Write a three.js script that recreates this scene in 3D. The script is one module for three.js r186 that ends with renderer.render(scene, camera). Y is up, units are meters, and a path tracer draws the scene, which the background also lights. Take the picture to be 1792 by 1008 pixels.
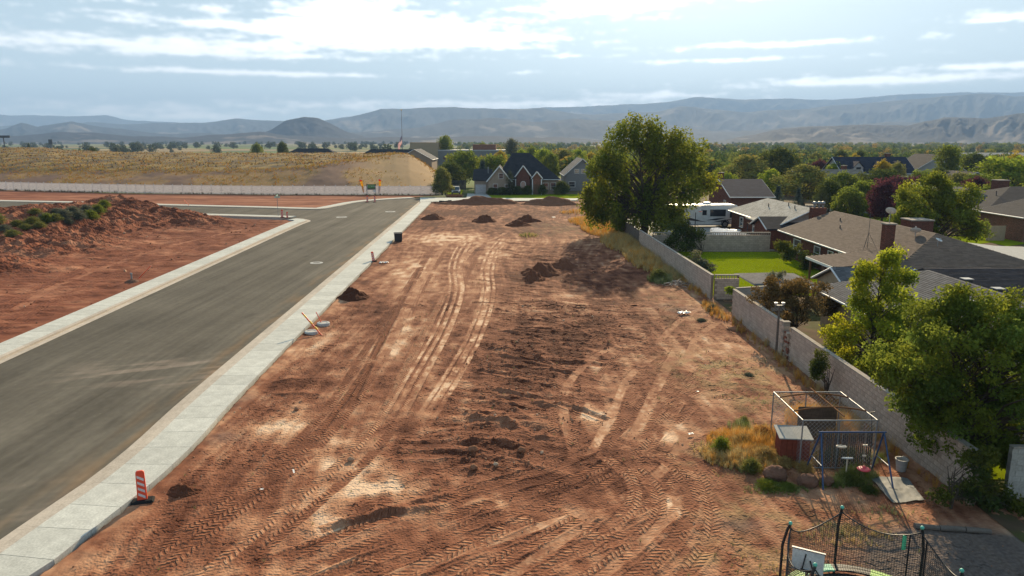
import * as THREE from 'three';
import { mergeGeometries } from 'three/addons/utils/BufferGeometryUtils.js';

// ---------------------------------------------------------------- camera, light, sky, exposure
const scene = new THREE.Scene();
const camera = new THREE.PerspectiveCamera(2 * Math.atan(504 / 1280) * 180 / Math.PI, 16 / 9, 0.3, 14000);
const PITCH = Math.atan((504 - 245) / 1280), EYE = 12;
camera.position.set(0, EYE, 0);
camera.rotation.set(-PITCH, 0, 0);
const renderer = new THREE.WebGLRenderer({ antialias: true });
renderer.setSize(1024, 576);
renderer.toneMapping = THREE.LinearToneMapping;
renderer.toneMappingExposure = 2.0;
renderer.shadowMap.enabled = true;
renderer.shadowMap.type = THREE.PCFSoftShadowMap;

const rad = Math.PI / 180, SUN_AZ = 13 * rad, SUN_EL = 21.5 * rad;
const sunDir = new THREE.Vector3(Math.sin(SUN_AZ) * Math.cos(SUN_EL), Math.sin(SUN_EL), -Math.cos(SUN_AZ) * Math.cos(SUN_EL));
const sun = new THREE.DirectionalLight(new THREE.Color(1, 0.80, 0.52), 5);
sun.position.copy(sunDir).multiplyScalar(400).add(new THREE.Vector3(0, 0, -80));
sun.target.position.set(0, 0, -80);
sun.castShadow = true;
sun.shadow.mapSize.set(4096, 4096);
Object.assign(sun.shadow.camera, { left: -160, right: 160, top: 160, bottom: -160, near: 1, far: 900 });
scene.add(sun, sun.target);
scene.fog = new THREE.FogExp2(new THREE.Color(0.42, 0.64, 1.0), 0.00016);

// ---------------------------------------------------------------- noise and small maths
const rngOf = (s) => () => { s |= 0; s = s + 0x6D2B79F5 | 0; let t = Math.imul(s ^ s >>> 15, 1 | s); t = t + Math.imul(t ^ t >>> 7, 61 | t) ^ t; return ((t ^ t >>> 14) >>> 0) / 4294967296; };
const PERM = new Uint8Array(512), GX = new Float32Array(256), GY = new Float32Array(256);
{ const r = rngOf(77), p = [...Array(256).keys()]; for (let i = 255; i > 0; i--) { const j = Math.floor(r() * (i + 1)); [p[i], p[j]] = [p[j], p[i]]; } for (let i = 0; i < 512; i++) PERM[i] = p[i & 255]; for (let i = 0; i < 256; i++) { const a = r() * 6.28318; GX[i] = Math.cos(a); GY[i] = Math.sin(a); } }
function noise(x, y) {                                  // gradient noise, about -0.7 .. 0.7
  const xi = Math.floor(x), yi = Math.floor(y), fx = x - xi, fy = y - yi, X = xi & 255, Y = yi & 255;
  const a = PERM[X] + Y, b = PERM[(X + 1) & 255] + Y;
  const h00 = PERM[a & 511], h10 = PERM[b & 511], h01 = PERM[(a + 1) & 511], h11 = PERM[(b + 1) & 511];
  const u = fx * fx * fx * (fx * (fx * 6 - 15) + 10), v = fy * fy * fy * (fy * (fy * 6 - 15) + 10);
  const n00 = GX[h00] * fx + GY[h00] * fy, n10 = GX[h10] * (fx - 1) + GY[h10] * fy, n01 = GX[h01] * fx + GY[h01] * (fy - 1), n11 = GX[h11] * (fx - 1) + GY[h11] * (fy - 1);
  return n00 + u * (n10 - n00) + v * (n01 - n00 + u * (n00 - n10 - n01 + n11));
}
const fbm = (x, y, o = 4) => { let s = 0, a = 1, f = 1; for (let i = 0; i < o; i++) { s += a * noise(x * f + i * 17.3, y * f - i * 9.1); a *= 0.5; f *= 2.03; } return s; };
const ridged = (x, y, o = 4) => { let s = 0, a = 0.5, f = 1; for (let i = 0; i < o; i++) { s += a * (1 - Math.abs(noise(x * f + i * 31.7, y * f + i * 12.9)) * 2); a *= 0.5; f *= 2.1; } return s; };
const clamp = (x, a = 0, b = 1) => Math.min(b, Math.max(a, x)), mix = (a, b, t) => a + (b - a) * t;
const smooth = (a, b, x) => { const t = clamp((x - a) / (b - a)); return t * t * (3 - 2 * t); };
const V = (x, y, z) => new THREE.Vector3(x, y, z);

// survey of the place: the point at height y, or at distance d, under a bearing measured in the photograph
const CP = Math.cos(PITCH), SP = Math.sin(PITCH);
const G = (px, py, y = 0) => { const u = (px - 896) / 1280, v = (504 - py) / 1280, s = (y - EYE) / (v * CP - SP); return V(u * s, y, -s * (CP + v * SP)); };
const atD = (px, py, d) => { const u = (px - 896) / 1280, v = (504 - py) / 1280, s = d / (CP + v * SP); return V(u * s, EYE + s * (v * CP - SP), -d); };

// ---------------------------------------------------------------- sky
{
  const W = 3072, H = 1536, data = new Float32Array(W * H * 4);
  const toAE = (px, py) => { const u = (px - 896) / 1280, v = (504 - py) / 1280, y = v * CP - SP, f = CP + v * SP; return [Math.atan2(u, f) / rad, Math.atan2(y, Math.hypot(u, f)) / rad]; };
  const K = 1 / 1280 / rad * 0.94;
  const banks = [                                       // centre x, centre y, half width, half height, weight
    [90, 74, 300, 13, 0.75], [400, 44, 280, 9, 0.75], [430, 78, 260, 14, 0.7], [680, 50, 230, 26, 1.15], [610, 12, 100, 22, 1.05], [820, 72, 170, 14, 1.0], [470, 98, 200, 5, 0.65], [330, 12, 150, 5, 0.4],
    [400, 126, 300, 5, 0.85], [500, 129, 150, 3.5, 0.6], [300, 188, 420, 13, 0.42], [100, 200, 300, 13, 0.3], [760, 182, 360, 10, 0.5], [1120, 168, 150, 8, 0.75], [960, 184, 240, 8, 0.5], [330, 205, 120, 6, 0.5],
    [1060, 6, 130, 20, 1.2], [1350, 78, 185, 4.5, 1.0], [1300, 104, 200, 3.2, 0.75], [1720, 116, 120, 5, 0.95], [1570, 138, 220, 8, 0.95], [1450, 146, 170, 4, 0.55], [1770, 28, 75, 9, 0.8],
    [1010, 97, 110, 3, 0.5], [1330, -4, 26, 6, 0.9], [900, 127, 120, 3, 0.35],
  ].map(([x, y, a, b, w]) => { const [az, el] = toAE(x, y); return [az, el, a * K, b * K, w]; });
  const sd = sunDir;
  for (let j = 0; j < H; j++) {
    const el = ((j + 0.5) / H - 0.5) * Math.PI, ce = Math.cos(el), se = Math.sin(el), eld = el / rad;
    for (let i = 0; i < W; i++) {
      const ph = ((i + 0.5) / W - 0.5) * 2 * Math.PI, x = ce * Math.cos(ph), z = ce * Math.sin(ph), k = (j * W + i) * 4;
      const cs = x * sd.x + se * sd.y + z * sd.z, ang = Math.acos(clamp(cs, -1, 1)) / rad;
      const t = Math.pow(1 - clamp(se), 5.2), glow = Math.exp(-ang / 13) * 0.9 + Math.exp(-ang / 34) * 0.12;
      let r = mix(0.115, 0.52, t), g = mix(0.195, 0.625, t), b = mix(0.27, 0.66, t);
      r += glow * 0.84; g += glow * 0.86; b += glow * 0.80;
      if (eld > -3) {
        let az = Math.atan2(x, -z) / rad, c = 0;
        const wob = noise(az * 0.22 + 5, eld * 0.9) * 0.9;
        for (const q of banks) { const dx = (az - q[0] + wob * 0.6) / q[2], dy = (eld - q[1] + noise(az * 0.25, q[1]) * q[3] * 0.5) / q[3], d = dx * dx + dy * dy; if (d < 5) c += q[4] * Math.exp(-d * 1.15); }
        // above and beside these banks: the same thin streaks all over the sky
        const wide = smooth(13, 22, Math.hypot(eld, 0)) * 1 + (Math.abs(az) > 42 ? smooth(42, 60, Math.abs(az)) : 0);
        if (wide > 0) c += clamp(wide) * smooth(0.02, 0.75, fbm(x * 3.1 / (se + 0.25), z * 7.5 / (se + 0.25), 4)) * 0.8 * smooth(-1, 4, eld);
        if (c > 0.02) {
          const n = fbm(az * 0.4, eld * 2.6, 4) + 0.5 * fbm(az * 1.5 + 40, eld * 5.0, 3);
          const cov = smooth(0.16, 1.0, c + n * 0.62 * (c < 1.2 ? 1 : 0.55));
          const thick = smooth(0.95, 1.8, c + n * 0.3), fwd = 0.66 + 1.7 * Math.exp(-ang / 22);
          const core = 1 - 0.30 * thick * (ang > 14 ? 1 : 0.4) * smooth(-0.35, 0.5, noise(az * 0.35 + 9, eld * 1.1));
          r = mix(r, 0.99 * fwd * core, cov * 0.93); g = mix(g, 1.0 * fwd * core, cov * 0.93); b = mix(b, 1.0 * fwd * core, cov * 0.93);
        }
      }
      if (eld < 0) { const d = smooth(0, -8, eld); r = mix(r, 0.22, d); g = mix(g, 0.19, d); b = mix(b, 0.16, d); }
      data[k] = r; data[k + 1] = g; data[k + 2] = b; data[k + 3] = 1;
    }
  }
  const sky = new THREE.DataTexture(data, W, H, THREE.RGBAFormat, THREE.FloatType);
  sky.mapping = THREE.EquirectangularReflectionMapping; sky.magFilter = sky.minFilter = THREE.LinearFilter; sky.needsUpdate = true;
  scene.background = sky; scene.environment = sky; scene.environmentIntensity = 1; scene.backgroundIntensity = 1;
}

// ---------------------------------------------------------------- naming and building helpers
const taken = new Map();
function numbered(name) { const n = taken.get(name) ?? 0; taken.set(name, n + 1); return n ? `${name}_${String(n).padStart(3, '0')}` : name; }
const shade = (o) => { o.traverse((c) => { if (c.isMesh) { c.castShadow = true; c.receiveShadow = true; } }); return o; };
function tag(o, label, category, group) { o.userData.label = label; if (category) o.userData.category = category; if (group) o.userData.group = group; return o; }
function thing(name, label, category, p = V(0, 0, 0), turn = 0, group) { const o = new THREE.Group(); o.name = numbered(name); o.position.copy(p); o.rotation.y = turn; scene.add(o); return tag(o, label, category, group); }
function part(name, geo, mat, parent, label) { const m = new THREE.Mesh(geo.isMB ? geo.geo() : geo, mat); m.name = parent === scene ? numbered(name) : name; m.castShadow = m.receiveShadow = true; parent.add(m); if (label) m.userData.label = label; return m; }
function struct(name, geo, mat, kind = 'structure') { const m = part(name, geo, mat, scene); m.userData.kind = kind; return m; }
function stuffPart(name, geo, mat, parent) { const m = part(name, geo, mat, parent); m.userData.kind = 'stuff'; return m; }
function oneMesh(name, geo, mat, label, category, group, p) { const m = part(name, geo, mat, scene); if (p) m.position.copy(p); return tag(m, label, category, group); }
function copyOf(src, p, turn, s, label, group) { const c = src.clone(); c.name = numbered(src.name.replace(/_\d{3}$/, '')); if (p) c.position.copy(p); if (turn !== undefined) c.rotation.y = turn; if (s) Array.isArray(s) ? c.scale.set(...s) : c.scale.setScalar(s); c.userData = { ...src.userData }; if (label) c.userData.label = label; if (group) c.userData.group = group; scene.add(c); return c; }

class MB {                                              // collects faces with metric uv; geo() makes one geometry
  constructor() { this.isMB = true; this.p = []; this.n = []; this.u = []; }
  tri(a, b, c, na, nb, nc) {
    const n = V(0, 0, 0).crossVectors(V(0, 0, 0).subVectors(b, a), V(0, 0, 0).subVectors(c, a)).normalize();
    const T = Math.abs(n.y) > 0.999 ? V(1, 0, 0) : V(n.z, 0, -n.x).normalize(), B = V(0, 0, 0).crossVectors(n, T);
    [[a, na], [b, nb], [c, nc]].forEach(([q, m]) => { const k = m ?? n; this.p.push(q.x, q.y, q.z); this.n.push(k.x, k.y, k.z); this.u.push(q.dot(T), q.dot(B)); });
    return this;
  }
  quad(a, b, c, d) { this.tri(a, b, c); return this.tri(a, c, d); }
  poly(pts) { for (let i = 1; i < pts.length - 1; i++) this.tri(pts[0], pts[i], pts[i + 1]); return this; }
  hexa(q) { // eight corners: bottom 0-3 anticlockwise from above, top 4-7
    this.quad(q[4], q[5], q[6], q[7]).quad(q[3], q[2], q[1], q[0]);
    for (let i = 0; i < 4; i++) { const j = (i + 1) % 4; this.quad(q[i], q[j], q[j + 4], q[i + 4]); }
    return this;
  }
  box(cx, cy, cz, sx, sy, sz, ry = 0) {
    const c = Math.cos(ry), s = Math.sin(ry), f = (x, y, z) => V(cx + x * c + z * s, cy + y, cz - x * s + z * c), x = sx / 2, y = sy / 2, z = sz / 2;
    return this.hexa([f(-x, -y, z), f(x, -y, z), f(x, -y, -z), f(-x, -y, -z), f(-x, y, z), f(x, y, z), f(x, y, -z), f(-x, y, -z)]);
  }
  tube(a, b, ra, rb = ra, n = 8, caps = true) {
    const d = V(0, 0, 0).subVectors(b, a).normalize(), t = Math.abs(d.y) < 0.9 ? V(0, 1, 0) : V(1, 0, 0), x = V(0, 0, 0).crossVectors(d, t).normalize(), y = V(0, 0, 0).crossVectors(d, x);
    const ring = (c, r) => [...Array(n)].map((_, i) => { const k = i / n * 6.28318, m = V(0, 0, 0).addScaledVector(x, Math.cos(k)).addScaledVector(y, Math.sin(k)); return [V(0, 0, 0).copy(c).addScaledVector(m, r), m]; });
    const A = ring(a, ra), Bq = ring(b, rb);
    for (let i = 0; i < n; i++) { const j = (i + 1) % n; this.tri(A[i][0], A[j][0], Bq[j][0], A[i][1], A[j][1], Bq[j][1]); this.tri(A[i][0], Bq[j][0], Bq[i][0], A[i][1], Bq[j][1], Bq[i][1]); }
    if (caps) { if (ra > 0.004) this.poly(A.map((q) => q[0]).reverse()); if (rb > 0.004) this.poly(Bq.map((q) => q[0])); }
    return this;
  }
  path(pts, r, n = 6) { for (let i = 0; i < pts.length - 1; i++) this.tube(pts[i], pts[i + 1], r, r, n, i === 0 || i === pts.length - 2); return this; }
  slab(pts, th, down = true) { // a flat polygon (anticlockwise from above) with thickness below it
    const lo = pts.map((q) => V(q.x, q.y - th, q.z));
    this.poly(pts).poly([...lo].reverse());
    for (let i = 0; i < pts.length; i++) { const j = (i + 1) % pts.length; this.quad(lo[i], lo[j], pts[j], pts[i]); }
    return this;
  }
  prism(shape, a, b) { // shape: [x, y] pairs anticlockwise seen from +z, from z = a to z = b (a > b)
    const A = shape.map(([x, y]) => V(x, y, a)), B = shape.map(([x, y]) => V(x, y, b)), n = shape.length;
    const tris = THREE.ShapeUtils.triangulateShape(shape.map(([x, y]) => new THREE.Vector2(x, y)), []);
    for (const [i, j, k] of tris) { this.tri(A[i], A[j], A[k]); this.tri(B[k], B[j], B[i]); }
    for (let i = 0; i < n; i++) { const j = (i + 1) % n; this.quad(B[i], B[j], A[j], A[i]); }
    return this;
  }
  lathe(prof, c, n = 16) { // [r, y] pairs, bottom to top
    for (let k = 0; k < prof.length - 1; k++) { const [r0, y0] = prof[k], [r1, y1] = prof[k + 1]; for (let i = 0; i < n; i++) { const a = i / n * 6.28318, b = (i + 1) / n * 6.28318, P = (r, y, t) => V(c.x + r * Math.cos(t), c.y + y, c.z - r * Math.sin(t)); if (r0 > 1e-4) this.tri(P(r0, y0, a), P(r0, y0, b), P(r1, y1, b)); if (r1 > 1e-4) this.tri(P(r0, y0, a), P(r1, y1, b), P(r1, y1, a)); } }
    return this;
  }
  geo() {
    const g = new THREE.BufferGeometry();
    g.setAttribute('position', new THREE.Float32BufferAttribute(this.p, 3)); g.setAttribute('normal', new THREE.Float32BufferAttribute(this.n, 3)); g.setAttribute('uv', new THREE.Float32BufferAttribute(this.u, 2));
    return g;
  }
}
const bx = (...a) => new MB().box(...a);
const lerpV = (a, b, t) => V(0, 0, 0).lerpVectors(a, b, t);
function along(pts, step) { // even points on a smooth line
  const c = new THREE.CatmullRomCurve3(pts, false, 'centripetal'), n = Math.max(2, Math.round(c.getLength() / step));
  c.arcLengthDivisions = 400; return c.getSpacedPoints(n);
}

// ---------------------------------------------------------------- textures and materials
function tex(w, h, f, { size = [1, 1], srgb = true } = {}) { // f(u, v) -> linear-looking sRGB triple 0..1 or one number; periodic by its maker's care
  const d = new Uint8Array(w * h * 4);
  for (let j = 0; j < h; j++) for (let i = 0; i < w; i++) { const c = f((i + 0.5) / w, (j + 0.5) / h), k = (j * w + i) * 4; for (let q = 0; q < 3; q++) d[k + q] = clamp(Array.isArray(c) ? c[q] : c) * 255; d[k + 3] = 255; }
  const t = new THREE.DataTexture(d, w, h); t.wrapS = t.wrapT = THREE.RepeatWrapping; t.magFilter = t.minFilter = THREE.LinearFilter;
  if (srgb) t.colorSpace = THREE.SRGBColorSpace;
  t.repeat.set(1 / size[0], 1 / size[1]); t.needsUpdate = true; return t;
}
// noise that closes on itself: blend of shifted copies
const pn = (u, v, fx, fy, o = 4) => { const a = fbm(u * fx, v * fy, o), b = fbm((u - 1) * fx, v * fy, o), c = fbm(u * fx, (v - 1) * fy, o), d = fbm((u - 1) * fx, (v - 1) * fy, o), s = smooth(0.7, 1, u), t = smooth(0.7, 1, v); return mix(mix(a, b, s), mix(c, d, s), t); };
const grainTex = tex(512, 512, (u, v) => { const n = 0.88 + 0.07 * pn(u, v, 6, 6) + 0.09 * pn(u, v, 40, 40, 3); return [n, n, n]; }, { size: [3, 3] });
const fineBump = tex(512, 512, (u, v) => 0.5 + 0.3 * pn(u, v, 30, 30, 4), { size: [1.5, 1.5], srgb: false });
const streakTex = tex(512, 512, (u, v) => { const n = 0.86 + 0.14 * pn(u, v, 3, 20) + 0.1 * pn(u, v, 60, 8, 3); return [n, n, n]; }, { size: [2, 2] });
function std(r, g, b, rough = 0.85, o = {}) { const m = new THREE.MeshPhysicalMaterial({ roughness: rough, side: THREE.DoubleSide, specularIntensity: rough >= 0.85 ? 0.1 : 1, ...o }); m.color.setRGB(r, g, b); return m; }
const M = {
  concrete: std(0.66, 0.655, 0.59, 0.9, { map: grainTex, bumpMap: fineBump, bumpScale: 0.004 }),
  curb: std(0.60, 0.52, 0.43, 0.9, { map: grainTex, bumpMap: fineBump, bumpScale: 0.004 }),
  whiteVinyl: new THREE.MeshPhysicalMaterial({ color: new THREE.Color(0.92, 0.88, 0.89), roughness: 0.75, transmission: 0.55, thickness: 0, side: THREE.DoubleSide, map: streakTex }),
  white: std(0.78, 0.78, 0.76, 0.5, { map: grainTex }),
  trim: std(0.68, 0.66, 0.62, 0.6),
  black: std(0.018, 0.018, 0.02, 0.55, { map: grainTex }),
  rubber: std(0.02, 0.02, 0.02, 0.85),
  glass: new THREE.MeshPhysicalMaterial({ color: 0x2a3036, roughness: 0.06, specularIntensity: 1, clearcoat: 1, clearcoatRoughness: 0.03 }),
  galv: std(0.36, 0.37, 0.38, 0.5, { metalness: 0.5, map: streakTex }),
  rust: std(0.28, 0.13, 0.06, 0.85, { map: streakTex }),
  darkMetal: std(0.05, 0.05, 0.055, 0.5, { metalness: 0.4 }),
  orange: std(0.75, 0.08, 0.03, 0.55), red: std(0.62, 0.05, 0.035, 0.55), yellow: std(0.85, 0.5, 0.03, 0.6),
  bluePaint: std(0.02, 0.06, 0.15, 0.45), brickPlain: std(0.24, 0.09, 0.06, 0.9),
  wood: std(0.22, 0.13, 0.08, 0.85, { map: streakTex }), greyWood: std(0.2, 0.165, 0.14, 0.9, { map: streakTex }),
  rock: std(0.21, 0.11, 0.075, 0.92, { map: grainTex, bumpMap: fineBump, bumpScale: 0.02 }),
};
// ---------------------------------------------------------------- land out to the horizon
{
  const field = tex(1024, 1024, (u, v) => {
    const cx = Math.floor(u * 26 + noise(u * 9, v * 9) * 0.5), cy = Math.floor(v * 34 + noise(u * 7 + 5, v * 7) * 0.4), k = noise(cx * 3.7 + 0.5, cy * 5.1 + 0.5) + 0.5 * noise(cx * 9.1, cy * 2.3 + 0.4);
    const n = 1 + 0.3 * pn(u, v, 40, 40);
    const c = k > 0.12 ? [0.36, 0.42, 0.22] : k > -0.05 ? [0.52, 0.45, 0.30] : k > -0.3 ? [0.33, 0.36, 0.24] : [0.58, 0.5, 0.37];
    return c.map((q) => q * n);
  }, { size: [3000, 3000] });
  const g = new THREE.PlaneGeometry(12000, 9000, 1, 1).rotateX(-Math.PI / 2).translate(0, -0.45, -4000);
  { const p = g.attributes.position, u = g.attributes.uv; for (let i = 0; i < p.count; i++) u.setXY(i, p.getX(i), p.getZ(i)); }
  struct('ground', g, std(1, 1, 1, 0.95, { map: field }));
}
// ---------------------------------------------------------------- edges of the new street
const W2 = (l) => l.map(([x, y]) => G(x, y));
const rightEdge = along(W2([[-140, 1020], [-60, 985], [0, 945], [60, 904], [150, 843], [225, 784], [300, 716], [400, 631], [520, 531], [640, 431], [737, 350]]), 0.5);
const leftEdge = along(W2([[-330, 790], [-160, 711], [0, 637], [200, 544.5], [400, 452], [500, 405.8], [530, 392.2]]), 0.5).concat(along(W2([[534, 390.4], [544, 386.8], [538, 384.2], [511, 382.0]]), 0.5));
const crossNear = along(W2([[505, 381.8], [328, 377], [160, 374], [0, 370.5], [-160, 367]]), 1.5);
const crossFar = along(W2([[-160, 349.5], [0, 353], [114, 355.2], [275, 359.8], [450, 364.2], [560, 366.6], [585, 363], [622, 355.5], [650, 352], [690, 349], [737, 346.5]]), 1.5);
const offsetLine = (l, d) => l.map((p, i) => { const a = l[Math.max(0, i - 1)], b = l[Math.min(l.length - 1, i + 1)], t = V(b.x - a.x, 0, b.z - a.z).normalize(); return V(p.x - t.z * d, p.y, p.z + t.x * d); });
function xAtZ(line) { const q = [...line].sort((a, b) => a.z - b.z); return (z) => { if (z <= q[0].z) return q[0].x; for (let i = 1; i < q.length; i++) if (z <= q[i].z) return mix(q[i - 1].x, q[i].x, (z - q[i - 1].z) / (q[i].z - q[i - 1].z + 1e-9)); return q[q.length - 1].x; }; }
const lotLine = offsetLine(rightEdge, 2.56), lotX = (() => { const f = xAtZ(lotLine), tab = []; for (let i = 0; i <= 600; i++) tab.push(f(-8 - i * 0.25)); return (z) => { const k = clamp((-8 - z) / 0.25, 0, 599.99), i = Math.floor(k); return mix(tab[i], tab[i + 1], k - i); }; })();
const leftLotX = xAtZ(offsetLine(leftEdge.filter((p) => p.z > G(530, 392).z), -2.4));
{ // asphalt
  const outline = [...rightEdge, ...[...crossFar].reverse(), ...[...crossNear].reverse(), ...[...leftEdge].reverse()];
  const s = new THREE.Shape(outline.map((p) => new THREE.Vector2(p.x, -p.z)));
  const g = new THREE.ShapeGeometry(s).rotateX(-Math.PI / 2);
  { const p = g.attributes.position, u = g.attributes.uv; for (let i = 0; i < p.count; i++) u.setXY(i, (p.getX(i) + 130) / 130, -p.getZ(i) / 165); }
  const dustAt = W2([[330, 640], [420, 655], [230, 655], [520, 560], [120, 900], [40, 880]]);
  const map = tex(2048, 2048, (u, v) => {
    const x = u * 130 - 130, z = -v * 165, ax = x + (z + 60) * 0.02;
    let n = 0.375 + 0.055 * noise(ax * 0.55, z * 0.02) + 0.05 * noise(ax * 1.6 + 9, z * 0.05) + 0.035 * noise(ax * 4.2, z * 0.12 + 4) + 0.035 * fbm(x * 0.25, z * 0.2, 3) + 0.028 * fbm(x * 4, z * 2.2, 3);
    let d = 0; for (let i = 0; i < dustAt.length; i++) { const dx = (x - dustAt[i].x) / 4.5, dz = (z - dustAt[i].z) / 2.4, q = dx * dx + dz * dz; if (q < 4) d += Math.exp(-q * 1.4) * (i < 3 ? 1 : 0.4); }
    d = clamp(d * smooth(-0.2, 0.5, fbm(x * 0.25, z * 0.9 + x * 0.35, 3) + 0.2 * noise(x * 0.6, z * 5)));
    const near = smooth(1.6, 0, Math.abs(lotX(z) - 2.7 - x)) * smooth(-0.25, 0.45, noise(x * 1.3, z * 0.3));
    n += d * 0.1; { const sm = Math.abs(((ax + 200.6) % 3.9) - 1.95); n -= 0.03 * smooth(0.09, 0.02, sm) * smooth(-0.3, 0.3, noise(x, z * 0.06)); const st = noise(x * 0.9 + 60, z * 0.35); n -= 0.05 * smooth(0.38, 0.6, st); n += 0.10 * (noise(x * 13.1, z * 11.7) > 0.56 ? 1 : 0) * 0.6; }
    return [n * 1.05 + d * 0.02 + near * 0.10, n * 1.0 + near * 0.045, n * 0.90];
  });
  map.wrapS = map.wrapT = THREE.ClampToEdgeWrapping;
  struct('road', g, std(0.84, 0.83, 0.83, 0.92, { map, bumpMap: (() => { const t = fineBump.clone(); t.repeat.set(60, 75); return t; })(), bumpScale: 0.006 }));
}
// ---------------------------------------------------------------- curb, gutter and sidewalk in their panels
function panels(line, side, from, width, step, top, gap) { // boxes with a slightly proud edge, each between two joints
  const inner = offsetLine(line, side * from), outer = offsetLine(line, side * (from + width)), out = [];
  for (let i = 0; i + step < line.length; i += step) {
    const mb = new MB();
    for (let k = 0; k < step; k += Math.max(1, Math.floor(step / 2))) {
      const a = i + k, b = Math.min(i + step, a + Math.max(1, Math.floor(step / 2))), g0 = k === 0 ? gap : 0, g1 = b === i + step ? gap : 0;
      const at = (l, j, e, j2) => { const d = V(0, 0, 0).subVectors(l[j2], l[j]), n = d.length() || 1; return V(l[j].x + d.x / n * e, 0, l[j].z + d.z / n * e); };
      const pi = at(inner, a, g0, b), qi = at(inner, b, g1, a), po = at(outer, a, g0, b), qo = at(outer, b, g1, a);
      const Y = (p, y) => V(p.x, y, p.z), q = side > 0 ? [pi, po, qo, qi] : [po, pi, qi, qo];
      mb.hexa([...q.map((p) => Y(p, -0.35)), ...q.map((p) => Y(p, top))]);
    }
    out.push(mb);
  }
  return out;
}
function streetEdge(line, side, name1, name2, walk) {
  const c = new THREE.Group(); c.name = numbered(name1); c.userData.kind = 'structure'; scene.add(c);
  const tint = rngOf(5), cm = [0, 1, 2].map((i) => { const m = M.curb.clone(); m.color.multiplyScalar(0.94 + i * 0.06); return m; }), sm = [0, 1, 2, 3].map((i) => { const m = M.concrete.clone(); m.color.multiplyScalar(0.93 + i * 0.045); return m; });
  for (const m of panels(line, side, 0, 0.46, 6, 0.012, 0.004)) part('gutter_panel', m, cm[Math.floor(tint() * 3)], c);
  for (const m of panels(line, side, 0.46, 0.29, 6, 0.125, 0.004)) part('curb_stone', m, cm[Math.floor(tint() * 3)], c);
  const s = new THREE.Group(); s.name = numbered(name2); s.userData.kind = 'structure'; scene.add(s);
  for (const m of panels(line, side, 0.75, walk, 3, 0.128, 0.011)) part('slab', m, sm[Math.floor(tint() * 4)], s);
}
streetEdge(rightEdge, 1, 'kerb', 'sidewalk', 1.8);
streetEdge(leftEdge.slice(0, -2), -1, 'kerb', 'sidewalk', 1.65);
{
  const strip = (line, side, from, w, top) => mergeGeometries(panels(line, side, from, w, 2, top, 0).map((m) => m.geo()));
  struct('kerb', strip(crossNear, 1, 0, 0.75, 0.12), M.curb);
  struct('sidewalk', strip(crossNear, 1, 0.76, 1.5, 0.125), M.concrete);
  struct('kerb', strip(crossFar, -1, 0, 0.75, 0.12), M.curb);
  struct('sidewalk', strip(crossFar, -1, 0.76, 1.5, 0.125), M.concrete);
  const e = W2([[735, 354.5], [748, 353.5], [1012, 351.5], [1012, 348.2], [735, 347]]);
  struct('sidewalk', new MB().slab(e.map((p) => V(p.x, 0.14, p.z)), 0.3), M.concrete);
}
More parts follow.
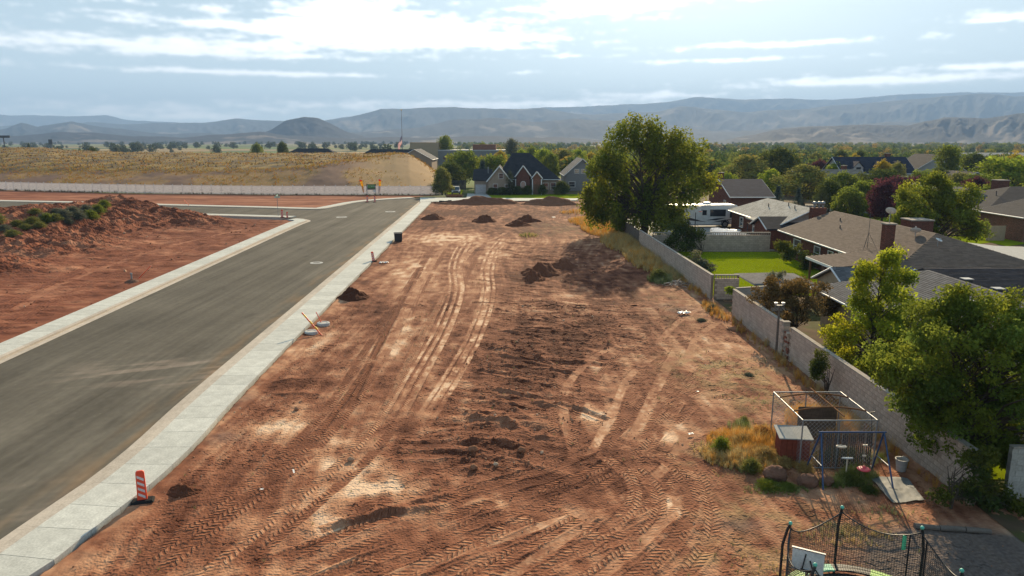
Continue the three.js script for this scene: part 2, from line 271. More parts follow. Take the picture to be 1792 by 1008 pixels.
// ---------------------------------------------------------------- bare red soil
const soil = [[0.092, 0.032, 0.018], [0.222, 0.090, 0.050], [0.41, 0.216, 0.124], [0.65, 0.45, 0.30]];
function soilColor(t, out) { const k = clamp(t) * 3, i = Math.min(2, Math.floor(k)), f = k - i; for (let c = 0; c < 3; c++) out[c] = mix(soil[i][c], soil[i + 1][c], f); return out; }
const toS = (x) => (x <= 0.0031308 ? x * 12.92 : 1.055 * Math.pow(x, 1 / 2.4) - 0.055);
function blobs(list) { const q = list.map(([x, y, rx, rz, w = 1]) => { const p = G(x, y); return [p.x, p.z, rx, rz, w]; }); return (x, z) => { let s = 0; for (let i = 0; i < q.length; i++) { const dx = (x - q[i][0]) / q[i][2], dz = (z - q[i][1]) / q[i][3], d = dx * dx + dz * dz; if (d < 5) s += q[i][4] * Math.exp(-d * 1.2); } return s; }; }
function dirtTile({ x0, z0, w, d, W, H, base, tracks = [], red = false }) {
  const h = new Float32Array(W * H), tone = new Float32Array(W * H), dry = new Float32Array(W * H), grey = new Float32Array(W * H);
  const o = [0, 0, 0, 0];
  for (let j = 0, k = 0; j < H; j++) { const z = z0 - (j + 0.5) / H * d; for (let i = 0; i < W; i++, k++) { base(x0 + (i + 0.5) / W * w, z, o); h[k] = o[0]; tone[k] = o[1]; dry[k] = o[2]; grey[k] = o[3]; } }
  const px = W / w, pz = H / d;
  for (const T of tracks) {
    const pts = along(W2(T.pts), 0.25), hw = T.w / 2 + 0.16; let s0 = T.seed ?? 0; const total = pts.length * pts[0].distanceTo(pts[1]);
    for (let q = 0; q < pts.length - 1; q++) {
      const a = pts[q], b = pts[q + 1], L = a.distanceTo(b), tx = (b.x - a.x) / L, tz = (b.z - a.z) / L;
      const i0 = Math.max(0, Math.floor((Math.min(a.x, b.x) - hw - x0) * px)), i1 = Math.min(W - 1, Math.ceil((Math.max(a.x, b.x) + hw - x0) * px)), j0 = Math.max(0, Math.floor((z0 - Math.max(a.z, b.z) - hw) * pz)), j1 = Math.min(H - 1, Math.ceil((z0 - Math.min(a.z, b.z) + hw) * pz));
      for (let j = j0; j <= j1; j++) for (let i = i0; i <= i1; i++) {
        const x = x0 + (i + 0.5) / px - a.x, z = z0 - (j + 0.5) / pz - a.z, s = x * tx + z * tz; if (s < 0 || s >= L) continue;
        const t = -x * tz + z * tx, at = Math.abs(t); if (at > hw) continue;
        const k = j * W + i, S = s0 + s, end = smooth(0, 0.18, S / total + 0.02) * smooth(1.0, 0.82, S / total), X = x + a.x, Z = z + a.z, br = smooth(-0.45, 0.05, noise(X * 0.5 + 31, Z * 0.5) + 0.45 * noise(X * 2.3, Z * 2.3) + 0.2 * noise(X * 7, Z * 7) + (T.solid ?? 0)), inn = smooth(T.w / 2 + 0.02, T.w / 2 - 0.07, at) * br * (T.kind === 'pale' ? smooth(0, 0.1, S / total + 0.01) * smooth(1.0, 0.86, S / total) : 1);
        const berm = Math.exp(-(((at - T.w / 2 - 0.06) / 0.06) ** 2)) * br;
        if (T.kind === 'tread') {
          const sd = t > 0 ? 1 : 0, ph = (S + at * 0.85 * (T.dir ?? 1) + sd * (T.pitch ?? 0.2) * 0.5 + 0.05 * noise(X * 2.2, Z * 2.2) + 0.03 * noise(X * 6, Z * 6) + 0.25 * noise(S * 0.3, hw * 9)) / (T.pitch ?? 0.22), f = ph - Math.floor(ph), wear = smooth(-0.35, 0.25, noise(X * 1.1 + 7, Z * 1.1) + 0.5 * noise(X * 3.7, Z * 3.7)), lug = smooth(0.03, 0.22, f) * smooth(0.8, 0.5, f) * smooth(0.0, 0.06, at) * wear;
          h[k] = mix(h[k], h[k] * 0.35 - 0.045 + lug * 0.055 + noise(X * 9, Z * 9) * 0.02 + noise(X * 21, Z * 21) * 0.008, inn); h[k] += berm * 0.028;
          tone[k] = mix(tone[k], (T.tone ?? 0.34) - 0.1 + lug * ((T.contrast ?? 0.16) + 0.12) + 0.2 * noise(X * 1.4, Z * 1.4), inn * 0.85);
        } else if (T.kind === 'pale') {
          h[k] = mix(h[k], h[k] * 0.25 - 0.035, inn); h[k] += berm * 0.025;
          const q2 = smooth(-0.5, 0.35, noise(X * 0.9, Z * 0.45) + 0.4 * noise(X * 5, Z * 3));
          const q3 = 0.55 + 0.45 * smooth(-0.3, 0.2, noise(X * 2.6, Z * 1.4) + 0.5 * noise(X * 8, Z * 6)); tone[k] = mix(tone[k], mix(0.42, T.tone ?? 0.9, q2) + 0.10 * noise(t * 12, S * 0.8) + 0.06 * noise(X * 14, Z * 14), inn * 0.95 * q3);
        } else if (T.kind === 'rut') {
          h[k] += -0.07 * Math.exp(-((t / (T.w * 0.25)) ** 2)) * br + berm * 0.045; tone[k] = mix(tone[k], T.tone ?? 0.16, inn * 0.7);
        } else { // a ridge pushed up by the blade
          h[k] += end * (T.h ?? 0.14) * Math.exp(-((t / (T.w * 0.3)) ** 2)) * (0.6 + 0.6 * noise(X * 1.6, Z * 1.6)) * br; tone[k] = mix(tone[k], T.tone ?? 0.25, inn * 0.5);
        }
      }
      s0 += L;
    }
  }
  // the coarse shape goes to the mesh, the rest to the bump map
  const fz = Math.max(2, Math.round(0.075 * px)), cw = Math.floor(W / fz), ch = Math.floor(H / fz), low = new Float32Array(cw * ch);
  for (let j = 0; j < ch; j++) for (let i = 0; i < cw; i++) { let s = 0; for (let b = 0; b < fz; b++) for (let a = 0; a < fz; a++) s += h[(j * fz + b) * W + i * fz + a]; low[j * cw + i] = s / fz / fz; }
  const lowAt = (u, v) => { const x = clamp(u * W / fz - 0.5, 0, cw - 1.001), y = clamp(v * H / fz - 0.5, 0, ch - 1.001), i = Math.floor(x), j = Math.floor(y), fx = x - i, fy = y - j, k = j * cw + i; return mix(mix(low[k], low[k + 1], fx), mix(low[k + cw], low[k + cw + 1], fx), fy); };
  const C = new Uint8Array(W * H * 4), B = new Uint8Array(W * H * 4), col = [0, 0, 0], RANGE = 0.16;
  for (let j = 0, k = 0; j < H; j++) for (let i = 0; i < W; i++, k++) {
    const x = x0 + (i + 0.5) / px, z = z0 - (j + 0.5) / pz, fine = 0.07 * noise(x * 7, z * 7) + 0.07 * noise(x * 19, z * 19);
    soilColor(tone[k] + fine, col); if (red) { col[0] *= 0.92; col[1] *= 0.8; col[2] *= 0.8; }
    const dg = clamp(dry[k]), gg = clamp(grey[k]), n = 1 + 0.5 * noise(x * 9 + 5, z * 9);
    col[0] = mix(mix(col[0], 0.30 * n, dg), 0.115 * n, gg); col[1] = mix(mix(col[1], 0.215 * n, dg), 0.098 * n, gg); col[2] = mix(mix(col[2], 0.105 * n, dg), 0.088 * n, gg);
    for (let c = 0; c < 3; c++) C[k * 4 + c] = clamp(toS(clamp(col[c]))) * 255;
    C[k * 4 + 3] = 255;
    const q = clamp((h[k] - lowAt((i + 0.5) / W, (j + 0.5) / H)) / RANGE + 0.5) * 255; B[k * 4] = B[k * 4 + 1] = B[k * 4 + 2] = q; B[k * 4 + 3] = 255;
  }
  const mk = (a) => { const t = new THREE.DataTexture(a, W, H); t.magFilter = t.minFilter = THREE.LinearFilter; t.needsUpdate = true; return t; };
  const map = mk(C), bump = mk(B); map.colorSpace = THREE.SRGBColorSpace;
  const at = (x, z) => lowAt((x - x0) / w, (z0 - z) / d);
  return { at, material: std(1, 1, 1, 0.95, { map, bumpMap: bump, bumpScale: RANGE * 1.2 }), x0, z0, w, d };
}
function sheet(tile, cellX, cellZ, heightOf) {
  const nx = Math.round(tile.w / cellX), nz = Math.round(tile.d / cellZ), p = new Float32Array((nx + 1) * (nz + 1) * 3), u = new Float32Array((nx + 1) * (nz + 1) * 2), idx = new Uint32Array(nx * nz * 6);
  for (let j = 0, k = 0; j <= nz; j++) for (let i = 0; i <= nx; i++, k++) { const x = tile.x0 + i / nx * tile.w, z = tile.z0 - j / nz * tile.d; p[k * 3] = x; p[k * 3 + 1] = heightOf(x, z); p[k * 3 + 2] = z; u[k * 2] = i / nx; u[k * 2 + 1] = j / nz; }
  let q = 0;
  for (let j = 0; j < nz; j++) for (let i = 0; i < nx; i++) { const a = j * (nx + 1) + i, b = a + 1, c = a + nx + 1, d2 = c + 1; idx[q++] = a; idx[q++] = b; idx[q++] = d2; idx[q++] = a; idx[q++] = d2; idx[q++] = c; }
  const g = new THREE.BufferGeometry(); g.setAttribute('position', new THREE.BufferAttribute(p, 3)); g.setAttribute('uv', new THREE.BufferAttribute(u, 2)); g.setIndex(new THREE.BufferAttribute(idx, 1)); g.computeVertexNormals(); return g;
}
// the lot on the right of the street
const roughAt = blobs([[930, 545, 5, 5, 0.7], [880, 620, 3.4, 3.5, 1], [930, 660, 3, 3, 1], [870, 800, 2.6, 1.5, 1.1], [860, 740, 3, 2.4, 0.9], [1000, 600, 4, 3, 0.8], [640, 560, 2.4, 5, 0.5], [430, 760, 1.4, 2.4, 0.6], [330, 840, 1.2, 1.2, 0.6], [1060, 560, 4, 5, 0.5], [960, 470, 3, 5, 0.8], [520, 690, 2, 2, 0.4], [960, 720, 2.5, 2, 0.8]]);
const churnAt = blobs([[940, 450, 7, 12, 0.8], [960, 520, 6, 7, 0.9], [960, 590, 6, 6, 1], [920, 660, 4.5, 4, 1], [880, 730, 4, 3, 1], [860, 795, 4, 2, 1], [1080, 600, 4, 5, 0.5], [1060, 530, 5, 6, 0.5], [700, 890, 3, 1.6, 0.5], [480, 690, 2.4, 3, 0.4]]);
const paleAt = blobs([[640, 850, 1.8, 1.0, 0.5], [600, 810, 1.6, 1.0, 0.3], [500, 745, 1.2, 1.4, 0.34], [540, 610, 1.3, 3, 0.25], [680, 610, 1.2, 3.5, 0.3], [720, 560, 1.0, 4, 0.3], [1180, 880, 0.9, 1.1, 0.35], [1140, 760, 1.5, 1.0, 0.32], [1090, 730, 1.6, 1.2, 0.25], [800, 415, 6, 5, 0.36], [720, 470, 2, 8, 0.22], [860, 440, 3, 8, 0.22], [620, 920, 1.2, 0.6, 0.3], [1230, 700, 1.6, 1.0, 0.15], [1020, 720, 1, 1.4, 0.25], [850, 880, 1.2, 0.4, 0.25], [1200, 600, 5, 5, 0.18], [1120, 540, 3, 3, 0.12], [590, 770, 0.7, 0.7, 0.3]]);
const darkAt = blobs([[900, 640, 4, 4, 0.22], [870, 780, 3.5, 1.6, 0.26], [650, 540, 2.5, 4, 0.24], [500, 670, 2.2, 0.9, 0.28], [930, 400, 8, 6, 0.1], [960, 480, 4, 5, 0.2], [1050, 480, 5, 6, 0.1], [980, 590, 5, 4, 0.16], [780, 372, 14, 5, 0.22], [1090, 800, 3, 1, 0.24], [960, 850, 3, 1, 0.2], [1150, 850, 2, 1.2, 0.2], [470, 850, 3, 1.4, 0.16], [420, 960, 2.6, 0.9, 0.18], [1250, 590, 3, 4, 0.05]]);
const dryAt = blobs([[1290, 650, 3.2, 4, 0.8], [1330, 700, 2, 2, 0.6], [1230, 640, 2, 3, 0.4], [1290, 880, 1.5, 1.2, 0.4], [1360, 900, 2.4, 1, 0.5], [1260, 960, 1.2, 0.8, 0.4], [1480, 930, 1.8, 0.9, 0.7], [1330, 980, 2, 1, 0.6], [1230, 800, 1.3, 1, 0.4], [1180, 520, 3, 5, 0.35], [1000, 400, 6, 10, 0.45], [1350, 790, 2.6, 2.4, 0.75], [1200, 560, 2.4, 3, 0.3]]);
const gravelAt = blobs([[1720, 985, 2.9, 1.5, 2.0], [1640, 960, 1.6, 0.9, 1.1], [1790, 1010, 3, 2, 2], [420, 700, 0.8, 1.4, 0.3], [1300, 920, 0.9, 0.6, 0.4], [1180, 540, 2.0, 2.2, 0.35], [395, 760, 0.7, 1.2, 0.35]]);
function rightBase(x, z, o) {
  const e = x - lotX(z), R = clamp(roughAt(x, z) * 1.15), wind = noise(x * 0.06, z * 0.03) * 6;
  const M2 = clamp(churnAt(x, z)), ww = 1.2 * noise(x * 0.22, z * 0.22), crest = ridged(x * 0.17 + z * 0.05 + ww * 0.3, z * 0.8 - x * 0.2 + ww, 4), clod = ridged(x * 1.7, z * 1.7, 4), lump = fbm(x * 0.5, z * 0.5, 3);
  let h = -0.05 + 0.05 * lump + M2 * 0.21 * (crest - 0.60) + R * 0.05 * (clod - 0.5) + 0.03 * (ridged(x * 0.9 + ww, z * 0.6, 3) - 0.5) + 0.034 * fbm(x * 2.6, z * 1.9, 3) + 0.035 * noise((x + wind) * 1.8, z * 0.22) + 0.03 * (ridged(x * 4.1, z * 3.4, 2) - 0.5) + 0.022 * noise(x * 9, z * 9) + 0.012 * noise(x * 21, z * 19);
  const g = gravelAt(x, z), dr = dryAt(x, z), cm = smooth(-0.02, 0.3, fbm(x * 0.55 + 9, z * 0.4, 3) + M2 * 0.25 + R * 0.1), crumb = smooth(0.12, 0.45, noise(x * 4.6, z * 5.4) + 0.4 * noise(x * 10, z * 11)) * cm;
  h += 0.06 * crumb;
  h += 0.012 * noise(x * 22, z * 22) * clamp(g);
  if (e < 1.4) { const k = smooth(1.4, 0.1, e); h = mix(h, mix(0.03, 0.03, smooth(-38, -24, z)) + 0.05 * noise(x * 2.2, z * 2.2), k); }
  if (e < 0.04) h = -0.3;
  let t = 0.42 + 0.22 * fbm(x * 0.16 + 3, z * 0.07, 3) + 0.2 * noise((x + wind) * 1.1, z * 0.12) + 0.15 * noise((x + wind) * 3.1, z * 0.3) + 0.22 * fbm(x * 0.9, z * 0.7, 4) + paleAt(x, z) * (0.9 + 1.6 * noise(x * 1.3, z * 0.6)) - darkAt(x, z) * 1.0 - M2 * 0.03 + M2 * 0.5 * (crest - 0.6) - R * 0.03 - 0.05 * cm - 0.05 * crumb;
  if (z < -90) t -= 0.1;
  o[0] = h; o[1] = 0.38 + (t - 0.41) * 1.55; o[2] = clamp(dr * smooth(-0.3, 0.4, fbm(x * 0.9 + 40, z * 0.9, 4)) * 0.8); o[3] = clamp(g * 1.3 * smooth(-0.6, 0.1, noise(x * 0.8, z * 0.8) + g - 0.4)) * 0.9;
}
const TR = (pts, o) => ({ pts, w: 0.55, kind: 'tread', ...o });
const shiftPx = (l, dx, dy = 0) => l.map(([x, y]) => [x + dx * (y / 800), y + dy]);
const sweep = [[330, 1030], [430, 945], [520, 872], [605, 800], [680, 705], [728, 610], [775, 520], [815, 440]];
const low = [[400, 1040], [560, 985], [720, 925], [880, 873], [1000, 838], [1090, 795], [1150, 735], [1185, 680]];
const tracksRight = [
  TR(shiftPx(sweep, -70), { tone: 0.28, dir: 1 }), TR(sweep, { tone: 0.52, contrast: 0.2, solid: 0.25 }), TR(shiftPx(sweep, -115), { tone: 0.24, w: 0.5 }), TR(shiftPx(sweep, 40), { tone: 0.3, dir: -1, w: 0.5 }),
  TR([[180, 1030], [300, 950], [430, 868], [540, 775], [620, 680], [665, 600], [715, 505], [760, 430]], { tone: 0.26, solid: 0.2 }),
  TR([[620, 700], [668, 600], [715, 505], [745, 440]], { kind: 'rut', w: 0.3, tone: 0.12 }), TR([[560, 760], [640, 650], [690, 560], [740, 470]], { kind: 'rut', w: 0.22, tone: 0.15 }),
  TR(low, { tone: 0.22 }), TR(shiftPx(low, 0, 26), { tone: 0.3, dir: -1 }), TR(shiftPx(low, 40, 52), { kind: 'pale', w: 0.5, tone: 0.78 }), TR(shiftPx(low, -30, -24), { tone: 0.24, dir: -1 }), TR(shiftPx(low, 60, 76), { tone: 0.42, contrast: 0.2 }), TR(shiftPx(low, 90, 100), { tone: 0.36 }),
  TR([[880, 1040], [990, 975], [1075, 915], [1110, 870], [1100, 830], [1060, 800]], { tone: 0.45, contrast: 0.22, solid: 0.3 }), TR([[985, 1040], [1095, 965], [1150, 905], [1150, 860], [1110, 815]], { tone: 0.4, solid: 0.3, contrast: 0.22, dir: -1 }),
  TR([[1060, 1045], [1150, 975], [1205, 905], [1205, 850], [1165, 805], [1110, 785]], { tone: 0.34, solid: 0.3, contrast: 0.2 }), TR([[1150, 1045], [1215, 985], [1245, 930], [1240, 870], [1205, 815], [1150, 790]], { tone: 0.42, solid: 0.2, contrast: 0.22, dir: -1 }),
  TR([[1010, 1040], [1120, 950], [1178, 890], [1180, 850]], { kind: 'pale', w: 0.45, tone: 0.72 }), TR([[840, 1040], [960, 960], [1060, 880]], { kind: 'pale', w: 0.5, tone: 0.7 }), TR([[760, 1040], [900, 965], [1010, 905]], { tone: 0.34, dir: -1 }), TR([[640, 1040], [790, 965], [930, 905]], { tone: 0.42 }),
  // pale bends in the middle of the lot
  ...[[0, 0.42], [-16, 0.3], [16, 0.3]].map(([dx, w]) => TR(shiftPx([[722, 762], [782, 672], [830, 588], [854, 515], [853, 472], [864, 440], [890, 410]], dx), { kind: 'pale', w, tone: 1.0, solid: 0.35 })),
  ...[[0, 0.4], [-18, 0.3], [-34, 0.24]].map(([dx, w]) => TR(shiftPx([[692, 748], [745, 652], [788, 572], [809, 508], [806, 466], [815, 438], [838, 408]], dx), { kind: 'pale', w, tone: 0.98, solid: 0.3 })),
  TR([[800, 470], [835, 430], [880, 410], [890, 402]], { kind: 'pale', w: 0.6, tone: 0.85 }), TR([[700, 580], [735, 500], [770, 440], [800, 408]], { kind: 'pale', w: 0.7, tone: 0.72 }), TR([[660, 640], [700, 560], [735, 490]], { kind: 'pale', w: 0.8, tone: 0.75 }),
  // tracks fanning out on the right
  TR([[1010, 800], [988, 730], [990, 680], [1030, 632], [1080, 600]], { kind: 'pale', w: 0.5, tone: 0.7 }), TR([[1030, 800], [1075, 715], [1100, 660], [1150, 618]], { kind: 'pale', w: 0.45, tone: 0.85 }), TR([[1052, 800], [1095, 720], [1118, 665], [1165, 622]], { tone: 0.36 }), TR([[1092, 800], [1130, 720], [1160, 655], [1190, 600]], { kind: 'pale', w: 0.6, tone: 0.84 }),
  TR([[1110, 800], [1155, 715], [1180, 655]], { tone: 0.4 }), TR([[972, 760], [968, 700], [985, 650]], { tone: 0.34, w: 0.45 }), TR([[1130, 790], [1190, 700], [1240, 630]], { tone: 0.4, dir: -1 }), TR([[1000, 800], [1010, 720], [1045, 660], [1100, 610]], { tone: 0.36, w: 0.45, dir: -1 }),
  TR([[1180, 740], [1230, 700], [1290, 690]], { tone: 0.3, w: 0.5 }), TR([[1170, 715], [1230, 680], [1300, 672]], { tone: 0.32, w: 0.5 }),
  // blade ridges across the middle
  ...[[[850, 575], [930, 585], [1010, 605], [1085, 640]], [[850, 555], [950, 560], [1040, 590], [1100, 618]], [[840, 610], [910, 612], [970, 640]], [[830, 640], [900, 650], [960, 690]], [[820, 690], [880, 705], [935, 735]], [[800, 730], [870, 730], [930, 760]], [[870, 520], [950, 530], [1010, 560]], [[860, 480], [920, 490], [980, 505]], [[880, 440], [940, 452], [1000, 460]], [[470, 668], [520, 662], [562, 660]], [[465, 690], [520, 688], [560, 690]], [[790, 775], [850, 770], [915, 780]], [[800, 820], [850, 812], [905, 815]], [[640, 905], [720, 880], [800, 862]], [[560, 925], [680, 895], [770, 885]], [[860, 420], [930, 428], [1010, 425]]].map((pts, i) => TR(pts, { kind: 'ridge', w: 0.6, h: 0.10 + 0.05 * (i % 3), tone: 0.24, solid: 0.3 })),
  ...(() => { const r = rngOf(2024), out = []; for (let y = 418; y < 800; y += 8.5) { const x = 800 + 70 * r(), L = 90 + 190 * r() * (y < 700 ? 1 : 0.6), s = 0.05 + 0.22 * r(), k = 10 * (r() - 0.3); out.push(TR([[x, y], [x + L * 0.35, y + L * s * 0.2 + k], [x + L * 0.7, y + L * s * 0.6 + k * 0.6], [x + L, y + L * s]], { kind: r() < 0.75 ? 'ridge' : 'rut', w: 0.3 + 0.4 * r(), h: 0.04 + 0.09 * r(), tone: 0.18 + 0.32 * r(), solid: 0.2 })); } return out; })(),
  ...[[[1150, 600], [1190, 560], [1240, 530]], [[1200, 640], [1220, 590], [1260, 560]], [[1280, 600], [1330, 640], [1385, 690]], [[1265, 560], [1320, 610], [1400, 670]]].map((pts) => TR(pts, { kind: 'pale', w: 0.5, tone: 0.62 })),
];
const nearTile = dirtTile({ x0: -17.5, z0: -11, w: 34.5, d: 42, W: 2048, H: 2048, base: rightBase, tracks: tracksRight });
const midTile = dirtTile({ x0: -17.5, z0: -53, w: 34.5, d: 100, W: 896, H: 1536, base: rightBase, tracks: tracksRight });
const lotHeight = (x, z) => (z > -53 ? nearTile.at(x, z) : midTile.at(x, z));
// heaps of loose soil in the lot: [x, y of the foot in the photo, radius across, radius along, height]
struct('dirt_lot', sheet(nearTile, 0.075, 0.075, (x, z) => nearTile.at(x, z)), nearTile.material);
struct('dirt_lot', sheet(midTile, 0.15, 0.2, (x, z) => midTile.at(x, z)), midTile.material);
// the lot on the left with its long mound
const moundParts = [[245, 376, 9, 7, 3.3], [205, 380, 9, 8, 2.6], [290, 386, 7, 5, 1.6], [345, 394, 6, 4, 0.9], [150, 396, 10, 8, 2.6], [90, 405, 10, 9, 2.3], [30, 412, 10, 9, 2.2], [-40, 420, 12, 10, 2.2], [-110, 425, 12, 10, 2.2], [20, 440, 9, 6, 1.2], [110, 430, 7, 5, 1.0], [-20, 470, 6, 4, 1.0]].map(([x, y, a, b, h]) => { const p = G(x, y); return [p.x, p.z, a, b, h]; });
function mound(x, z) { let s = 0; for (const [cx, cz, a, b, h] of moundParts) { const dx = (x - cx) / a, dz = (z - cz) / b, d = dx * dx + dz * dz; if (d < 4) s = Math.max(s, h * Math.exp(-d * 1.15)) + Math.min(s, h * Math.exp(-d * 1.15)) * 0.3; } return s; }
const leftPale = blobs([[220, 425, 7, 3, 0.3], [150, 440, 8, 3, 0.25], [60, 510, 6, 3, 0.25], [340, 405, 5, 2, 0.3], [100, 470, 6, 2, 0.2], [20, 455, 5, 2.4, 0.25]]);
const crossX = xAtZ([...crossNear].map((p) => V(p.z, 0, p.x)));  // z of the kerb at an x
const crossTab = [...Array(140)].map((_, i) => crossX(-140 + i)), crossZ = (x) => { const k = clamp(x + 140, 0, 138.99), i = Math.floor(k); return mix(crossTab[i], crossTab[i + 1], k - i); };
const leftTab = [...Array(120)].map((_, i) => leftLotX(-10 - i)), llx = (z) => { const k = clamp(-10 - z, 0, 118.99), i = Math.floor(k); return mix(leftTab[i], leftTab[i + 1], k - i); };
function leftBase(x, z, o) {
  const m = mound(x, z), R = clamp(m * 1.2), e = llx(z) - x, cl = ridged(x * 0.55, z * 0.55, 4), gul = ridged(x * 0.7 + z * 0.1, z * 0.22, 3);
  let h = -0.03 + m + R * (1.0 * (cl - 0.6) + 0.9 * (gul - 0.6)) + 0.14 * fbm(x * 0.3, z * 0.6, 3) + 0.16 * (ridged(x * 0.35 + z * 0.12, z * 0.9, 4) - 0.55) + 0.10 * (ridged(x * 1.3, z * 1.7, 3) - 0.5);
  if (e < 2.5) h = mix(h, -0.03 + 0.05 * noise(x * 2, z * 2), smooth(2.5, 0.2, e));
  if (z < crossZ(x) + 4) h = mix(h, -0.05, smooth(crossZ(x) + 4, crossZ(x) + 2.3, z));
  if (e < 0.05 || z < crossZ(x) + 2.1) h = -0.32;
  let t = 0.30 + 0.26 * fbm(x * 0.2, z * 0.3, 4) + 0.2 * fbm(x * 0.8, z * 1.1, 3) + leftPale(x, z) * (0.6 + noise(x * 0.5, z * 1.2)) - 0.05 * clamp(m) + 0.22 * R * (noise(x * 0.35 + 7, z * 0.2) + 0.1);
  o[0] = h; o[1] = t; o[2] = 0; o[3] = 0;
}
const tracksLeft = [TR([[0, 560], [100, 500], [220, 455], [340, 420], [460, 394]], { kind: 'pale', w: 0.8, tone: 0.6 }), TR([[0, 540], [120, 480], [260, 436], [400, 402]], { tone: 0.3, w: 0.7 }), TR([[0, 580], [140, 505], [280, 455], [420, 410]], { tone: 0.28, w: 0.7 }), TR([[20, 470], [160, 440], [300, 425], [420, 405]], { kind: 'rut', w: 0.5 })];
const leftTile = dirtTile({ x0: -118, z0: -38, w: 90, d: 92, W: 1280, H: 1280, base: leftBase, tracks: tracksLeft, red: true });
struct('dirt_lot', sheet(leftTile, 0.24, 0.24, (x, z) => leftTile.at(x, z)), leftTile.material);
// soil between the cross street and the white fence
function farBase(x, z, o) { o[0] = -0.06 + 0.06 * fbm(x * 0.3, z * 0.4, 3); o[1] = 0.36 + 0.3 * fbm(x * 0.05, z * 0.3, 4) + 0.25 * fbm(x * 0.3, z * 0.9, 4); o[2] = o[3] = 0; }
{
  const t = dirtTile({ x0: -150, z0: -118, w: 135, d: 75, W: 768, H: 512, base: farBase, red: true });
  const poly = [...offsetLine(crossFar, -2.2), ...W2([[773, 342], [448, 341], [240, 339], [0, 334], [-160, 330]])], s = new THREE.Shape(poly.map((p) => new THREE.Vector2(p.x, -p.z))), g = new THREE.ShapeGeometry(s).rotateX(-Math.PI / 2).translate(0, 0.06, 0), p = g.attributes.position, u = g.attributes.uv;
  for (let i = 0; i < p.count; i++) u.setXY(i, (p.getX(i) - t.x0) / t.w, (t.z0 - p.getZ(i)) / t.d);
  struct('dirt_strip', g, t.material);
}
// loose clods and stones on the soil: far too many to count
{
  const r = rngOf(91), g = new THREE.IcosahedronGeometry(1, 1), p = g.attributes.position;
  for (let i = 0; i < p.count; i++) { const k = 1 + 0.55 * noise(p.getX(i) * 1.7 + 3, p.getY(i) * 1.7 + p.getZ(i) * 2.3); p.setXYZ(i, p.getX(i) * k, p.getY(i) * k * 0.75, p.getZ(i) * k); }
  g.computeVertexNormals();
  const N = 6500, im = new THREE.InstancedMesh(g, std(1, 1, 1, 0.95), N), m = new THREE.Matrix4(), q = new THREE.Quaternion(), e = new THREE.Euler(), c = new THREE.Color(), col = [0, 0, 0]; let k = 0;
  for (let tries = 0; k < N && tries < 200000; tries++) {
    const left = r() < 0.16; let x, z, y, s;
    if (left) { x = -30 - r() * 75; z = -45 - r() * 70; if (x > llx(z) - 0.4 || z < crossZ(x) + 3) continue; if (r() > 0.15 + 0.5 * clamp(mound(x, z))) continue; y = leftTile.at(x, z); s = 0.03 + 0.14 * r() ** 6; }
    else { z = -13 - 75 * r() ** 1.6; x = -16 + r() * 31; if (x < lotX(z) + 0.2) continue; const R = roughAt(x, z); if (r() > 0.08 + R * 0.9) continue; y = lotHeight(x, z); s = 0.008 + 0.025 * r() ** 2 + (R > 0.5 ? 0.07 : 0.025) * r() ** 9; }
    e.set(r() * 6, r() * 6, r() * 6); q.setFromEuler(e); m.compose(V(x, y + s * 0.25, z), q, V(s, s * (0.6 + 0.4 * r()), s)); im.setMatrixAt(k, m);
    soilColor(r() < 0.1 ? 0.75 + 0.25 * r() : 0.25 + 0.4 * r(), col); c.setRGB(...col); im.setColorAt(k, c); k++;
  }
  im.count = k; im.name = 'clods'; im.userData.kind = 'stuff'; im.castShadow = im.receiveShadow = true; scene.add(im);
}
// ---------------------------------------------------------------- grassy embankment behind the white fence
const interp = (l, x) => { if (x <= l[0][0]) return l[0][1]; for (let i = 1; i < l.length; i++) if (x <= l[i][0]) return mix(l[i - 1][1], l[i][1], (x - l[i - 1][0]) / (l[i][0] - l[i - 1][0])); return l[l.length - 1][1]; };
const crest1 = [[-300, 301], [0, 300], [380, 300], [480, 298], [560, 291], [640, 279], [700, 270], [722, 271], [742, 283], [766, 301], [790, 330]];
const crest2 = [[-300, 257], [0, 260], [60, 258], [110, 259], [170, 264], [240, 267], [450, 268], [600, 268], [690, 269], [722, 273], [760, 300], [790, 330]];
const hgt = (py, d) => atD(896, py, d).y;
function hillRow(px, v) { // v 0..1: toe, first crest, back of the field, far foot
  const d0 = 179, d1 = mix(203, 232, smooth(560, 690, px)), d2 = 305, d3 = 460, h1 = Math.max(0, hgt(interp(crest1, px), d1)), h2 = Math.max(0, hgt(interp(crest2, px), px > 640 ? mix(d2, 245, smooth(640, 740, px)) : d2)), e = smooth(795, 715, px);
  if (v < 0.3) { const t = v / 0.3; return [mix(d0, d1, t), mix(-0.2, h1, Math.pow(t, 0.85))]; }
  if (v < 0.75) { const t = (v - 0.3) / 0.45; return [mix(d1, d2, t * t * 0.6 + t * 0.4), mix(h1, h2, Math.pow(t, 0.75) * (px > 640 ? mix(1, smooth(0, 0.2, t), smooth(640, 740, px)) : 1))]; }
  const t = (v - 0.75) / 0.25; return [mix(d2, d3, t), mix(h2, -1, t * t * (3 - 2 * t)) * mix(1, e, t)];
}
const hillPts = [];
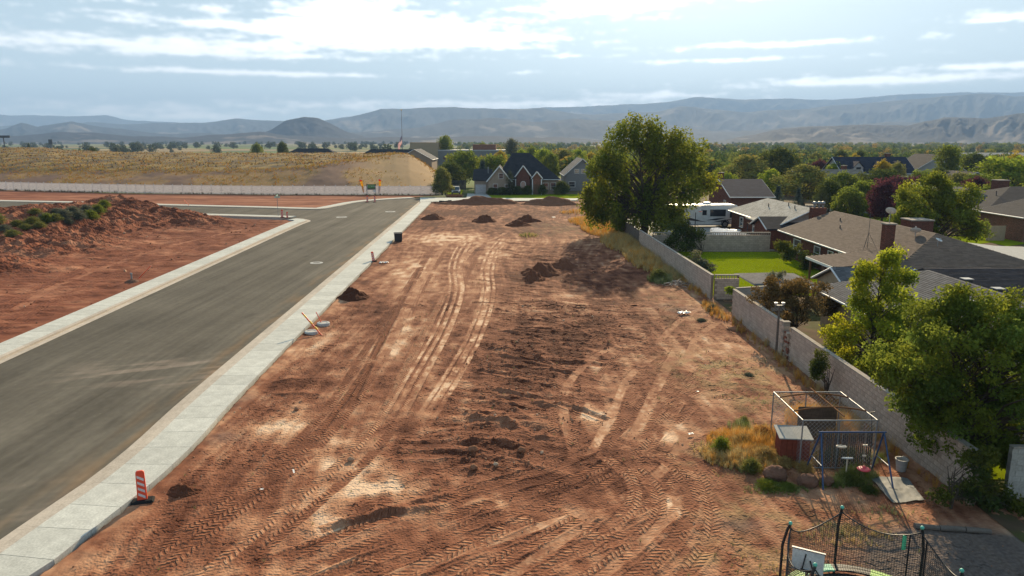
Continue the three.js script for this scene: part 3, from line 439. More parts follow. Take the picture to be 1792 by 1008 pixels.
{
  const nx = 420, nv = 90, p = [], c = [], idx = [];
  for (let j = 0; j <= nv; j++) for (let i = 0; i <= nx; i++) {
    const px = -260 + i / nx * 1056, v = j / nv, [d, h] = hillRow(px, v), u = (px - 896) / 1280 * 1.018, x = u * d, z = -d;
    const bump = (0.25 * fbm(x * 0.12, z * 0.12, 4) + 0.12 * noise(x * 0.7, z * 0.7)) * smooth(0, 0.06, v) * smooth(800, 740, px);
    p.push(x, h + bump, z); hillPts.push([x, h + bump, z, px, v]);
    const n = fbm(x * 0.09, z * 0.05, 4), bank = v < 0.3 ? 1 : 0, soilK = smooth(-0.15, 0.45, n + (px > 520 ? 0.05 : -0.1) * 1 + bank * 0.18 + 0.2 * noise(x * 0.6, z * 0.4));
    const endK = smooth(600, 690, px) * (v < 0.62 ? 1 : 0), fieldK = v > 0.3 ? 1 : 0, mot = smooth(-0.25, 0.3, fbm(x * 0.16, z * 0.1, 3)); let cr = fieldK ? mix(0.105, 0.24, mot) : mix(0.25, 0.15, soilK), cg = fieldK ? mix(0.08, 0.165, mot) : mix(0.155, 0.094, soilK), cb = fieldK ? mix(0.05, 0.065, mot) : mix(0.07, 0.07, soilK); c.push(mix(cr, 0.31, endK * 0.8), mix(cg, 0.205, endK * 0.8), mix(cb, 0.10, endK * 0.8));
  }
  for (let j = 0; j < nv; j++) for (let i = 0; i < nx; i++) { const a = j * (nx + 1) + i, b = a + 1, q = a + nx + 1, d = q + 1; idx.push(a, b, d, a, d, q); }
  const g = new THREE.BufferGeometry(); g.setAttribute('position', new THREE.Float32BufferAttribute(p, 3)); g.setAttribute('color', new THREE.Float32BufferAttribute(c, 3)); g.setIndex(idx); g.computeVertexNormals();
  struct('hill', g, std(1, 1, 1, 0.95, { vertexColors: true }));
}
// a grass tuft and its scatterer
function tuftGeo(n, w, lean, seed) {
  const r = rngOf(seed), mb = new MB();
  for (let i = 0; i < n; i++) { const a = r() * 6.28, k = lean * (0.3 + r()), h = 0.55 + 0.45 * r(), b = r() * 6.28, q = 0.16 * r(), o = V(Math.cos(b) * q, 0, Math.sin(b) * q), s = V(-Math.sin(a) * w, 0, Math.cos(a) * w), mid = V(o.x + Math.cos(a) * k * 0.35, h * 0.6, o.z + Math.sin(a) * k * 0.35), tip = V(o.x + Math.cos(a) * k, h, o.z + Math.sin(a) * k); const A = V(0, 0, 0).subVectors(o, s), B = V(0, 0, 0).addVectors(o, s), C = V(0, 0, 0).addVectors(mid, s).addScaledVector(s, -0.35), D = V(0, 0, 0).subVectors(mid, s).addScaledVector(s, 0.35); mb.quad(A, B, C, D).tri(D, C, tip); }
  return mb.geo();
}
const leafy = (r, g, b, t = 0.4, o = {}) => { const m = new THREE.MeshPhysicalMaterial({ roughness: 0.95, transmission: t, thickness: 0, side: THREE.DoubleSide, specularIntensity: 0, ...o }); m.color.setRGB(r, g, b); return m; };
const bladeMat = leafy(1, 1, 1, 0.35);
function scatter(name, geo, mat, list) { // list of [x, y, z, height, spread, turn, r, g, b]
  const im = new THREE.InstancedMesh(geo, mat, list.length), m = new THREE.Matrix4(), q = new THREE.Quaternion(), c = new THREE.Color(), up = V(0, 1, 0);
  list.forEach(([x, y, z, h, s, t, r, g, b], k) => { q.setFromAxisAngle(up, t); m.compose(V(x, y, z), q, V(s, h, s)); im.setMatrixAt(k, m); im.setColorAt(k, c.setRGB(r, g, b)); });
  im.name = numbered(name); im.userData.kind = 'stuff'; im.castShadow = im.receiveShadow = true; scene.add(im); return im;
}
const tuftA = tuftGeo(12, 0.022, 0.35, 3), tuftB = tuftGeo(16, 0.03, 0.5, 4), tuftC = tuftGeo(26, 0.011, 0.42, 6);
{
  const r = rngOf(33), L = [];
  while (L.length < 26000) {
    const [x, y, z, px, v] = hillPts[Math.floor(r() * hillPts.length)]; if (v > 0.8 || px > 780) continue;
    const n = fbm(x * 0.09, z * 0.05, 4) + 0.4 * noise(x * 0.5, z * 0.5), keep = (v < 0.26 ? (px > 250 ? 0.07 : 0.25) : v < 0.34 ? 1.0 : 0.62) - n * 0.9; if (r() > keep) continue;
    const k = r(), dark = k < 0.32 + 0.5 * noise(x * 0.15, z * 0.12) && v > 0.34, h = (v < 0.3 ? 0.45 : 0.5) * (0.35 + 1.3 * r() * r());
    const col = dark ? [0.10, 0.07, 0.04] : k < 0.75 ? [0.42, 0.245, 0.05] : [0.46, 0.30, 0.09];
    L.push([x + (r() - 0.5) * 1.4, y - 0.05, z + (r() - 0.5) * 1.4, h, h * 1.5, r() * 6, ...col.map((q) => q * (0.8 + 0.4 * r()))]);
  }
  scatter('dry_grass', tuftB, bladeMat, L);
}
// ---------------------------------------------------------------- mountains
const roughLine = (l, x, seed) => interp(l, x) + 5.0 * noise(x * 0.0105 + seed, 3.3) + 1.4 * noise(x * 0.03 + seed, 9.3) + 0.7 * noise(x * 0.07, seed) + 0.35 * noise(x * 0.2, seed + 4);
function mountain(name, label, line, d, foot, seed, { pale = 0.35, gully = 1, cap = 0 } = {}) {
  const x0 = line[0][0], x1 = line[line.length - 1][0], nx = Math.round((x1 - x0) / 3.2), nv = 60, p = [], c = [], idx = [];
  for (let j = 0; j <= nv; j++) for (let i = 0; i <= nx; i++) {
    const px = x0 + (x1 - x0) * i / nx, v = j / nv, top = Math.max(2, atD(px, roughLine(line, px, seed), d).y);
    const t = Math.min(1, v / 0.8), dd = v <= 0.8 ? d - foot * (1 - t) : d + foot * 0.5 * (v - 0.8) / 0.2;
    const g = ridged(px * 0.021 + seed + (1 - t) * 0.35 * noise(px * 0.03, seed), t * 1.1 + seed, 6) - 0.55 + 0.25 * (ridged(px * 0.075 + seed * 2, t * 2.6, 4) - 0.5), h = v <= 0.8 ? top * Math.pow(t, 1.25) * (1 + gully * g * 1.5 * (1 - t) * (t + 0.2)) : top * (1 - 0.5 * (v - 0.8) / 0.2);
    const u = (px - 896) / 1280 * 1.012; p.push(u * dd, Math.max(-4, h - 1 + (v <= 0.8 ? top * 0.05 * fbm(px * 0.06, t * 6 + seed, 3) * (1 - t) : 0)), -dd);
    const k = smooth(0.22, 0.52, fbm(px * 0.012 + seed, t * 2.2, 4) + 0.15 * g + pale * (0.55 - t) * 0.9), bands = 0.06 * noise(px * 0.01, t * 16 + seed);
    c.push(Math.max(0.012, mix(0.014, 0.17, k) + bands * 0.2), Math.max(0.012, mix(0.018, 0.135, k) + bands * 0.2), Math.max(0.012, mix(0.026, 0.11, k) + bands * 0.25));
  }
  for (let j = 0; j < nv; j++) for (let i = 0; i < nx; i++) { const a = j * (nx + 1) + i, b = a + 1, q = a + nx + 1, e = q + 1; idx.push(a, b, e, a, e, q); }
  const g = new THREE.BufferGeometry(); g.setAttribute('position', new THREE.Float32BufferAttribute(p, 3)); g.setAttribute('color', new THREE.Float32BufferAttribute(c, 3)); g.setIndex(idx); g.computeVertexNormals();
  return struct(name, g, std(1, 1, 1, 1, { vertexColors: true }));
}
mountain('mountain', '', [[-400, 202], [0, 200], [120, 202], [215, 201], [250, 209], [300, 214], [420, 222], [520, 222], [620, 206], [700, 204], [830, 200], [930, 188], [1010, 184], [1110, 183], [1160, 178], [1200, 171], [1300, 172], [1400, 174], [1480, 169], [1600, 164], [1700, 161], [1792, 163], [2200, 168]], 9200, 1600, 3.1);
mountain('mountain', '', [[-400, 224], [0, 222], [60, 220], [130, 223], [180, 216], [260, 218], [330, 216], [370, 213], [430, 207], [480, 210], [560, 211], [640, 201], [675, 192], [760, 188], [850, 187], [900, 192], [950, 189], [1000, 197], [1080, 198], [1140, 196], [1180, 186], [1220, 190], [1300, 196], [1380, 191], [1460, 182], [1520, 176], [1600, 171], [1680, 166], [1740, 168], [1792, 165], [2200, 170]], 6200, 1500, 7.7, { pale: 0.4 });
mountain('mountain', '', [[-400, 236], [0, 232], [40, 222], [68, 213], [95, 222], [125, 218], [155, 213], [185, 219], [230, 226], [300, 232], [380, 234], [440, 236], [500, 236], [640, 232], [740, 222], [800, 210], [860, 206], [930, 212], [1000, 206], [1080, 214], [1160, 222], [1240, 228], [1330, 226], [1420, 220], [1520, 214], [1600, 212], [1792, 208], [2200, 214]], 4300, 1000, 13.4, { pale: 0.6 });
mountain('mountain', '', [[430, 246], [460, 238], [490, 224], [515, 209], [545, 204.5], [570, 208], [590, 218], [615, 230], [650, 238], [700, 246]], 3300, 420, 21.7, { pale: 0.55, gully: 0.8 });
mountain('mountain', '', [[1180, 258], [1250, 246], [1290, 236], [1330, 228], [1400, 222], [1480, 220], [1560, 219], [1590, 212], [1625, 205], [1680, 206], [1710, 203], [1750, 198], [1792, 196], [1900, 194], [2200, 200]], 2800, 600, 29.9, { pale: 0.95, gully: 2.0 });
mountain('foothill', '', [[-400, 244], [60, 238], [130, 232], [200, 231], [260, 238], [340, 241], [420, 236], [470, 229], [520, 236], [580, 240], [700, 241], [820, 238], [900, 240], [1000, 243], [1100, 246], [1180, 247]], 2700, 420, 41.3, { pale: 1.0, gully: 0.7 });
// ---------------------------------------------------------------- building materials
const shingleTex = (seed) => tex(512, 512, (u, v) => { const row = Math.floor(v * 24), k = Math.floor(u * 16 + (row % 2) * 0.5 + row * 0.37), n = 0.82 + 0.22 * noise(k * 3.7 + seed, row * 5.3 + 0.5) + 0.12 * pn(u, v, 60, 60, 2) + 0.1 * pn(u, v, 3, 3); return [n, n, n]; }, { size: [4.8, 3.6] });
const shingleBump = tex(512, 512, (u, v) => { const f = v * 24 - Math.floor(v * 24); return 0.3 + 0.6 * (1 - f) * smooth(0, 0.08, f) + 0.1 * pn(u, v, 50, 50, 2); }, { size: [4.8, 3.6], srgb: false });
const shMap = shingleTex(1);
const roofMat = (r, g, b) => std(r, g, b, 0.92, { map: shMap, bumpMap: shingleBump, bumpScale: 0.02 });
const brickMap = tex(512, 512, (u, v) => { const row = Math.floor(v * 32), off = (row % 2) * 0.5, c = u * 10 + off, k = Math.floor(c), fu = c - k, fv = v * 32 - row, m = fu < 0.05 || fv < 0.14 ? 1 : 0, n = 0.8 + 0.35 * noise((k % 10) * 3.1 + 0.3, row * 4.7) + 0.1 * pn(u, v, 50, 50, 2); return m ? [0.62, 0.56, 0.5] : [0.56 * n, 0.33 * n, 0.26 * n]; }, { size: [2.2, 2.4] });
const brickBump = tex(512, 512, (u, v) => { const row = Math.floor(v * 32), c = u * 10 + (row % 2) * 0.5, fu = c - Math.floor(c), fv = v * 32 - row; return (fu < 0.05 || fv < 0.14 ? 0.2 : 0.7) + 0.1 * pn(u, v, 50, 50, 2); }, { size: [2.2, 2.4], srgb: false });
const B = {
  brick: std(0.72, 0.68, 0.7, 0.92, { map: brickMap, bumpMap: brickBump, bumpScale: 0.01 }), brickTan: std(1.15, 1.15, 1.1, 0.92, { map: brickMap, bumpMap: brickBump, bumpScale: 0.01 }),
  stone: std(1.1, 1.3, 1.3, 0.92, { map: brickMap, bumpMap: brickBump, bumpScale: 0.02 }), stucco: std(0.40, 0.31, 0.24, 0.92, { map: grainTex, bumpMap: fineBump, bumpScale: 0.006 }), tan: std(0.50, 0.37, 0.24, 0.9, { map: grainTex }), siding: std(0.55, 0.54, 0.53, 0.7, { map: streakTex }), grey: std(0.26, 0.245, 0.235, 0.8, { map: grainTex }),
  roofBrown: roofMat(0.20, 0.155, 0.125), roofGrey: roofMat(0.17, 0.165, 0.17), roofDark: roofMat(0.05, 0.05, 0.058), roofNavy: roofMat(0.045, 0.05, 0.075), roofPale: roofMat(0.42, 0.41, 0.38), roofTan: roofMat(0.34, 0.28, 0.22),
  block: std(0.60, 0.465, 0.365, 0.95, { map: grainTex, bumpMap: fineBump, bumpScale: 0.012 }), blockB: std(0.64, 0.495, 0.39, 0.95, { map: grainTex, bumpMap: fineBump, bumpScale: 0.012 }), blockC: std(0.555, 0.43, 0.34, 0.95, { map: grainTex, bumpMap: fineBump, bumpScale: 0.012 }), mortar: std(0.32, 0.24, 0.185, 0.95, { map: grainTex }), cap: std(0.44, 0.38, 0.32, 0.9, { map: grainTex }),
};
// ---------------------------------------------------------------- roofs, windows, houses
// planes of a pitched roof over a rectangle; axis of the ridge; hip insets at the low and the high end
function roofPlanes(x0, x1, z0, z1, eave, ridge, axis, hA, hB) {
  const q = [], E = eave, R = ridge; // x0 < x1, z0 > z1 (z0 nearer the street end)
  if (axis === 'z') {
    const xm = (x0 + x1) / 2, a = V(xm, R, z0 - hA), b = V(xm, R, z1 + hB);
    q.push(['w', V(x0, E, z1), V(x0, E, z0), a, b], ['e', V(x1, E, z0), V(x1, E, z1), b, a]);
    if (hA) q.push(['s', V(x0, E, z0), V(x1, E, z0), a, a]); if (hB) q.push(['n', V(x1, E, z1), V(x0, E, z1), b, b]);
  } else {
    const zm = (z0 + z1) / 2, a = V(x0 + hA, R, zm), b = V(x1 - hB, R, zm);
    q.push(['s', V(x0, E, z0), V(x1, E, z0), b, a], ['n', V(x1, E, z1), V(x0, E, z1), a, b]);
    if (hA) q.push(['w', V(x0, E, z1), V(x0, E, z0), a, a]); if (hB) q.push(['e', V(x1, E, z0), V(x1, E, z1), b, b]);
  }
  return q;
}
function roofBody(mb, planes, th = 0.16) {
  for (const [, A, Bq, C, D] of planes) {
    const tri = C.distanceTo(D) < 0.01, dn = (p) => V(p.x, p.y - th, p.z), top = tri ? [A, Bq, C] : [A, Bq, C, D];
    mb.poly(top).poly(top.map(dn).reverse()).quad(dn(A), dn(Bq), Bq, A);
    if (!tri) mb.quad(dn(Bq), dn(C), C, Bq).quad(dn(D), dn(A), A, D);
  }
  return mb;
}
function shingles([, A, Bq, C, D], sets, r, skip) { // courses of tabs, each butt a little proud of the course below
  const n = V(0, 0, 0).crossVectors(V(0, 0, 0).subVectors(Bq, A), V(0, 0, 0).subVectors(D, A)).normalize(), rows = Math.max(3, Math.round(lerpV(A, Bq, 0.5).distanceTo(lerpV(D, C, 0.5)) / 0.165));
  for (let i = 0; i < rows; i++) {
    const t0 = i / rows, t1 = Math.min(1, (i + 1.08) / rows), L0 = lerpV(A, D, t0), R0 = lerpV(Bq, C, t0), L1 = lerpV(A, D, t1), R1 = lerpV(Bq, C, t1), w = L0.distanceTo(R0), k = Math.max(1, Math.round(w / 0.46));
    for (let j = 0; j < k; j++) {
      const off = i % 2 ? 0.5 / k : 0, a = clamp(j / k + off), b = clamp((j + 0.97) / k + off); if (b - a < 0.002) continue;
      const lift = 0.026 + 0.005 * r(), P = lerpV(L0, R0, a).addScaledVector(n, lift), Q = lerpV(L0, R0, b).addScaledVector(n, lift), S = lerpV(L1, R1, b).addScaledVector(n, 0.006), T = lerpV(L1, R1, a).addScaledVector(n, 0.006);
      if (skip && skip(P)) continue;
      const m = sets[Math.floor(r() * sets.length)], P0 = P.clone().addScaledVector(n, -lift + 0.004), Q0 = Q.clone().addScaledVector(n, -lift + 0.004);
      m.quad(P, Q, S, T).quad(P0, Q0, Q, P);
    }
  }
}
function shingleParts(planes, parent, color, seed, skip) {
  const r = rngOf(seed), sets = [new MB(), new MB(), new MB()]; planes.forEach((p) => shingles(p, sets, r, skip));
  sets.forEach((s, i) => { const k = [0.88, 1, 1.12][i]; stuffPart('shingle', s, std(color[0] * k, color[1] * k, color[2] * k, 0.93, { map: grainTex }), parent); });
}
function windowPart(parent, face, a, y, w, h, plane, frameMat = M.trim) { // a: place along the wall, plane: the wall's own coordinate
  const s = face === 's' || face === 'e' ? 1 : -1, X = face === 'w' || face === 'e';
  const bar = (mb, da, dy, sa, sy, o, t) => X ? mb.box(plane + s * o, y + dy, a + da, t, sy, sa) : mb.box(a + da, y + dy, plane + s * o, sa, sy, t);
  const f = new MB(), b = 0.09; bar(f, 0, h / 2 + b / 2, w + 2 * b, b, 0.03, 0.1); bar(f, 0, -h / 2 - b / 2, w + 2 * b, b, 0.04, 0.14); bar(f, -w / 2 - b / 2, 0, b, h, 0.03, 0.1); bar(f, w / 2 + b / 2, 0, b, h, 0.03, 0.1); bar(f, 0, 0, w, 0.045, 0.03, 0.05);
  const fr = part('window', f, frameMat, parent);
  const g = new MB(); bar(g, 0, 0, w, h, 0.002, 0.03); part('pane', g, M.glass, fr);
}
function gableWall(mb, face, plane, a0, a1, y0, y1, th = 0.2) { // triangle under a gable
  const am = (a0 + a1) / 2;
  if (face === 's' || face === 'n') mb.prism([[a0, y0], [a1, y0], [am, y1]], plane, plane - th);
  else { const A = V(plane, y0, a0), C = V(plane, y0, a1), T = V(plane, y1, am), o = (p) => V(p.x + th, p.y, p.z); mb.tri(A, C, T).tri(o(C), o(A), o(T)).quad(A, o(A), o(C), C).quad(C, o(C), o(T), T).quad(T, o(T), o(A), A); }
}
function house(name, label, category, o) {
  const t = thing(name, label, category, V(0, 0, 0), 0, o.group), ov = o.ov ?? 0.5, y0 = o.y0 ?? -0.4, { x0, x1, z0, z1, eave, ridge, axis } = o, wm = o.wall ?? B.brick, pitch = (ridge - eave) / ((axis === 'z' ? x1 - x0 : z0 - z1) / 2), we = eave + pitch * ov - 0.17;
  const w = new MB().box((x0 + x1) / 2, (y0 + we) / 2, (z0 + z1) / 2, x1 - x0 - 2 * ov, we - y0, z0 - z1 - 2 * ov);
  const planes = roofPlanes(x0, x1, z0, z1, eave, ridge, axis, o.hA ?? 0, o.hB ?? 0);
  const gm = o.gableMat, gw = gm ? new MB() : w, gt = ridge - 0.17 - 0.001;
  if (axis === 'z') { if (!o.hA) gableWall(gw, 's', z0 - ov - 0.01, x0 + ov, x1 - ov, we - 0.02, gt); if (!o.hB) gableWall(gw, 's', z1 + ov + 0.21, x0 + ov, x1 - ov, we - 0.02, gt); }
  else { if (!o.hA) gableWall(gw, 'w', x0 + ov + 0.01, z1 + ov, z0 - ov, we - 0.02, gt); if (!o.hB) gableWall(gw, 'w', x1 - ov - 0.21, z1 + ov, z0 - ov, we - 0.02, gt); }
  part('wall', w, wm, t); if (gm) part('gable', gw, gm, t);
  const rf = part('roof', roofBody(new MB(), planes), o.roof, t);
  if (o.shingle) shingleParts(planes, rf, o.shingle, o.seed ?? 5, o.skip);
  const f = new MB(); for (const [, A, C, D, E] of planes) { const d = V(0, 0, 0).subVectors(C, A).normalize(), n = V(d.z, 0, -d.x).multiplyScalar(-0.02); const a = A.clone().add(n), c = C.clone().add(n); f.tube(V(a.x, a.y - 0.09, a.z), V(c.x, c.y - 0.09, c.z), 0.085, 0.085, 4); if (D.distanceTo(E) > 0.01) { if (o.rake !== false) { const hipL = Math.abs((E.x - A.x) * d.x + (E.z - A.z) * d.z) > 0.3, hipR = Math.abs((D.x - C.x) * d.x + (D.z - C.z) * d.z) > 0.3, k = V(0, -0.09, 0); if (!hipL) f.tube(A.clone().addScaledVector(d, -0.02).add(k), E.clone().addScaledVector(d, -0.02).add(k), 0.085, 0.085, 4); if (!hipR) f.tube(C.clone().addScaledVector(d, 0.02).add(k), D.clone().addScaledVector(d, 0.02).add(k), 0.085, 0.085, 4); } } }
  part('fascia', f, o.trim ?? M.trim, t);
  for (const [face, a, y, ww, hh] of o.windows ?? []) windowPart(t, face, a, y, ww, hh, face === 's' ? z0 - ov : face === 'n' ? z1 + ov : face === 'w' ? x0 + ov : x1 - ov, o.frame);
  for (const [x, z, s, yb, yt] of o.chimneys ?? []) { const c = part('chimney', bx(x, (yb + yt) / 2, z, s, yt - yb, s), o.chimneyMat ?? B.brick, t); part('chimney_cap', bx(x, yt + 0.05, z, s + 0.14, 0.1, s + 0.14), B.cap, c); }
  for (const [x, y, z] of o.pipes ?? []) part('vent_pipe', new MB().tube(V(x, y - 0.3, z), V(x, y + 0.35, z), 0.06, 0.06, 8), M.darkMetal, t);
  return t;
}
// ---------------------------------------------------------------- houses beyond the block wall
const h1 = house('brick_house', 'long brick house with brown shingle roof, brick chimney and satellite dishes, beside the green lawn', 'house', { x0: 28.5, x1: 40.2, z0: -53.5, z1: -78, eave: 2.6, ridge: 4.6, axis: 'z', hA: 5.4, roof: B.roofBrown, shingle: [0.205, 0.155, 0.125], seed: 12, wall: B.brick, trim: M.trim, ov: 0.6, windows: [['w', -74, 1.4, 1.6, 1.2], ['w', -69, 1.4, 1.2, 1.2], ['w', -63.5, 1.2, 1.8, 1.9], ['w', -66, 1.4, 1.0, 1.2]], chimneys: [[30.6, -59.2, 0.75, 2, 5.3], [38.3, -69, 2.0, 2.8, 4.6]], pipes: [[32.8, 4.05, -73], [31.6, 3.65, -70.2], [33.2, 4.15, -64]] });
{ // patio roof on its posts
  const pts = [V(24.6, 2.5, -60.2), V(24.6, 2.5, -54.8), V(29.4, 2.92, -54.8), V(29.4, 2.92, -60.2)], rf = part('patio_roof', new MB().slab(pts, 0.14), B.roofBrown, h1);
  shingleParts([['w', V(24.55, 2.52, -60.3), V(24.55, 2.52, -54.7), V(29.3, 2.93, -54.7), V(29.3, 2.93, -60.3)]], rf, [0.205, 0.155, 0.125], 7);
  for (const z of [-60, -57.5, -55]) part('post', bx(24.8, 1.0, z, 0.14, 2.75, 0.14), M.wood, h1);
  part('fascia', new MB().box(24.5, 2.4, -57.5, 0.05, 0.2, 5.5), M.trim, h1);
}
function dish(name, label, foot, mastH, dir, size = 0.42) {
  const t = thing(name, label, 'satellite dish', foot, 0, undefined);
  part('mast', new MB().tube(V(0, -0.2, 0), V(0, mastH, 0), 0.03, 0.03, 8), M.galv, t);
  const d = dir.clone().normalize(), g = new THREE.SphereGeometry(size * 1.6, 20, 8, 0, 6.2832, 0, 0.68); g.translate(0, -size * 1.6, 0).rotateX(Math.PI).scale(1, 0.8, 1); const m = new THREE.Mesh(g, M.white); m.name = 'reflector'; m.castShadow = m.receiveShadow = true; m.position.set(0, mastH, 0).addScaledVector(d, 0.1); m.quaternion.setFromUnitVectors(V(0, 1, 0), d); t.add(m);
  const f = V(0, mastH - 0.1, 0).addScaledVector(d, size * 1.5); part('feed_arm', new MB().tube(V(0, mastH - size * 0.5, 0), f, 0.015, 0.015, 6).box(f.x, f.y, f.z, 0.08, 0.1, 0.08), M.galv, t);
  return t;
}
dish('satellite_dish', 'white satellite dish on top of the tall narrow brick chimney of the brown roofed house', V(30.6, 5.5, -59.2), 0.75, V(0.5, 0.75, -0.6), 0.4);
dish('satellite_dish', 'white satellite dish flat on the middle of the brown shingle roof', V(33.2, 4.1, -59.9), 0.45, V(0.25, 0.8, -0.5), 0.42);
dish('satellite_dish', 'small white satellite dish low on the brown roof behind the yellow-green tree top', V(33.2, 4.05, -56.6), 0.2, V(0.2, 0.7, 0.3), 0.25);
{ const t = thing('turbine_vent', 'wide brick chimney with silver turbine vents behind the far end of the brown roof', 'roof vent', V(33.5, 4.4, -80.2)); part('chimney_stack', bx(0, -0.6, 0, 1.5, 1.9, 0.9), B.brick, t); for (const x of [-0.4, 0.1, 0.5]) part('turbine', new MB().lathe([[0.1, 0], [0.12, 0.3], [0.22, 0.38], [0.25, 0.52], [0.16, 0.66], [0.0, 0.7]], V(x, 0.35, 0), 12), M.galv, t); }
{ // antenna on a tripod
  const t = thing('antenna', 'thin antenna mast on a tripod on the brown roof beside the chimney', 'antenna', V(29.9, 3.1, -61));
  part('mast', new MB().tube(V(0, 0, 0), V(0, 3.0, 0), 0.02, 0.016, 6), M.darkMetal, t);
  for (const [x, z] of [[-0.5, 0.3], [0.55, 0.3], [0, -0.55]]) part('leg', new MB().tube(V(x, x * 0.3 - 0.05, z), V(0, 1.3, 0), 0.016, 0.016, 6), M.darkMetal, t);
  part('brace', new MB().tube(V(-0.3, 0.45, 0.2), V(0.3, 0.5, 0.2), 0.012, 0.012, 5).tube(V(0.3, 0.5, 0.2), V(0, 0.45, -0.35), 0.012, 0.012, 5), M.darkMetal, t);
}
const h2 = house('shingle_house', 'house with grey shingle roof, black roof vents along its ridge, behind the nearest trees', 'house', { x0: 19.8, x1: 29.8, z0: -25.5, z1: -47.6, eave: 2.5, ridge: 4.4, axis: 'z', hB: 4.6, roof: B.roofGrey, shingle: [0.15, 0.148, 0.155], seed: 21, wall: B.tan, ov: 0.6, windows: [['w', -38, 1.3, 1.5, 1.2], ['w', -32, 1.3, 1.5, 1.2]] });
{
  const pl = roofPlanes(24.8, 41, -37.6, -49.4, 2.5, 4.42, 'x', 0, 5).filter((p) => p[0] !== 'n' || true), rf = part('roof', roofBody(new MB(), pl), B.roofDark, h2, 'dark shingle roof of the cross wing');
  shingleParts(pl.filter((p) => p[0] === 's'), rf, [0.055, 0.055, 0.066], 31, (p) => p.x < 29 - (p.z + 37.6) * 0.0 - Math.max(0, (-37.6 - p.z)) * 0.83);
  part('wall', bx(33.8, 1.05, -43.5, 12.6, 2.9, 10.4), B.tan, h2);
  for (const [z, x] of [[-40.3, 25.5], [-37.6, 25.5], [-34.6, 25.5], [-31.2, 25.5], [-36, 23.2]]) { const y = 4.4 - Math.abs(x - 24.8) * 0.38, v = part('roof_vent', new MB().box(x, y + 0.1, z, 0.42, 0.2, 0.42), M.black, h2); part('vent_cap', new MB().box(x, y + 0.24, z, 0.52, 0.05, 0.52), M.galv, v); }
}
house('garden_shed', 'tan gabled outbuilding with white trim between the lawn and the yellow-green tree', 'shed', { x0: 22.6, x1: 28.2, z0: -47.9, z1: -54.2, eave: 1.9, ridge: 3.2, axis: 'x', roof: B.roofGrey, wall: B.tan, ov: 0.3, trim: M.white, windows: [] });
const h3 = house('pale_roofed_house', 'brick house with pale grey roof and white gable, beside the misty yard', 'house', { x0: 29.7, x1: 37.8, z0: -81.6, z1: -101, eave: 2.6, ridge: 4.5, axis: 'z', hB: 4, roof: B.roofPale, wall: B.brick, gableMat: B.siding, ov: 0.5, trim: M.white, windows: [['w', -96, 1.4, 1.2, 1.2], ['w', -90.5, 1.4, 1.4, 1.2]], pipes: [[32.2, 3.9, -92], [33.2, 4.35, -88], [33, 4.2, -85.5]] });
{ const v = new MB().box(34, 3.55, -82.0, 0.6, 0.7, 0.1); part('gable_vent', v, M.darkMetal, h3); const pl = roofPlanes(28.2, 33, -80.6, -86.4, 2.35, 3.45, 'x', 0, 0); part('roof', roofBody(new MB(), pl), B.roofDark, h3, 'dark roof of the small wing'); const w = new MB().box(30.8, 1.0, -83.5, 4.4, 2.8, 5.0); gableWall(w, 'w', 28.58, -86, -81, 2.35, 3.25); part('wall', w, B.brick, h3); windowPart(h3, 's', 31.2, 1.35, 1.0, 1.0, -81); part('fascia', new MB().tube(V(28.15, 2.28, -80.6), V(28.15, 3.36, -83.5), 0.09, 0.09, 4).tube(V(28.15, 3.36, -83.5), V(28.15, 2.28, -86.4), 0.09, 0.09, 4), M.white, h3); part('eave_return', bx(29.5, 2.62, -88.2, 1.6, 0.12, 3.6), B.roofPale, h3); }
house('brick_garage', 'tall dark red brick building with navy roof behind the motorhome', 'garage', { x0: 35.2, x1: 42.5, z0: -118.6, z1: -133, eave: 3.0, ridge: 5.5, axis: 'x', roof: B.roofNavy, wall: B.brick, ov: 0.35, windows: [['w', -122.5, 1.5, 1.0, 1.2]], chimneys: [[37, -131, 0.9, 2.5, 6.3]] });
house('ranch_house', 'low brick ranch house with grey hipped roof at the right edge', 'house', { x0: 61.5, x1: 92, z0: -95, z1: -112, eave: 3.0, ridge: 5.6, axis: 'x', hA: 8.5, hB: 8, roof: B.roofDark, wall: B.brick, ov: 0.6, windows: [['s', 66, 1.4, 1.6, 1.3]], chimneys: [[71.5, -108, 1.6, 3, 6.2]], pipes: [[66.5, 4.8, -101]] });
house('stone_house', 'stone faced gabled house wing with two tall windows at the right edge', 'house', { x0: 60.6, x1: 74, z0: -86.5, z1: -96, eave: 3.0, ridge: 4.6, axis: 'z', roof: B.roofDark, wall: B.stone, ov: 0.5, windows: [['s', 63.6, 1.5, 1.0, 1.7], ['s', 67.4, 1.5, 1.0, 1.7]] });
house('grey_wing_house', 'grey roofed house wing behind the round street tree at the right', 'house', { x0: 60.5, x1: 68.5, z0: -100, z1: -118, eave: 3.0, ridge: 5.4, axis: 'z', hA: 3.7, roof: B.roofGrey, wall: B.brick, ov: 0.5, windows: [['w', -104, 1.4, 1.4, 1.2]] });
{ const t = thing('vinyl_gate', 'tan board gate panel beside the brick wall of the ranch house', 'gate', V(57.8, 0, -88.5)); for (let i = 0; i < 12; i++) part('board', bx(i * 0.19, 0.9, 0, 0.17, 1.8, 0.04), B.tan, t); part('rail', bx(1.05, 1.5, -0.06, 2.3, 0.1, 0.06).box(1.05, 0.4, -0.06, 2.3, 0.1, 0.06), B.tan, t); }
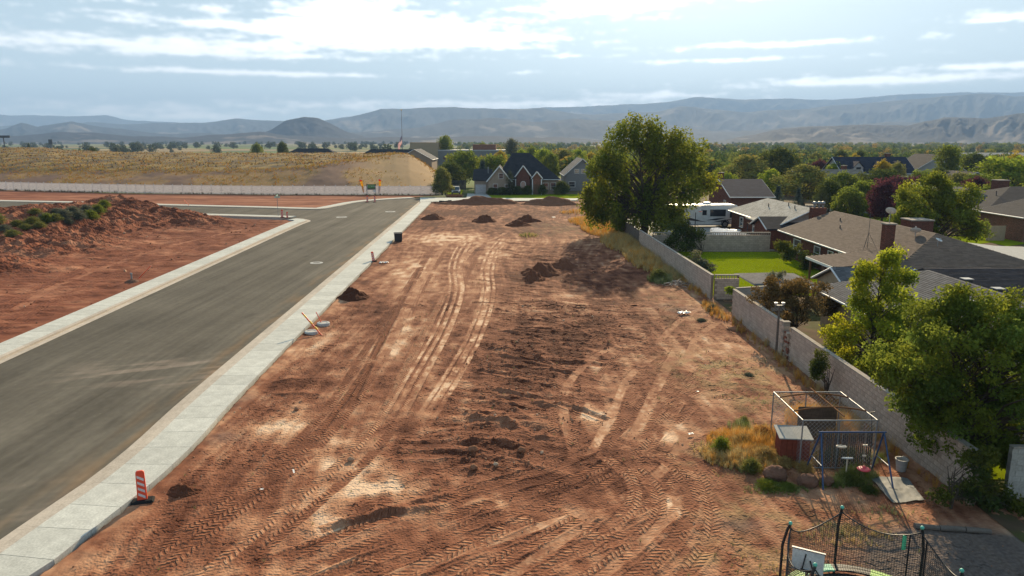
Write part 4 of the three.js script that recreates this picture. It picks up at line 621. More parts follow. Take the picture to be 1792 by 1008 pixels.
// houses of the neighbourhood behind the trees: [label, bearing, foot y, distance, width, depth, eave, ridge, axis, roof, wall]
const farHouses = [
  ['dark navy roofed house with white dormers among the trees right of centre', 1500, 172, 17, 12, 4.6, 8.2, 'x', B.roofNavy, B.siding],
  ['white gabled house with dark roof among trees, right of the dormer house', 1600, 185, 13, 12, 4.6, 8.6, 'z', B.roofDark, B.siding],
  ['house with long pale tan roof in front of the white gabled house', 1580, 150, 16, 10, 3.0, 4.9, 'x', B.roofTan, B.stucco],
  ['house with pale brown roof left of the dormer house', 1430, 160, 15, 11, 3.2, 5.8, 'x', B.roofTan, B.brickTan],
  ['dark roofed house with small white gable behind the purple-leaved tree', 1660, 146, 14, 10, 3.2, 6.0, 'z', B.roofDark, B.siding],
  ['pale grey house far behind the yellow-green trees at the right', 1706, 300, 26, 16, 5.0, 7.0, 'x', B.roofPale, B.siding],
  ['low dark roofed house at the far right among the trees', 1420, 230, 20, 12, 3.2, 6.5, 'x', B.roofDark, B.brickTan],
  ['house with grey hipped roof half hidden by the tree right of the brick garage', 1345, 215, 18, 12, 3.2, 6.2, 'x', B.roofGrey, B.stucco],
  ['house with dark blue roof at the edge of the town, far right', 1770, 240, 18, 12, 3.2, 6.0, 'x', B.roofNavy, B.siding],
];
for (const [label, px, d, w, dp, eave, ridge, axis, roof, wall] of farHouses) {
  const x = (px - 896) / 1280 * d * 1.018, t = house('neighbour_house', label, 'house', { x0: x - w / 2, x1: x + w / 2, z0: -d + dp / 2, z1: -d - dp / 2, eave, ridge, axis, roof, wall, ov: 0.4, trim: M.white, windows: [['s', x - w * 0.25, 1.5, 1.3, 1.2], ['s', x + w * 0.22, 1.5, 1.3, 1.2], ...(eave > 4 ? [['s', x, 3.9, 1.0, 0.9], ['s', x + w * 0.3, 3.9, 1.0, 0.9]] : [])], chimneys: d < 200 ? [[x + w * 0.28, -d - 1, 0.9, 3, ridge + 0.7]] : [] });
  if (px === 1500) for (const dx of [-4.6, 0.6, 4.6]) { const pl = roofPlanes(x + dx - 1.3, x + dx + 1.3, -d + 5.6, -d + 1, 5.9, 7.3, 'z', 0, 0), dm = part('dormer', (() => { const m = new MB().box(x + dx, 5.3, -d + 3.2, 2.2, 1.5, 4); gableWall(m, 's', -d + 5.25, x + dx - 1.1, x + dx + 1.1, 5.9, 7.1); return m; })(), B.siding, t); part('dormer_roof', roofBody(new MB(), pl, 0.1), B.roofNavy, dm); part('pane', bx(x + dx, 5.6, -d + 5.27, 1.0, 0.8, 0.06), M.glass, dm); }
}
// ---------------------------------------------------------------- the house at the end of the street
{
  const D = 168, X = (px) => (px - 896) / 1280 * D * 1.012;
  const t = house('stucco_house', 'large stucco house with steep dark roof and three front gables at the street end', 'house', { x0: X(868), x1: X(980), z0: -D - 0.5, z1: -D - 17, eave: 3.2, ridge: 9.0, axis: 'x', hA: 3.8, hB: 7, roof: B.roofDark, wall: B.stucco, ov: 0.5, trim: M.white, windows: [['s', X(954), 1.6, 1.1, 1.4], ['s', X(967), 1.6, 1.1, 1.5]] });
  const wing = (x0, x1, zf, zb, eave, ridge, wall, axis = 'z') => { const pl = roofPlanes(x0, x1, zf, zb, eave, ridge, axis, 0, 0); part('roof', roofBody(new MB(), pl), B.roofDark, t); const w = new MB(), p = (ridge - eave) / ((axis === 'z' ? x1 - x0 : zf - zb) / 2), we = eave + p * 0.35 - 0.17; w.box((x0 + x1) / 2, (we - 0.4) / 2, (zf + zb) / 2, x1 - x0 - 0.7, we + 0.4, zf - zb - 0.7); if (axis === 'z') gableWall(w, 's', zf - 0.34, x0 + 0.35, x1 - 0.35, we - 0.02, ridge - 0.18); part('wall', w, wall, t); if (axis === 'z') part('fascia', new MB().tube(V(x0, eave - 0.1, zf + 0.02), V((x0 + x1) / 2, ridge - 0.1, zf + 0.02), 0.14, 0.14, 4).tube(V((x0 + x1) / 2, ridge - 0.1, zf + 0.02), V(x1, eave - 0.1, zf + 0.02), 0.14, 0.14, 4), M.white, t); };
  wing(X(853), X(896), -D + 3, -D - 9, 2.9, 6.3, B.stucco); wing(X(829), X(862), -D + 1.2, -D - 9, 3.1, 5.4, B.stucco, 'x'); wing(X(901), X(929), -D + 1.6, -D - 6, 3.9, 6.4, B.brick); wing(X(928.5), X(947.5), -D + 2.6, -D - 4, 3.6, 5.1, B.brickTan);
  windowPart(t, 's', X(877.5), 4.1, 0.9, 1.1, -D + 2.66, M.white); windowPart(t, 's', X(868), 1.6, 0.9, 1.4, -D + 2.66, M.white); windowPart(t, 's', X(888), 1.6, 0.9, 1.3, -D + 2.66, M.white);
  const g = part('garage_door', bx(X(842.5), 1.05, -D + 0.9, 2.3, 2.1, 0.1), M.white, t); for (let i = 0; i < 4; i++) part('panel', bx(X(842.5), 0.3 + i * 0.52, -D + 0.96, 2.16, 0.46, 0.03), M.whiteVinyl, g);
  const arch = new THREE.Shape(); arch.moveTo(-0.6, 0); arch.lineTo(0.6, 0); arch.lineTo(0.6, 1.3); arch.absarc(0, 1.3, 0.6, 0, Math.PI); arch.lineTo(-0.6, 0);
  const aw = part('arched_window', new THREE.ExtrudeGeometry(arch, { depth: 0.08, bevelEnabled: false }).translate(X(915), 1.0, -D + 1.27), M.trim, t); const a2 = arch.clone(); part('pane', new THREE.ExtrudeGeometry(arch, { depth: 0.05, bevelEnabled: false }).scale(0.82, 0.88, 1).translate(X(915), 1.12, -D + 1.32), std(0.45, 0.3, 0.24, 0.15), aw);
  part('front_door', bx(X(937), 1.1, -D + 2.3, 1.2, 2.2, 0.1), M.wood, t);
  for (const px of [930.5, 945.5]) part('porch_column', new MB().tube(V(X(px), 0, -D + 2.75), V(X(px), 3.4, -D + 2.75), 0.16, 0.13, 10), M.white, t);
  part('downspout', bx(X(902.3), 1.7, -D + 1.4, 0.16, 3.4, 0.12), M.white, t);
  part('vent_pipe', new MB().tube(V(X(855), 4.2, -D - 2), V(X(855), 5.9, -D - 2), 0.13, 0.13, 8), M.galv, t);
  house('gabled_house', 'grey gabled house with pale roof slope right of the stucco house', 'house', { x0: 12.5, x1: 21.5, z0: -178, z1: -194, eave: 3.6, ridge: 7.6, axis: 'z', roof: B.roofGrey, wall: B.grey, ov: 0.4, windows: [['s', 15.6, 4.6, 1.0, 0.9], ['s', 17.2, 4.6, 1.0, 0.9], ['s', 14.5, 1.5, 1.4, 1.2]] });
  house('small_outbuilding', 'small grey roofed outbuilding beside the large cottonwood', 'shed', { x0: 17, x1: 22, z0: -157, z1: -163, eave: 2.3, ridge: 3.5, axis: 'x', hA: 2, roof: B.roofGrey, wall: B.grey, ov: 0.3 });
  // roofs behind the embankment
  house('hillside_house', 'house with grey gabled roof half hidden behind the end of the grassy embankment', 'house', { x0: -41, x1: -28, z0: -262, z1: -282, eave: 5.2, ridge: 8.8, axis: 'z', roof: B.roofGrey, wall: B.stucco, ov: 0.4 });
  house('hillside_house', 'dark roofed house far behind the embankment left of the flag', 'house', { x0: -102, x1: -78, z0: -330, z1: -342, eave: 5.4, ridge: 8.3, axis: 'x', hA: 5, hB: 5, roof: B.roofDark, wall: B.grey, ov: 0.4 });
  house('hillside_house', 'row of low dark roofs behind the embankment under the flag', 'house', { x0: -62, x1: -36, z0: -300, z1: -312, eave: 5.6, ridge: 8.3, axis: 'x', hA: 4, hB: 4, roof: B.roofDark, wall: B.grey, ov: 0.4 });
  const s = thing('flat_roofed_building', 'wide tan flat roofed building with block tower far behind the trees', 'building', V(-38, 0, -330));
  part('wall', bx(14, 3.4, 0, 42, 8, 16), B.grey, s); part('parapet', bx(14, 7.55, 0, 42.5, 0.5, 16.5), B.siding, s); part('tower', bx(0, 5, 3, 12, 12, 12), B.tan, s); part('block', bx(26, 4.6, 3, 10, 11, 8), B.brickTan, s); for (let i = 0; i < 6; i++) part('window', bx(9 + i * 2.6, 4.4, 8.05, 1.5, 1.3, 0.1), M.glass, s);
}
// ---------------------------------------------------------------- yards, lawns and paving beyond the wall
{
  const yardMap = tex(512, 512, (u, v) => { const n = 0.9 + 0.25 * pn(u, v, 8, 8, 5), k = smooth(-0.1, 0.3, pn(u, v, 5, 5, 3)); return [mix(0.40, 0.36, k) * n, mix(0.33, 0.36, k) * n, mix(0.26, 0.21, k) * n]; }, { size: [14, 14] });
  const flat = (name, pts, y, mat) => { const m = new MB(), s = new THREE.Shape(pts.map(([x, z]) => new THREE.Vector2(x, -z))), g = new THREE.ShapeGeometry(s).rotateX(-Math.PI / 2).translate(0, y, 0), p = g.attributes.position, u = g.attributes.uv; for (let i = 0; i < p.count; i++) u.setXY(i, p.getX(i), p.getZ(i)); return struct(name, g, mat); };
  flat('yard', [[15.6, -8], [130, -8], [190, -240], [12, -240], [12, -156], [16.5, -156], [15.2, -112], [15.6, -80]], -0.03, std(1, 1, 1, 0.95, { map: yardMap }));
  const lawnMat = std(0.22, 0.27, 0.008, 1, { map: grainTex, specularIntensity: 0 });
  const P = (l) => l.map(([x, y]) => { const p = G(x, y); return [p.x, p.z]; });
  const lawns = [[[15.8, -56.3], [27.2, -56.3], [28.9, -60.5], [28.9, -79.3], [15.8, -79.3]], P([[1476, 372], [1560, 374], [1568, 386], [1530, 390], [1490, 384]]), P([[1700, 400], [1786, 402], [1792, 427], [1762, 431], [1715, 420]]), P([[1640, 412], [1700, 410], [1735, 424], [1690, 430]]), P([[782, 338], [800, 331], [812, 331], [806, 343], [785, 343.5]]), P([[850, 340], [985, 339.5], [1016, 340], [1014, 347], [884, 347.6], [860, 347]]), [[16.2, -24.5], [24, -24.5], [24, -29], [17, -29]]];
  lawns.forEach((l) => flat('lawn', l, 0.0, lawnMat));
  const concrete = std(0.5, 0.49, 0.46, 0.9, { map: grainTex });
  flat('paving', [[16, -80.3], [29.2, -80.3], [29.2, -113], [16, -113]], 0.0, std(0.42, 0.40, 0.37, 0.9, { map: grainTex }));
  flat('driveway', P([[1690, 424], [1740, 430], [1792, 432], [1860, 450], [1860, 520], [1760, 455], [1690, 432]]), 0.004, concrete);
  flat('driveway', P([[816, 347], [862, 347], [852, 339.6], [818, 338.5]]), 0.004, concrete);
  flat('road', P([[1240, 357], [1540, 358], [1700, 398], [1640, 398], [1500, 370], [1240, 366]]), 0.004, std(0.3, 0.3, 0.3, 0.9, { map: grainTex }));
  const r = rngOf(8), L = [];
  for (const [x0, x1, z0, z1, n] of [[15.9, 28.6, -79.2, -56.5, 15000], [16.4, 24, -29, -24.6, 3000]]) for (let i = 0; i < n; i++) { const x = mix(x0, x1, r()), z = mix(z0, z1, r()); if (x > 27.2 + (-56.3 - z) * 0.4) continue; const k = 0.85 + 0.4 * r() + 0.25 * noise(x * 0.5, z * 0.5); L.push([x, -0.01, z, 0.055 + 0.03 * r(), 0.16, r() * 6, 0.36 * k, 0.43 * k, 0.008 * k]); }
  scatter('lawn_grass', tuftA, bladeMat, L);
}
// ---------------------------------------------------------------- foliage
const onSphere = (r) => { const z = r() * 2 - 1, a = r() * 6.28318, q = Math.sqrt(1 - z * z); return [q * Math.cos(a), z, q * Math.sin(a)]; };
function crownGeo(clumps, perClump, leaf, seed, { needle = 0, hang = 0.3 } = {}) {
  const r = rngOf(seed); let n = 0; const counts = clumps.map((c) => { const k = Math.round(perClump * (c.w ?? 1)); n += k; return k; });
  const p = new Float32Array(n * 12), nn = new Float32Array(n * 12), col = new Float32Array(n * 12), idx = new Uint32Array(n * 6); let k = 0;
  clumps.forEach((c, ci) => {
    const tint = c.tint ?? 0.82 + 0.36 * r(), yel = (c.yel ?? 0) + 0.25 * (r() - 0.3);
    for (let i = 0; i < counts[ci]; i++, k++) {
      const d = onSphere(r), q = Math.pow(r(), 0.42) * c.r, x = c.x + d[0] * q, y = c.y + d[1] * q * (c.sy ?? 0.85), z = c.z + d[2] * q, s = leaf * (0.5 + 1.0 * r() * r() + 0.2 * r());
      let a = onSphere(r), b = onSphere(r); a[1] -= hang; // leaf axis and side
      let L = Math.hypot(...a) || 1; a = a.map((t) => t / L * s); const dt = (b[0] * a[0] + b[1] * a[1] + b[2] * a[2]) / (s * s); b = b.map((t, j) => t - a[j] * dt); L = Math.hypot(...b) || 1; const w = (needle || 0.62) * s; b = b.map((t) => t / L * w * 0.5);
      const nx = a[1] * b[2] - a[2] * b[1], ny = a[2] * b[0] - a[0] * b[2], nz = a[0] * b[1] - a[1] * b[0], nl = Math.hypot(nx, ny, nz) || 1, o = k * 12;
      const pts = [[x, y, z], [x + a[0] * 0.45 + b[0], y + a[1] * 0.45 + b[1], z + a[2] * 0.45 + b[2]], [x + a[0], y + a[1], z + a[2]], [x + a[0] * 0.45 - b[0], y + a[1] * 0.45 - b[1], z + a[2] * 0.45 - b[2]]];
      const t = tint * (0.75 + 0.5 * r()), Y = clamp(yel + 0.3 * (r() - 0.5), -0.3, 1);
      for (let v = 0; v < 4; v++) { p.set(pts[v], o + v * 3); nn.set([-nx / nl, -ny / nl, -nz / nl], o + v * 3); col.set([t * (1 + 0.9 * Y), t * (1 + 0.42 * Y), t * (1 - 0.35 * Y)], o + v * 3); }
      idx.set([k * 4, k * 4 + 1, k * 4 + 2, k * 4, k * 4 + 2, k * 4 + 3], k * 6);
    }
  });
  const g = new THREE.BufferGeometry(); g.setAttribute('position', new THREE.BufferAttribute(p, 3)); g.setAttribute('normal', new THREE.BufferAttribute(nn, 3)); g.setAttribute('color', new THREE.BufferAttribute(col, 3)); g.setIndex(new THREE.BufferAttribute(idx, 1)); return g;
}
function limbs(clumps, { trunkTop, r0, seed, base = 0, x = 0, z = 0, stems = 1 }) {
  const r = rngOf(seed), mb = new MB();
  for (let s = 0; s < stems; s++) {
    const lean = stems > 1 ? s / stems * 6.283 + r() : 0, sp = stems > 1 ? 0.18 : 0, pts = [V(x, base, z)]; for (let i = 1; i <= 5; i++) pts.push(V(x + Math.cos(lean) * sp * trunkTop * i / 5 + (r() - 0.5) * r0 * 1.2, base + (trunkTop - base) * i / 5, z + Math.sin(lean) * sp * trunkTop * i / 5 + (r() - 0.5) * r0 * 1.2));
    for (let i = 0; i < 5; i++) mb.tube(pts[i], pts[i + 1], r0 * (1 - 0.17 * i) * (i === 0 ? 1.15 : 1), r0 * (1 - 0.17 * (i + 1)), 9, false);
    clumps.forEach((c, i) => { if (i % stems !== s) return; const k = clamp((c.y - base - Math.hypot(c.x - x, c.z - z) * 0.9) / (trunkTop - base), 0.25, 0.97) * 5, a = Math.min(4, Math.floor(k)), o = lerpV(pts[a], pts[a + 1], k - a), e = V(c.x, c.y, c.z), m = lerpV(o, e, 0.5).add(V((r() - 0.5) * 0.1 * c.r, 0.12 * o.distanceTo(e), (r() - 0.5) * 0.1 * c.r)), q = Math.min(r0 * 0.34, r0 * (1 - 0.17 * k) * 0.6); mb.tube(o, m, q, q * 0.6, 6, false).tube(m, e, q * 0.6, q * 0.2, 5, false); });
  }
  return mb.geo();
}
const shapeClumps = (n, seed, prof, y0, y1, rad, cr) => { const r = rngOf(seed), out = []; for (let i = 0; i < n; i++) { const t = (i + r()) / n, y = mix(y0, y1, t), R = rad * prof(t), a = i * 2.39996 + r() * 0.8, q = R * Math.sqrt(0.25 + 0.75 * r()), k = cr * (0.7 + 0.6 * r()); out.push({ x: Math.cos(a) * Math.max(0, q - k * 0.5), y, z: Math.sin(a) * Math.max(0, q - k * 0.5), r: k, w: (k / cr) ** 2 }); } return out; };
const bark = std(0.11, 0.085, 0.065, 0.95, { map: streakTex, bumpMap: fineBump, bumpScale: 0.02 }), barkPale = std(0.22, 0.19, 0.15, 0.95, { map: streakTex });
const LEAF = {
  forest: leafy(0.135, 0.18, 0.032, 0.58, { vertexColors: true }),
  green: leafy(0.15, 0.185, 0.028, 0.58, { vertexColors: true }), dark: leafy(0.085, 0.105, 0.026, 0.46, { vertexColors: true }), lime: leafy(0.21, 0.265, 0.03, 0.62, { vertexColors: true }), olive: leafy(0.175, 0.18, 0.05, 0.50, { vertexColors: true }),
  purple: leafy(0.102, 0.036, 0.046, 0.46, { vertexColors: true }), gold: leafy(0.342, 0.264, 0.030, 0.52, { vertexColors: true }), spruce: leafy(0.066, 0.096, 0.086, 0.35, { vertexColors: true }), grey: leafy(0.132, 0.144, 0.102, 0.45, { vertexColors: true }), brown: leafy(0.137, 0.102, 0.048, 0.40, { vertexColors: true }), straw: leafy(0.42, 0.29, 0.11, 0.4, { vertexColors: true }), rust: leafy(0.30, 0.15, 0.05, 0.4, { vertexColors: true }), cypress: leafy(0.042, 0.054, 0.026, 0.35, { vertexColors: true }),
};
// kinds of tree at height 1, breadth 1; their copies are stretched to size
const domeP = (t) => Math.sqrt(Math.max(0.03, 1 - (2 * t - 0.75) ** 2 / 1.6)), coneP = (t) => Math.max(0.05, 1 - t) ** 0.85, colP = (t) => Math.sqrt(Math.max(0.04, 1 - (2 * t - 1) ** 2));
const kinds = {
  round: { c: shapeClumps(42, 51, domeP, 0.24, 0.95, 0.5, 0.15), n: 170, leaf: 0.05, top: 0.7 }, broad: { c: shapeClumps(50, 52, (t) => domeP(t * 0.9), 0.2, 0.93, 0.52, 0.14), n: 150, leaf: 0.05, top: 0.6 }, loose: { c: shapeClumps(34, 53, domeP, 0.28, 0.96, 0.48, 0.13), n: 130, leaf: 0.05, top: 0.8 },
  tall: { c: shapeClumps(46, 54, (t) => domeP(t) * (0.85 + 0.25 * Math.sin(t * 9)), 0.16, 0.96, 0.46, 0.15), n: 150, leaf: 0.045, top: 0.8 }, conifer: { c: shapeClumps(60, 55, coneP, 0.08, 0.98, 0.5, 0.09), n: 120, leaf: 0.045, top: 0.95, needle: 0.25 }, column: { c: shapeClumps(44, 56, colP, 0.06, 0.97, 0.48, 0.16), n: 140, leaf: 0.045, top: 0.9, needle: 0.3 }, weed: { c: shapeClumps(40, 58, (t) => Math.sqrt(1 - t * t * 0.9), 0.1, 0.8, 0.45, 0.2), n: 60, leaf: 0.17, top: 0.5, needle: 0.13 }, bush: { c: shapeClumps(34, 57, (t) => Math.sqrt(1 - t * t * 0.85), 0.16, 0.86, 0.5, 0.17), n: 170, leaf: 0.06, top: 0.5 },
};
const protos = {};
function treeLike(kind, leafMat, name, label, category, p, h, w, turn, group) {
  const K = kinds[kind]; protos[kind] ??= { crown: crownGeo(K.c, K.n, K.leaf, 7 + kind.length, { needle: K.needle ?? 0 }), trunk: limbs(K.c, { trunkTop: K.top, r0: /bush|weed/.test(kind) ? 0.02 : 0.03, seed: 3, stems: /bush|weed/.test(kind) ? 4 : 1 }) };
  const t = thing(name, label, category, p, turn, group); t.scale.set(w, h, w);
  part(/bush|weed/.test(kind) ? 'stem' : 'trunk', protos[kind].trunk, bark, t); part(/bush|weed/.test(kind) ? 'foliage' : 'crown', protos[kind].crown, leafMat, t); return t;
}
const far = (kind, mat, px, top, d, wpx, label, name = 'broadleaf_tree', category = 'tree', group) => { const y = atD(px, top, d).y, x = (px - 896) / 1280 * d * 1.015; return treeLike(kind, LEAF[mat], name, label, category, V(x, 0, -d), Math.max(1, y), wpx / 1280 * d * 1.02, px * 0.37, group); };
// trees of the town, right of the lot
const townTrees = [
  ['round', 'dark', 1350, 262, 175, 74, 'dark green round tree, tallest of those just right of the large cottonwood'], ['loose', 'olive', 1396, 292, 138, 92, 'large pale olive round tree left of the dark street trees'], ['round', 'green', 1462, 304, 130, 66, 'mid green round tree standing before the dormer house'],
  ['broad', 'dark', 1524, 298, 134, 76, 'dark green broad tree left of the purple-leaved tree'], ['broad', 'purple', 1556, 311, 122, 86, 'purple-leaved tree behind the brown roofed house'], ['tall', 'green', 1637, 257, 172, 56, 'tall green tree rising above the roofs right of centre'],
  ['round', 'dark', 1684, 271, 190, 48, 'dark round tree right of the tall green tree'], ['broad', 'lime', 1752, 277, 142, 120, 'large yellow-green tree near the right edge behind the ranch house'], ['round', 'gold', 1752, 272, 160, 40, 'golden yellow tree top above the large yellow-green tree'],
  ['loose', 'lime', 1786, 318, 112, 44, 'yellow-green tree at the right edge behind the ranch house chimney'], ['round', 'gold', 1528, 283, 165, 30, 'small golden tree right of the dormer house'], ['round', 'olive', 1552, 287, 160, 30, 'small olive tree between the dormer house and the white gable'],
  ['round', 'gold', 1478, 270, 230, 30, 'yellow tree far behind the dormer house'], ['round', 'dark', 1454, 263, 250, 30, 'dark tree far left behind the dormer house'], ['round', 'dark', 1486, 264, 250, 30, 'dark tree far right behind the yellow tree'],
  ['loose', 'olive', 1296, 276, 165, 84, 'pale olive tree just right of the large cottonwood top'], ['loose', 'lime', 1338, 300, 145, 54, 'yellow-green tree right of the brick garage'], ['round', 'purple', 1420, 283, 180, 44, 'dull purple tree behind the pale olive tree'],
  ['conifer', 'spruce', 1352, 327, 128, 36, 'blue grey spruce left of a pair behind the pale roof', 'conifer_tree'], ['conifer', 'spruce', 1387, 331, 124, 30, 'blue grey spruce right of a pair behind the pale roof', 'conifer_tree'], ['column', 'cypress', 1428, 335, 112, 26, 'dark columnar cypress beside the turbine vent chimney', 'conifer_tree'],
  ['broad', 'green', 1600, 300, 128, 54, 'green tree behind the purple-leaved tree'], ['round', 'purple', 1690, 312, 128, 44, 'dull purple tree left of the ranch house chimney'], ['round', 'green', 1718, 290, 175, 50, 'green tree between the dark round tree and the yellow-green tree'], ['round', 'green', 1310, 300, 190, 46, 'green tree above the brick garage roof'],
  ['round', 'lime', 1268, 290, 190, 52, 'yellow-green tree behind the right flank of the cottonwood'], ['broad', 'green', 1570, 290, 215, 46, 'green tree far behind the white gabled house'], ['round', 'dark', 1625, 296, 150, 40, 'dark tree right of the white gabled house'], ['round', 'olive', 1412, 268, 230, 40, 'olive tree far behind the pale olive round tree'], ['round', 'green', 1786, 290, 175, 50, 'green tree at the far right edge behind the golden tree'],
  ['round', 'purple', 1535, 318, 104, 54, 'purple-leaved tree just left of the street tree by the ranch house'], ['broad', 'green', 1476, 330, 112, 50, 'low green tree right behind the columnar cypress'], ['broad', 'lime', 1590, 325, 98, 60, 'lime tree behind the street tree by the ranch house'], ['broad', 'green', 1700, 306, 135, 60, 'green tree rising behind the grey roofed wing'], ['round', 'olive', 1660, 305, 140, 56, 'olive tree above the street tree by the ranch house'], ['round', 'green', 1625, 290, 200, 60, 'green tree behind the tall green tree, among the roofs'],
  ['broad', 'green', 1500, 318, 118, 60, 'green street tree behind the low clipped hedge'], ['round', 'dark', 1440, 318, 122, 50, 'dark street tree behind the columnar cypress'], ['round', 'lime', 1448, 288, 170, 44, 'lime tree just left of the dormer house'], ['round', 'green', 1660, 282, 215, 50, 'green tree behind the small white gable'], ['round', 'lime', 1700, 300, 150, 46, 'lime tree left of the large yellow-green tree'], ['broad', 'green', 1725, 322, 120, 50, 'green tree behind the ranch house roof'], ['round', 'olive', 1368, 276, 210, 50, 'olive tree far behind the dark round tree'], ['round', 'green', 1330, 268, 240, 46, 'green tree top between the cottonwood and the dark round tree'], ['round', 'lime', 1262, 305, 150, 46, 'lime tree hugging the right flank of the cottonwood'], ['broad', 'olive', 1545, 300, 175, 50, 'olive tree in front of the white gabled house'], ['round', 'green', 1640, 318, 115, 56, 'green tree behind the street tree by the ranch house'], ['broad', 'dark', 1775, 300, 190, 60, 'dark tree behind the large yellow-green tree'], ['round', 'lime', 1404, 300, 155, 50, 'lime tree behind the olive round tree'], ['round', 'dark', 1480, 322, 128, 44, 'dark tree shading the white porch posts'],
  // around the house at the end of the street
  ['broad', 'green', 812, 264, 200, 66, 'dark green tree left of the stucco house behind the driveway'], ['conifer', 'spruce', 846, 280, 182, 38, 'grey blue conifer left behind the stucco house', 'conifer_tree'], ['broad', 'green', 862, 272, 190, 52, 'green tree behind the left gable of the stucco house'], ['round', 'gold', 876, 264, 215, 28, 'rusty yellow tree top left of the dark main roof'],
  ['tall', 'green', 783, 238, 330, 42, 'tall green tree far behind the flat roofed building'], ['round', 'green', 846, 250, 330, 26, 'green tree right of the flat roofed building'], ['tall', 'grey', 895, 243, 300, 36, 'tall grey green tree above the dark main roof'], ['round', 'lime', 912, 262, 240, 34, 'lime tree directly behind the ridge of the dark main roof'],
  ['round', 'lime', 950, 261, 215, 44, 'lime tree right of the dark main roof ridge'], ['round', 'green', 962, 268, 205, 34, 'green tree between the stucco house and the gabled house'], ['round', 'olive', 985, 262, 225, 44, 'olive tree behind the gabled house'], ['round', 'lime', 1008, 262, 235, 40, 'lime tree behind the gabled house, near the cottonwood'], ['round', 'dark', 1005, 274, 205, 30, 'dark tree right behind the gabled house'], ['round', 'green', 930, 258, 280, 40, 'green tree far behind the lime trees'],
  ['broad', 'dark', 790, 284, 185, 46, 'dark tree at the foot of the embankment by the driveway'], ['round', 'gold', 1030, 268, 250, 40, 'golden tree behind the left flank of the cottonwood'],
  // left, beyond the embankment
  ['round', 'dark', 507, 249, 360, 24, 'dark round tree on the horizon above the embankment, left of centre'], ['round', 'green', 464, 252, 380, 26, 'green bushy tree on the horizon left of the dark round one'], ['bush', 'dark', 186, 257, 320, 20, 'dark bush on the embankment crest, largest at left', 'shrub', 'shrub'], ['bush', 'dark', 163, 259, 320, 10, 'small dark bush on the embankment crest, at left', 'shrub', 'shrub'], ['round', 'grey', 262, 250, 700, 24, 'grey tree in the valley beyond the embankment'], ['tall', 'dark', 78, 250, 500, 7, 'thin dark tree by the small billboard'], ['round', 'dark', 8, 249, 480, 18, 'dark tree under the left billboard'], ['round', 'grey', 226, 257, 500, 12, 'small grey tree in the valley left of the grey tree'],
];
for (const [k, m, px, top, d, w, label, name, cat] of townTrees) far(k, m, px, top - (d < 200 && px > 1240 ? 2 : 0), d, w * (d < 200 && !/conifer|column/.test(k) ? 1.2 : 1.05), label, name, cat);
{ // bushes that stand on the crest need its height
}
treeLike('bush', LEAF.olive, 'shrub', 'olive green bush between the white fence end and the small lawn', 'shrub', G(774, 341), 6.2, 5.2, 1);
treeLike('column', LEAF.cypress, 'conifer_tree', 'dark narrow conifer in front of the stucco house wall', 'tree', V(1.0 - 1.5, 0, -163), 5.2, 2.2, 1);
for (const [px, w, h, label] of [[862, 3, 1.6, 'dark rounded hedge under the left gable of the stucco house'], [880, 4.5, 1.7, 'dark hedge below the two small windows of the stucco house'], [906, 3, 2.0, 'dark shrub left of the arched window'], [922, 2.6, 2.1, 'dark shrub right of the arched window'], [948, 2.4, 2.3, 'dark shrub right of the porch'], [982, 4.2, 3.0, 'large round clipped shrub at the right end of the stucco house'], [975, 2.2, 1.2, 'pale low shrub before the large round shrub']]) treeLike('bush', px === 975 ? LEAF.olive : LEAF.dark, 'shrub', label, 'shrub', V((px - 896) / 1280 * 164.5 * 1.015, 0, -164.5 + (px === 982 ? -1 : 0)), h, w, px);
// ---------------------------------------------------------------- the large cottonwood
{
  const D = 94, lobes = [[1128, 300, 62, 72, 1.3], [1100, 250, 34, 40, 1], [1130, 232, 30, 34, 1], [1160, 262, 34, 40, 1], [1188, 270, 26, 42, 0.9], [1216, 290, 20, 42, 0.7], [1070, 290, 38, 42, 1], [1050, 325, 28, 30, 0.7], [1042, 350, 22, 20, 0.6], [1090, 340, 42, 36, 1], [1170, 335, 44, 40, 1], [1214, 330, 26, 28, 0.6], [1140, 370, 46, 28, 1.1], [1075, 370, 30, 20, 0.7], [1100, 388, 26, 12, 0.5], [1160, 390, 30, 12, 0.6], [1046, 372, 18, 12, 0.4], [1238, 315, 16, 16, 0.3], [1190, 372, 24, 22, 0.4]];
  const top2 = 1; const r = rngOf(611), cl = [], o = atD(1128, 395, D);
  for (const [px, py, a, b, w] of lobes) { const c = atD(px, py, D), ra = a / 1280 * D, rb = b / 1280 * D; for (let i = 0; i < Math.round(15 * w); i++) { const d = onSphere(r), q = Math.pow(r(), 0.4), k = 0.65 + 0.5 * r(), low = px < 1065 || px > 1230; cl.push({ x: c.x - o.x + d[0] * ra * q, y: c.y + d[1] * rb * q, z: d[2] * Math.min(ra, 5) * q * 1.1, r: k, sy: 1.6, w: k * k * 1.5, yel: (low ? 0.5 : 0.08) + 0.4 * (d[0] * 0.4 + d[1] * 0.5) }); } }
  const t = thing('cottonwood_tree', 'very large cottonwood with several upright crowns behind the wooden fence', 'tree', V(o.x, 0, -D));
  part('trunk', limbs(cl, { trunkTop: 10, r0: 0.42, seed: 17, stems: 3 }), bark, t);
  part('crown', crownGeo(cl, 150, 0.36, 99, { hang: 0.5 }), LEAF.green, t);
}
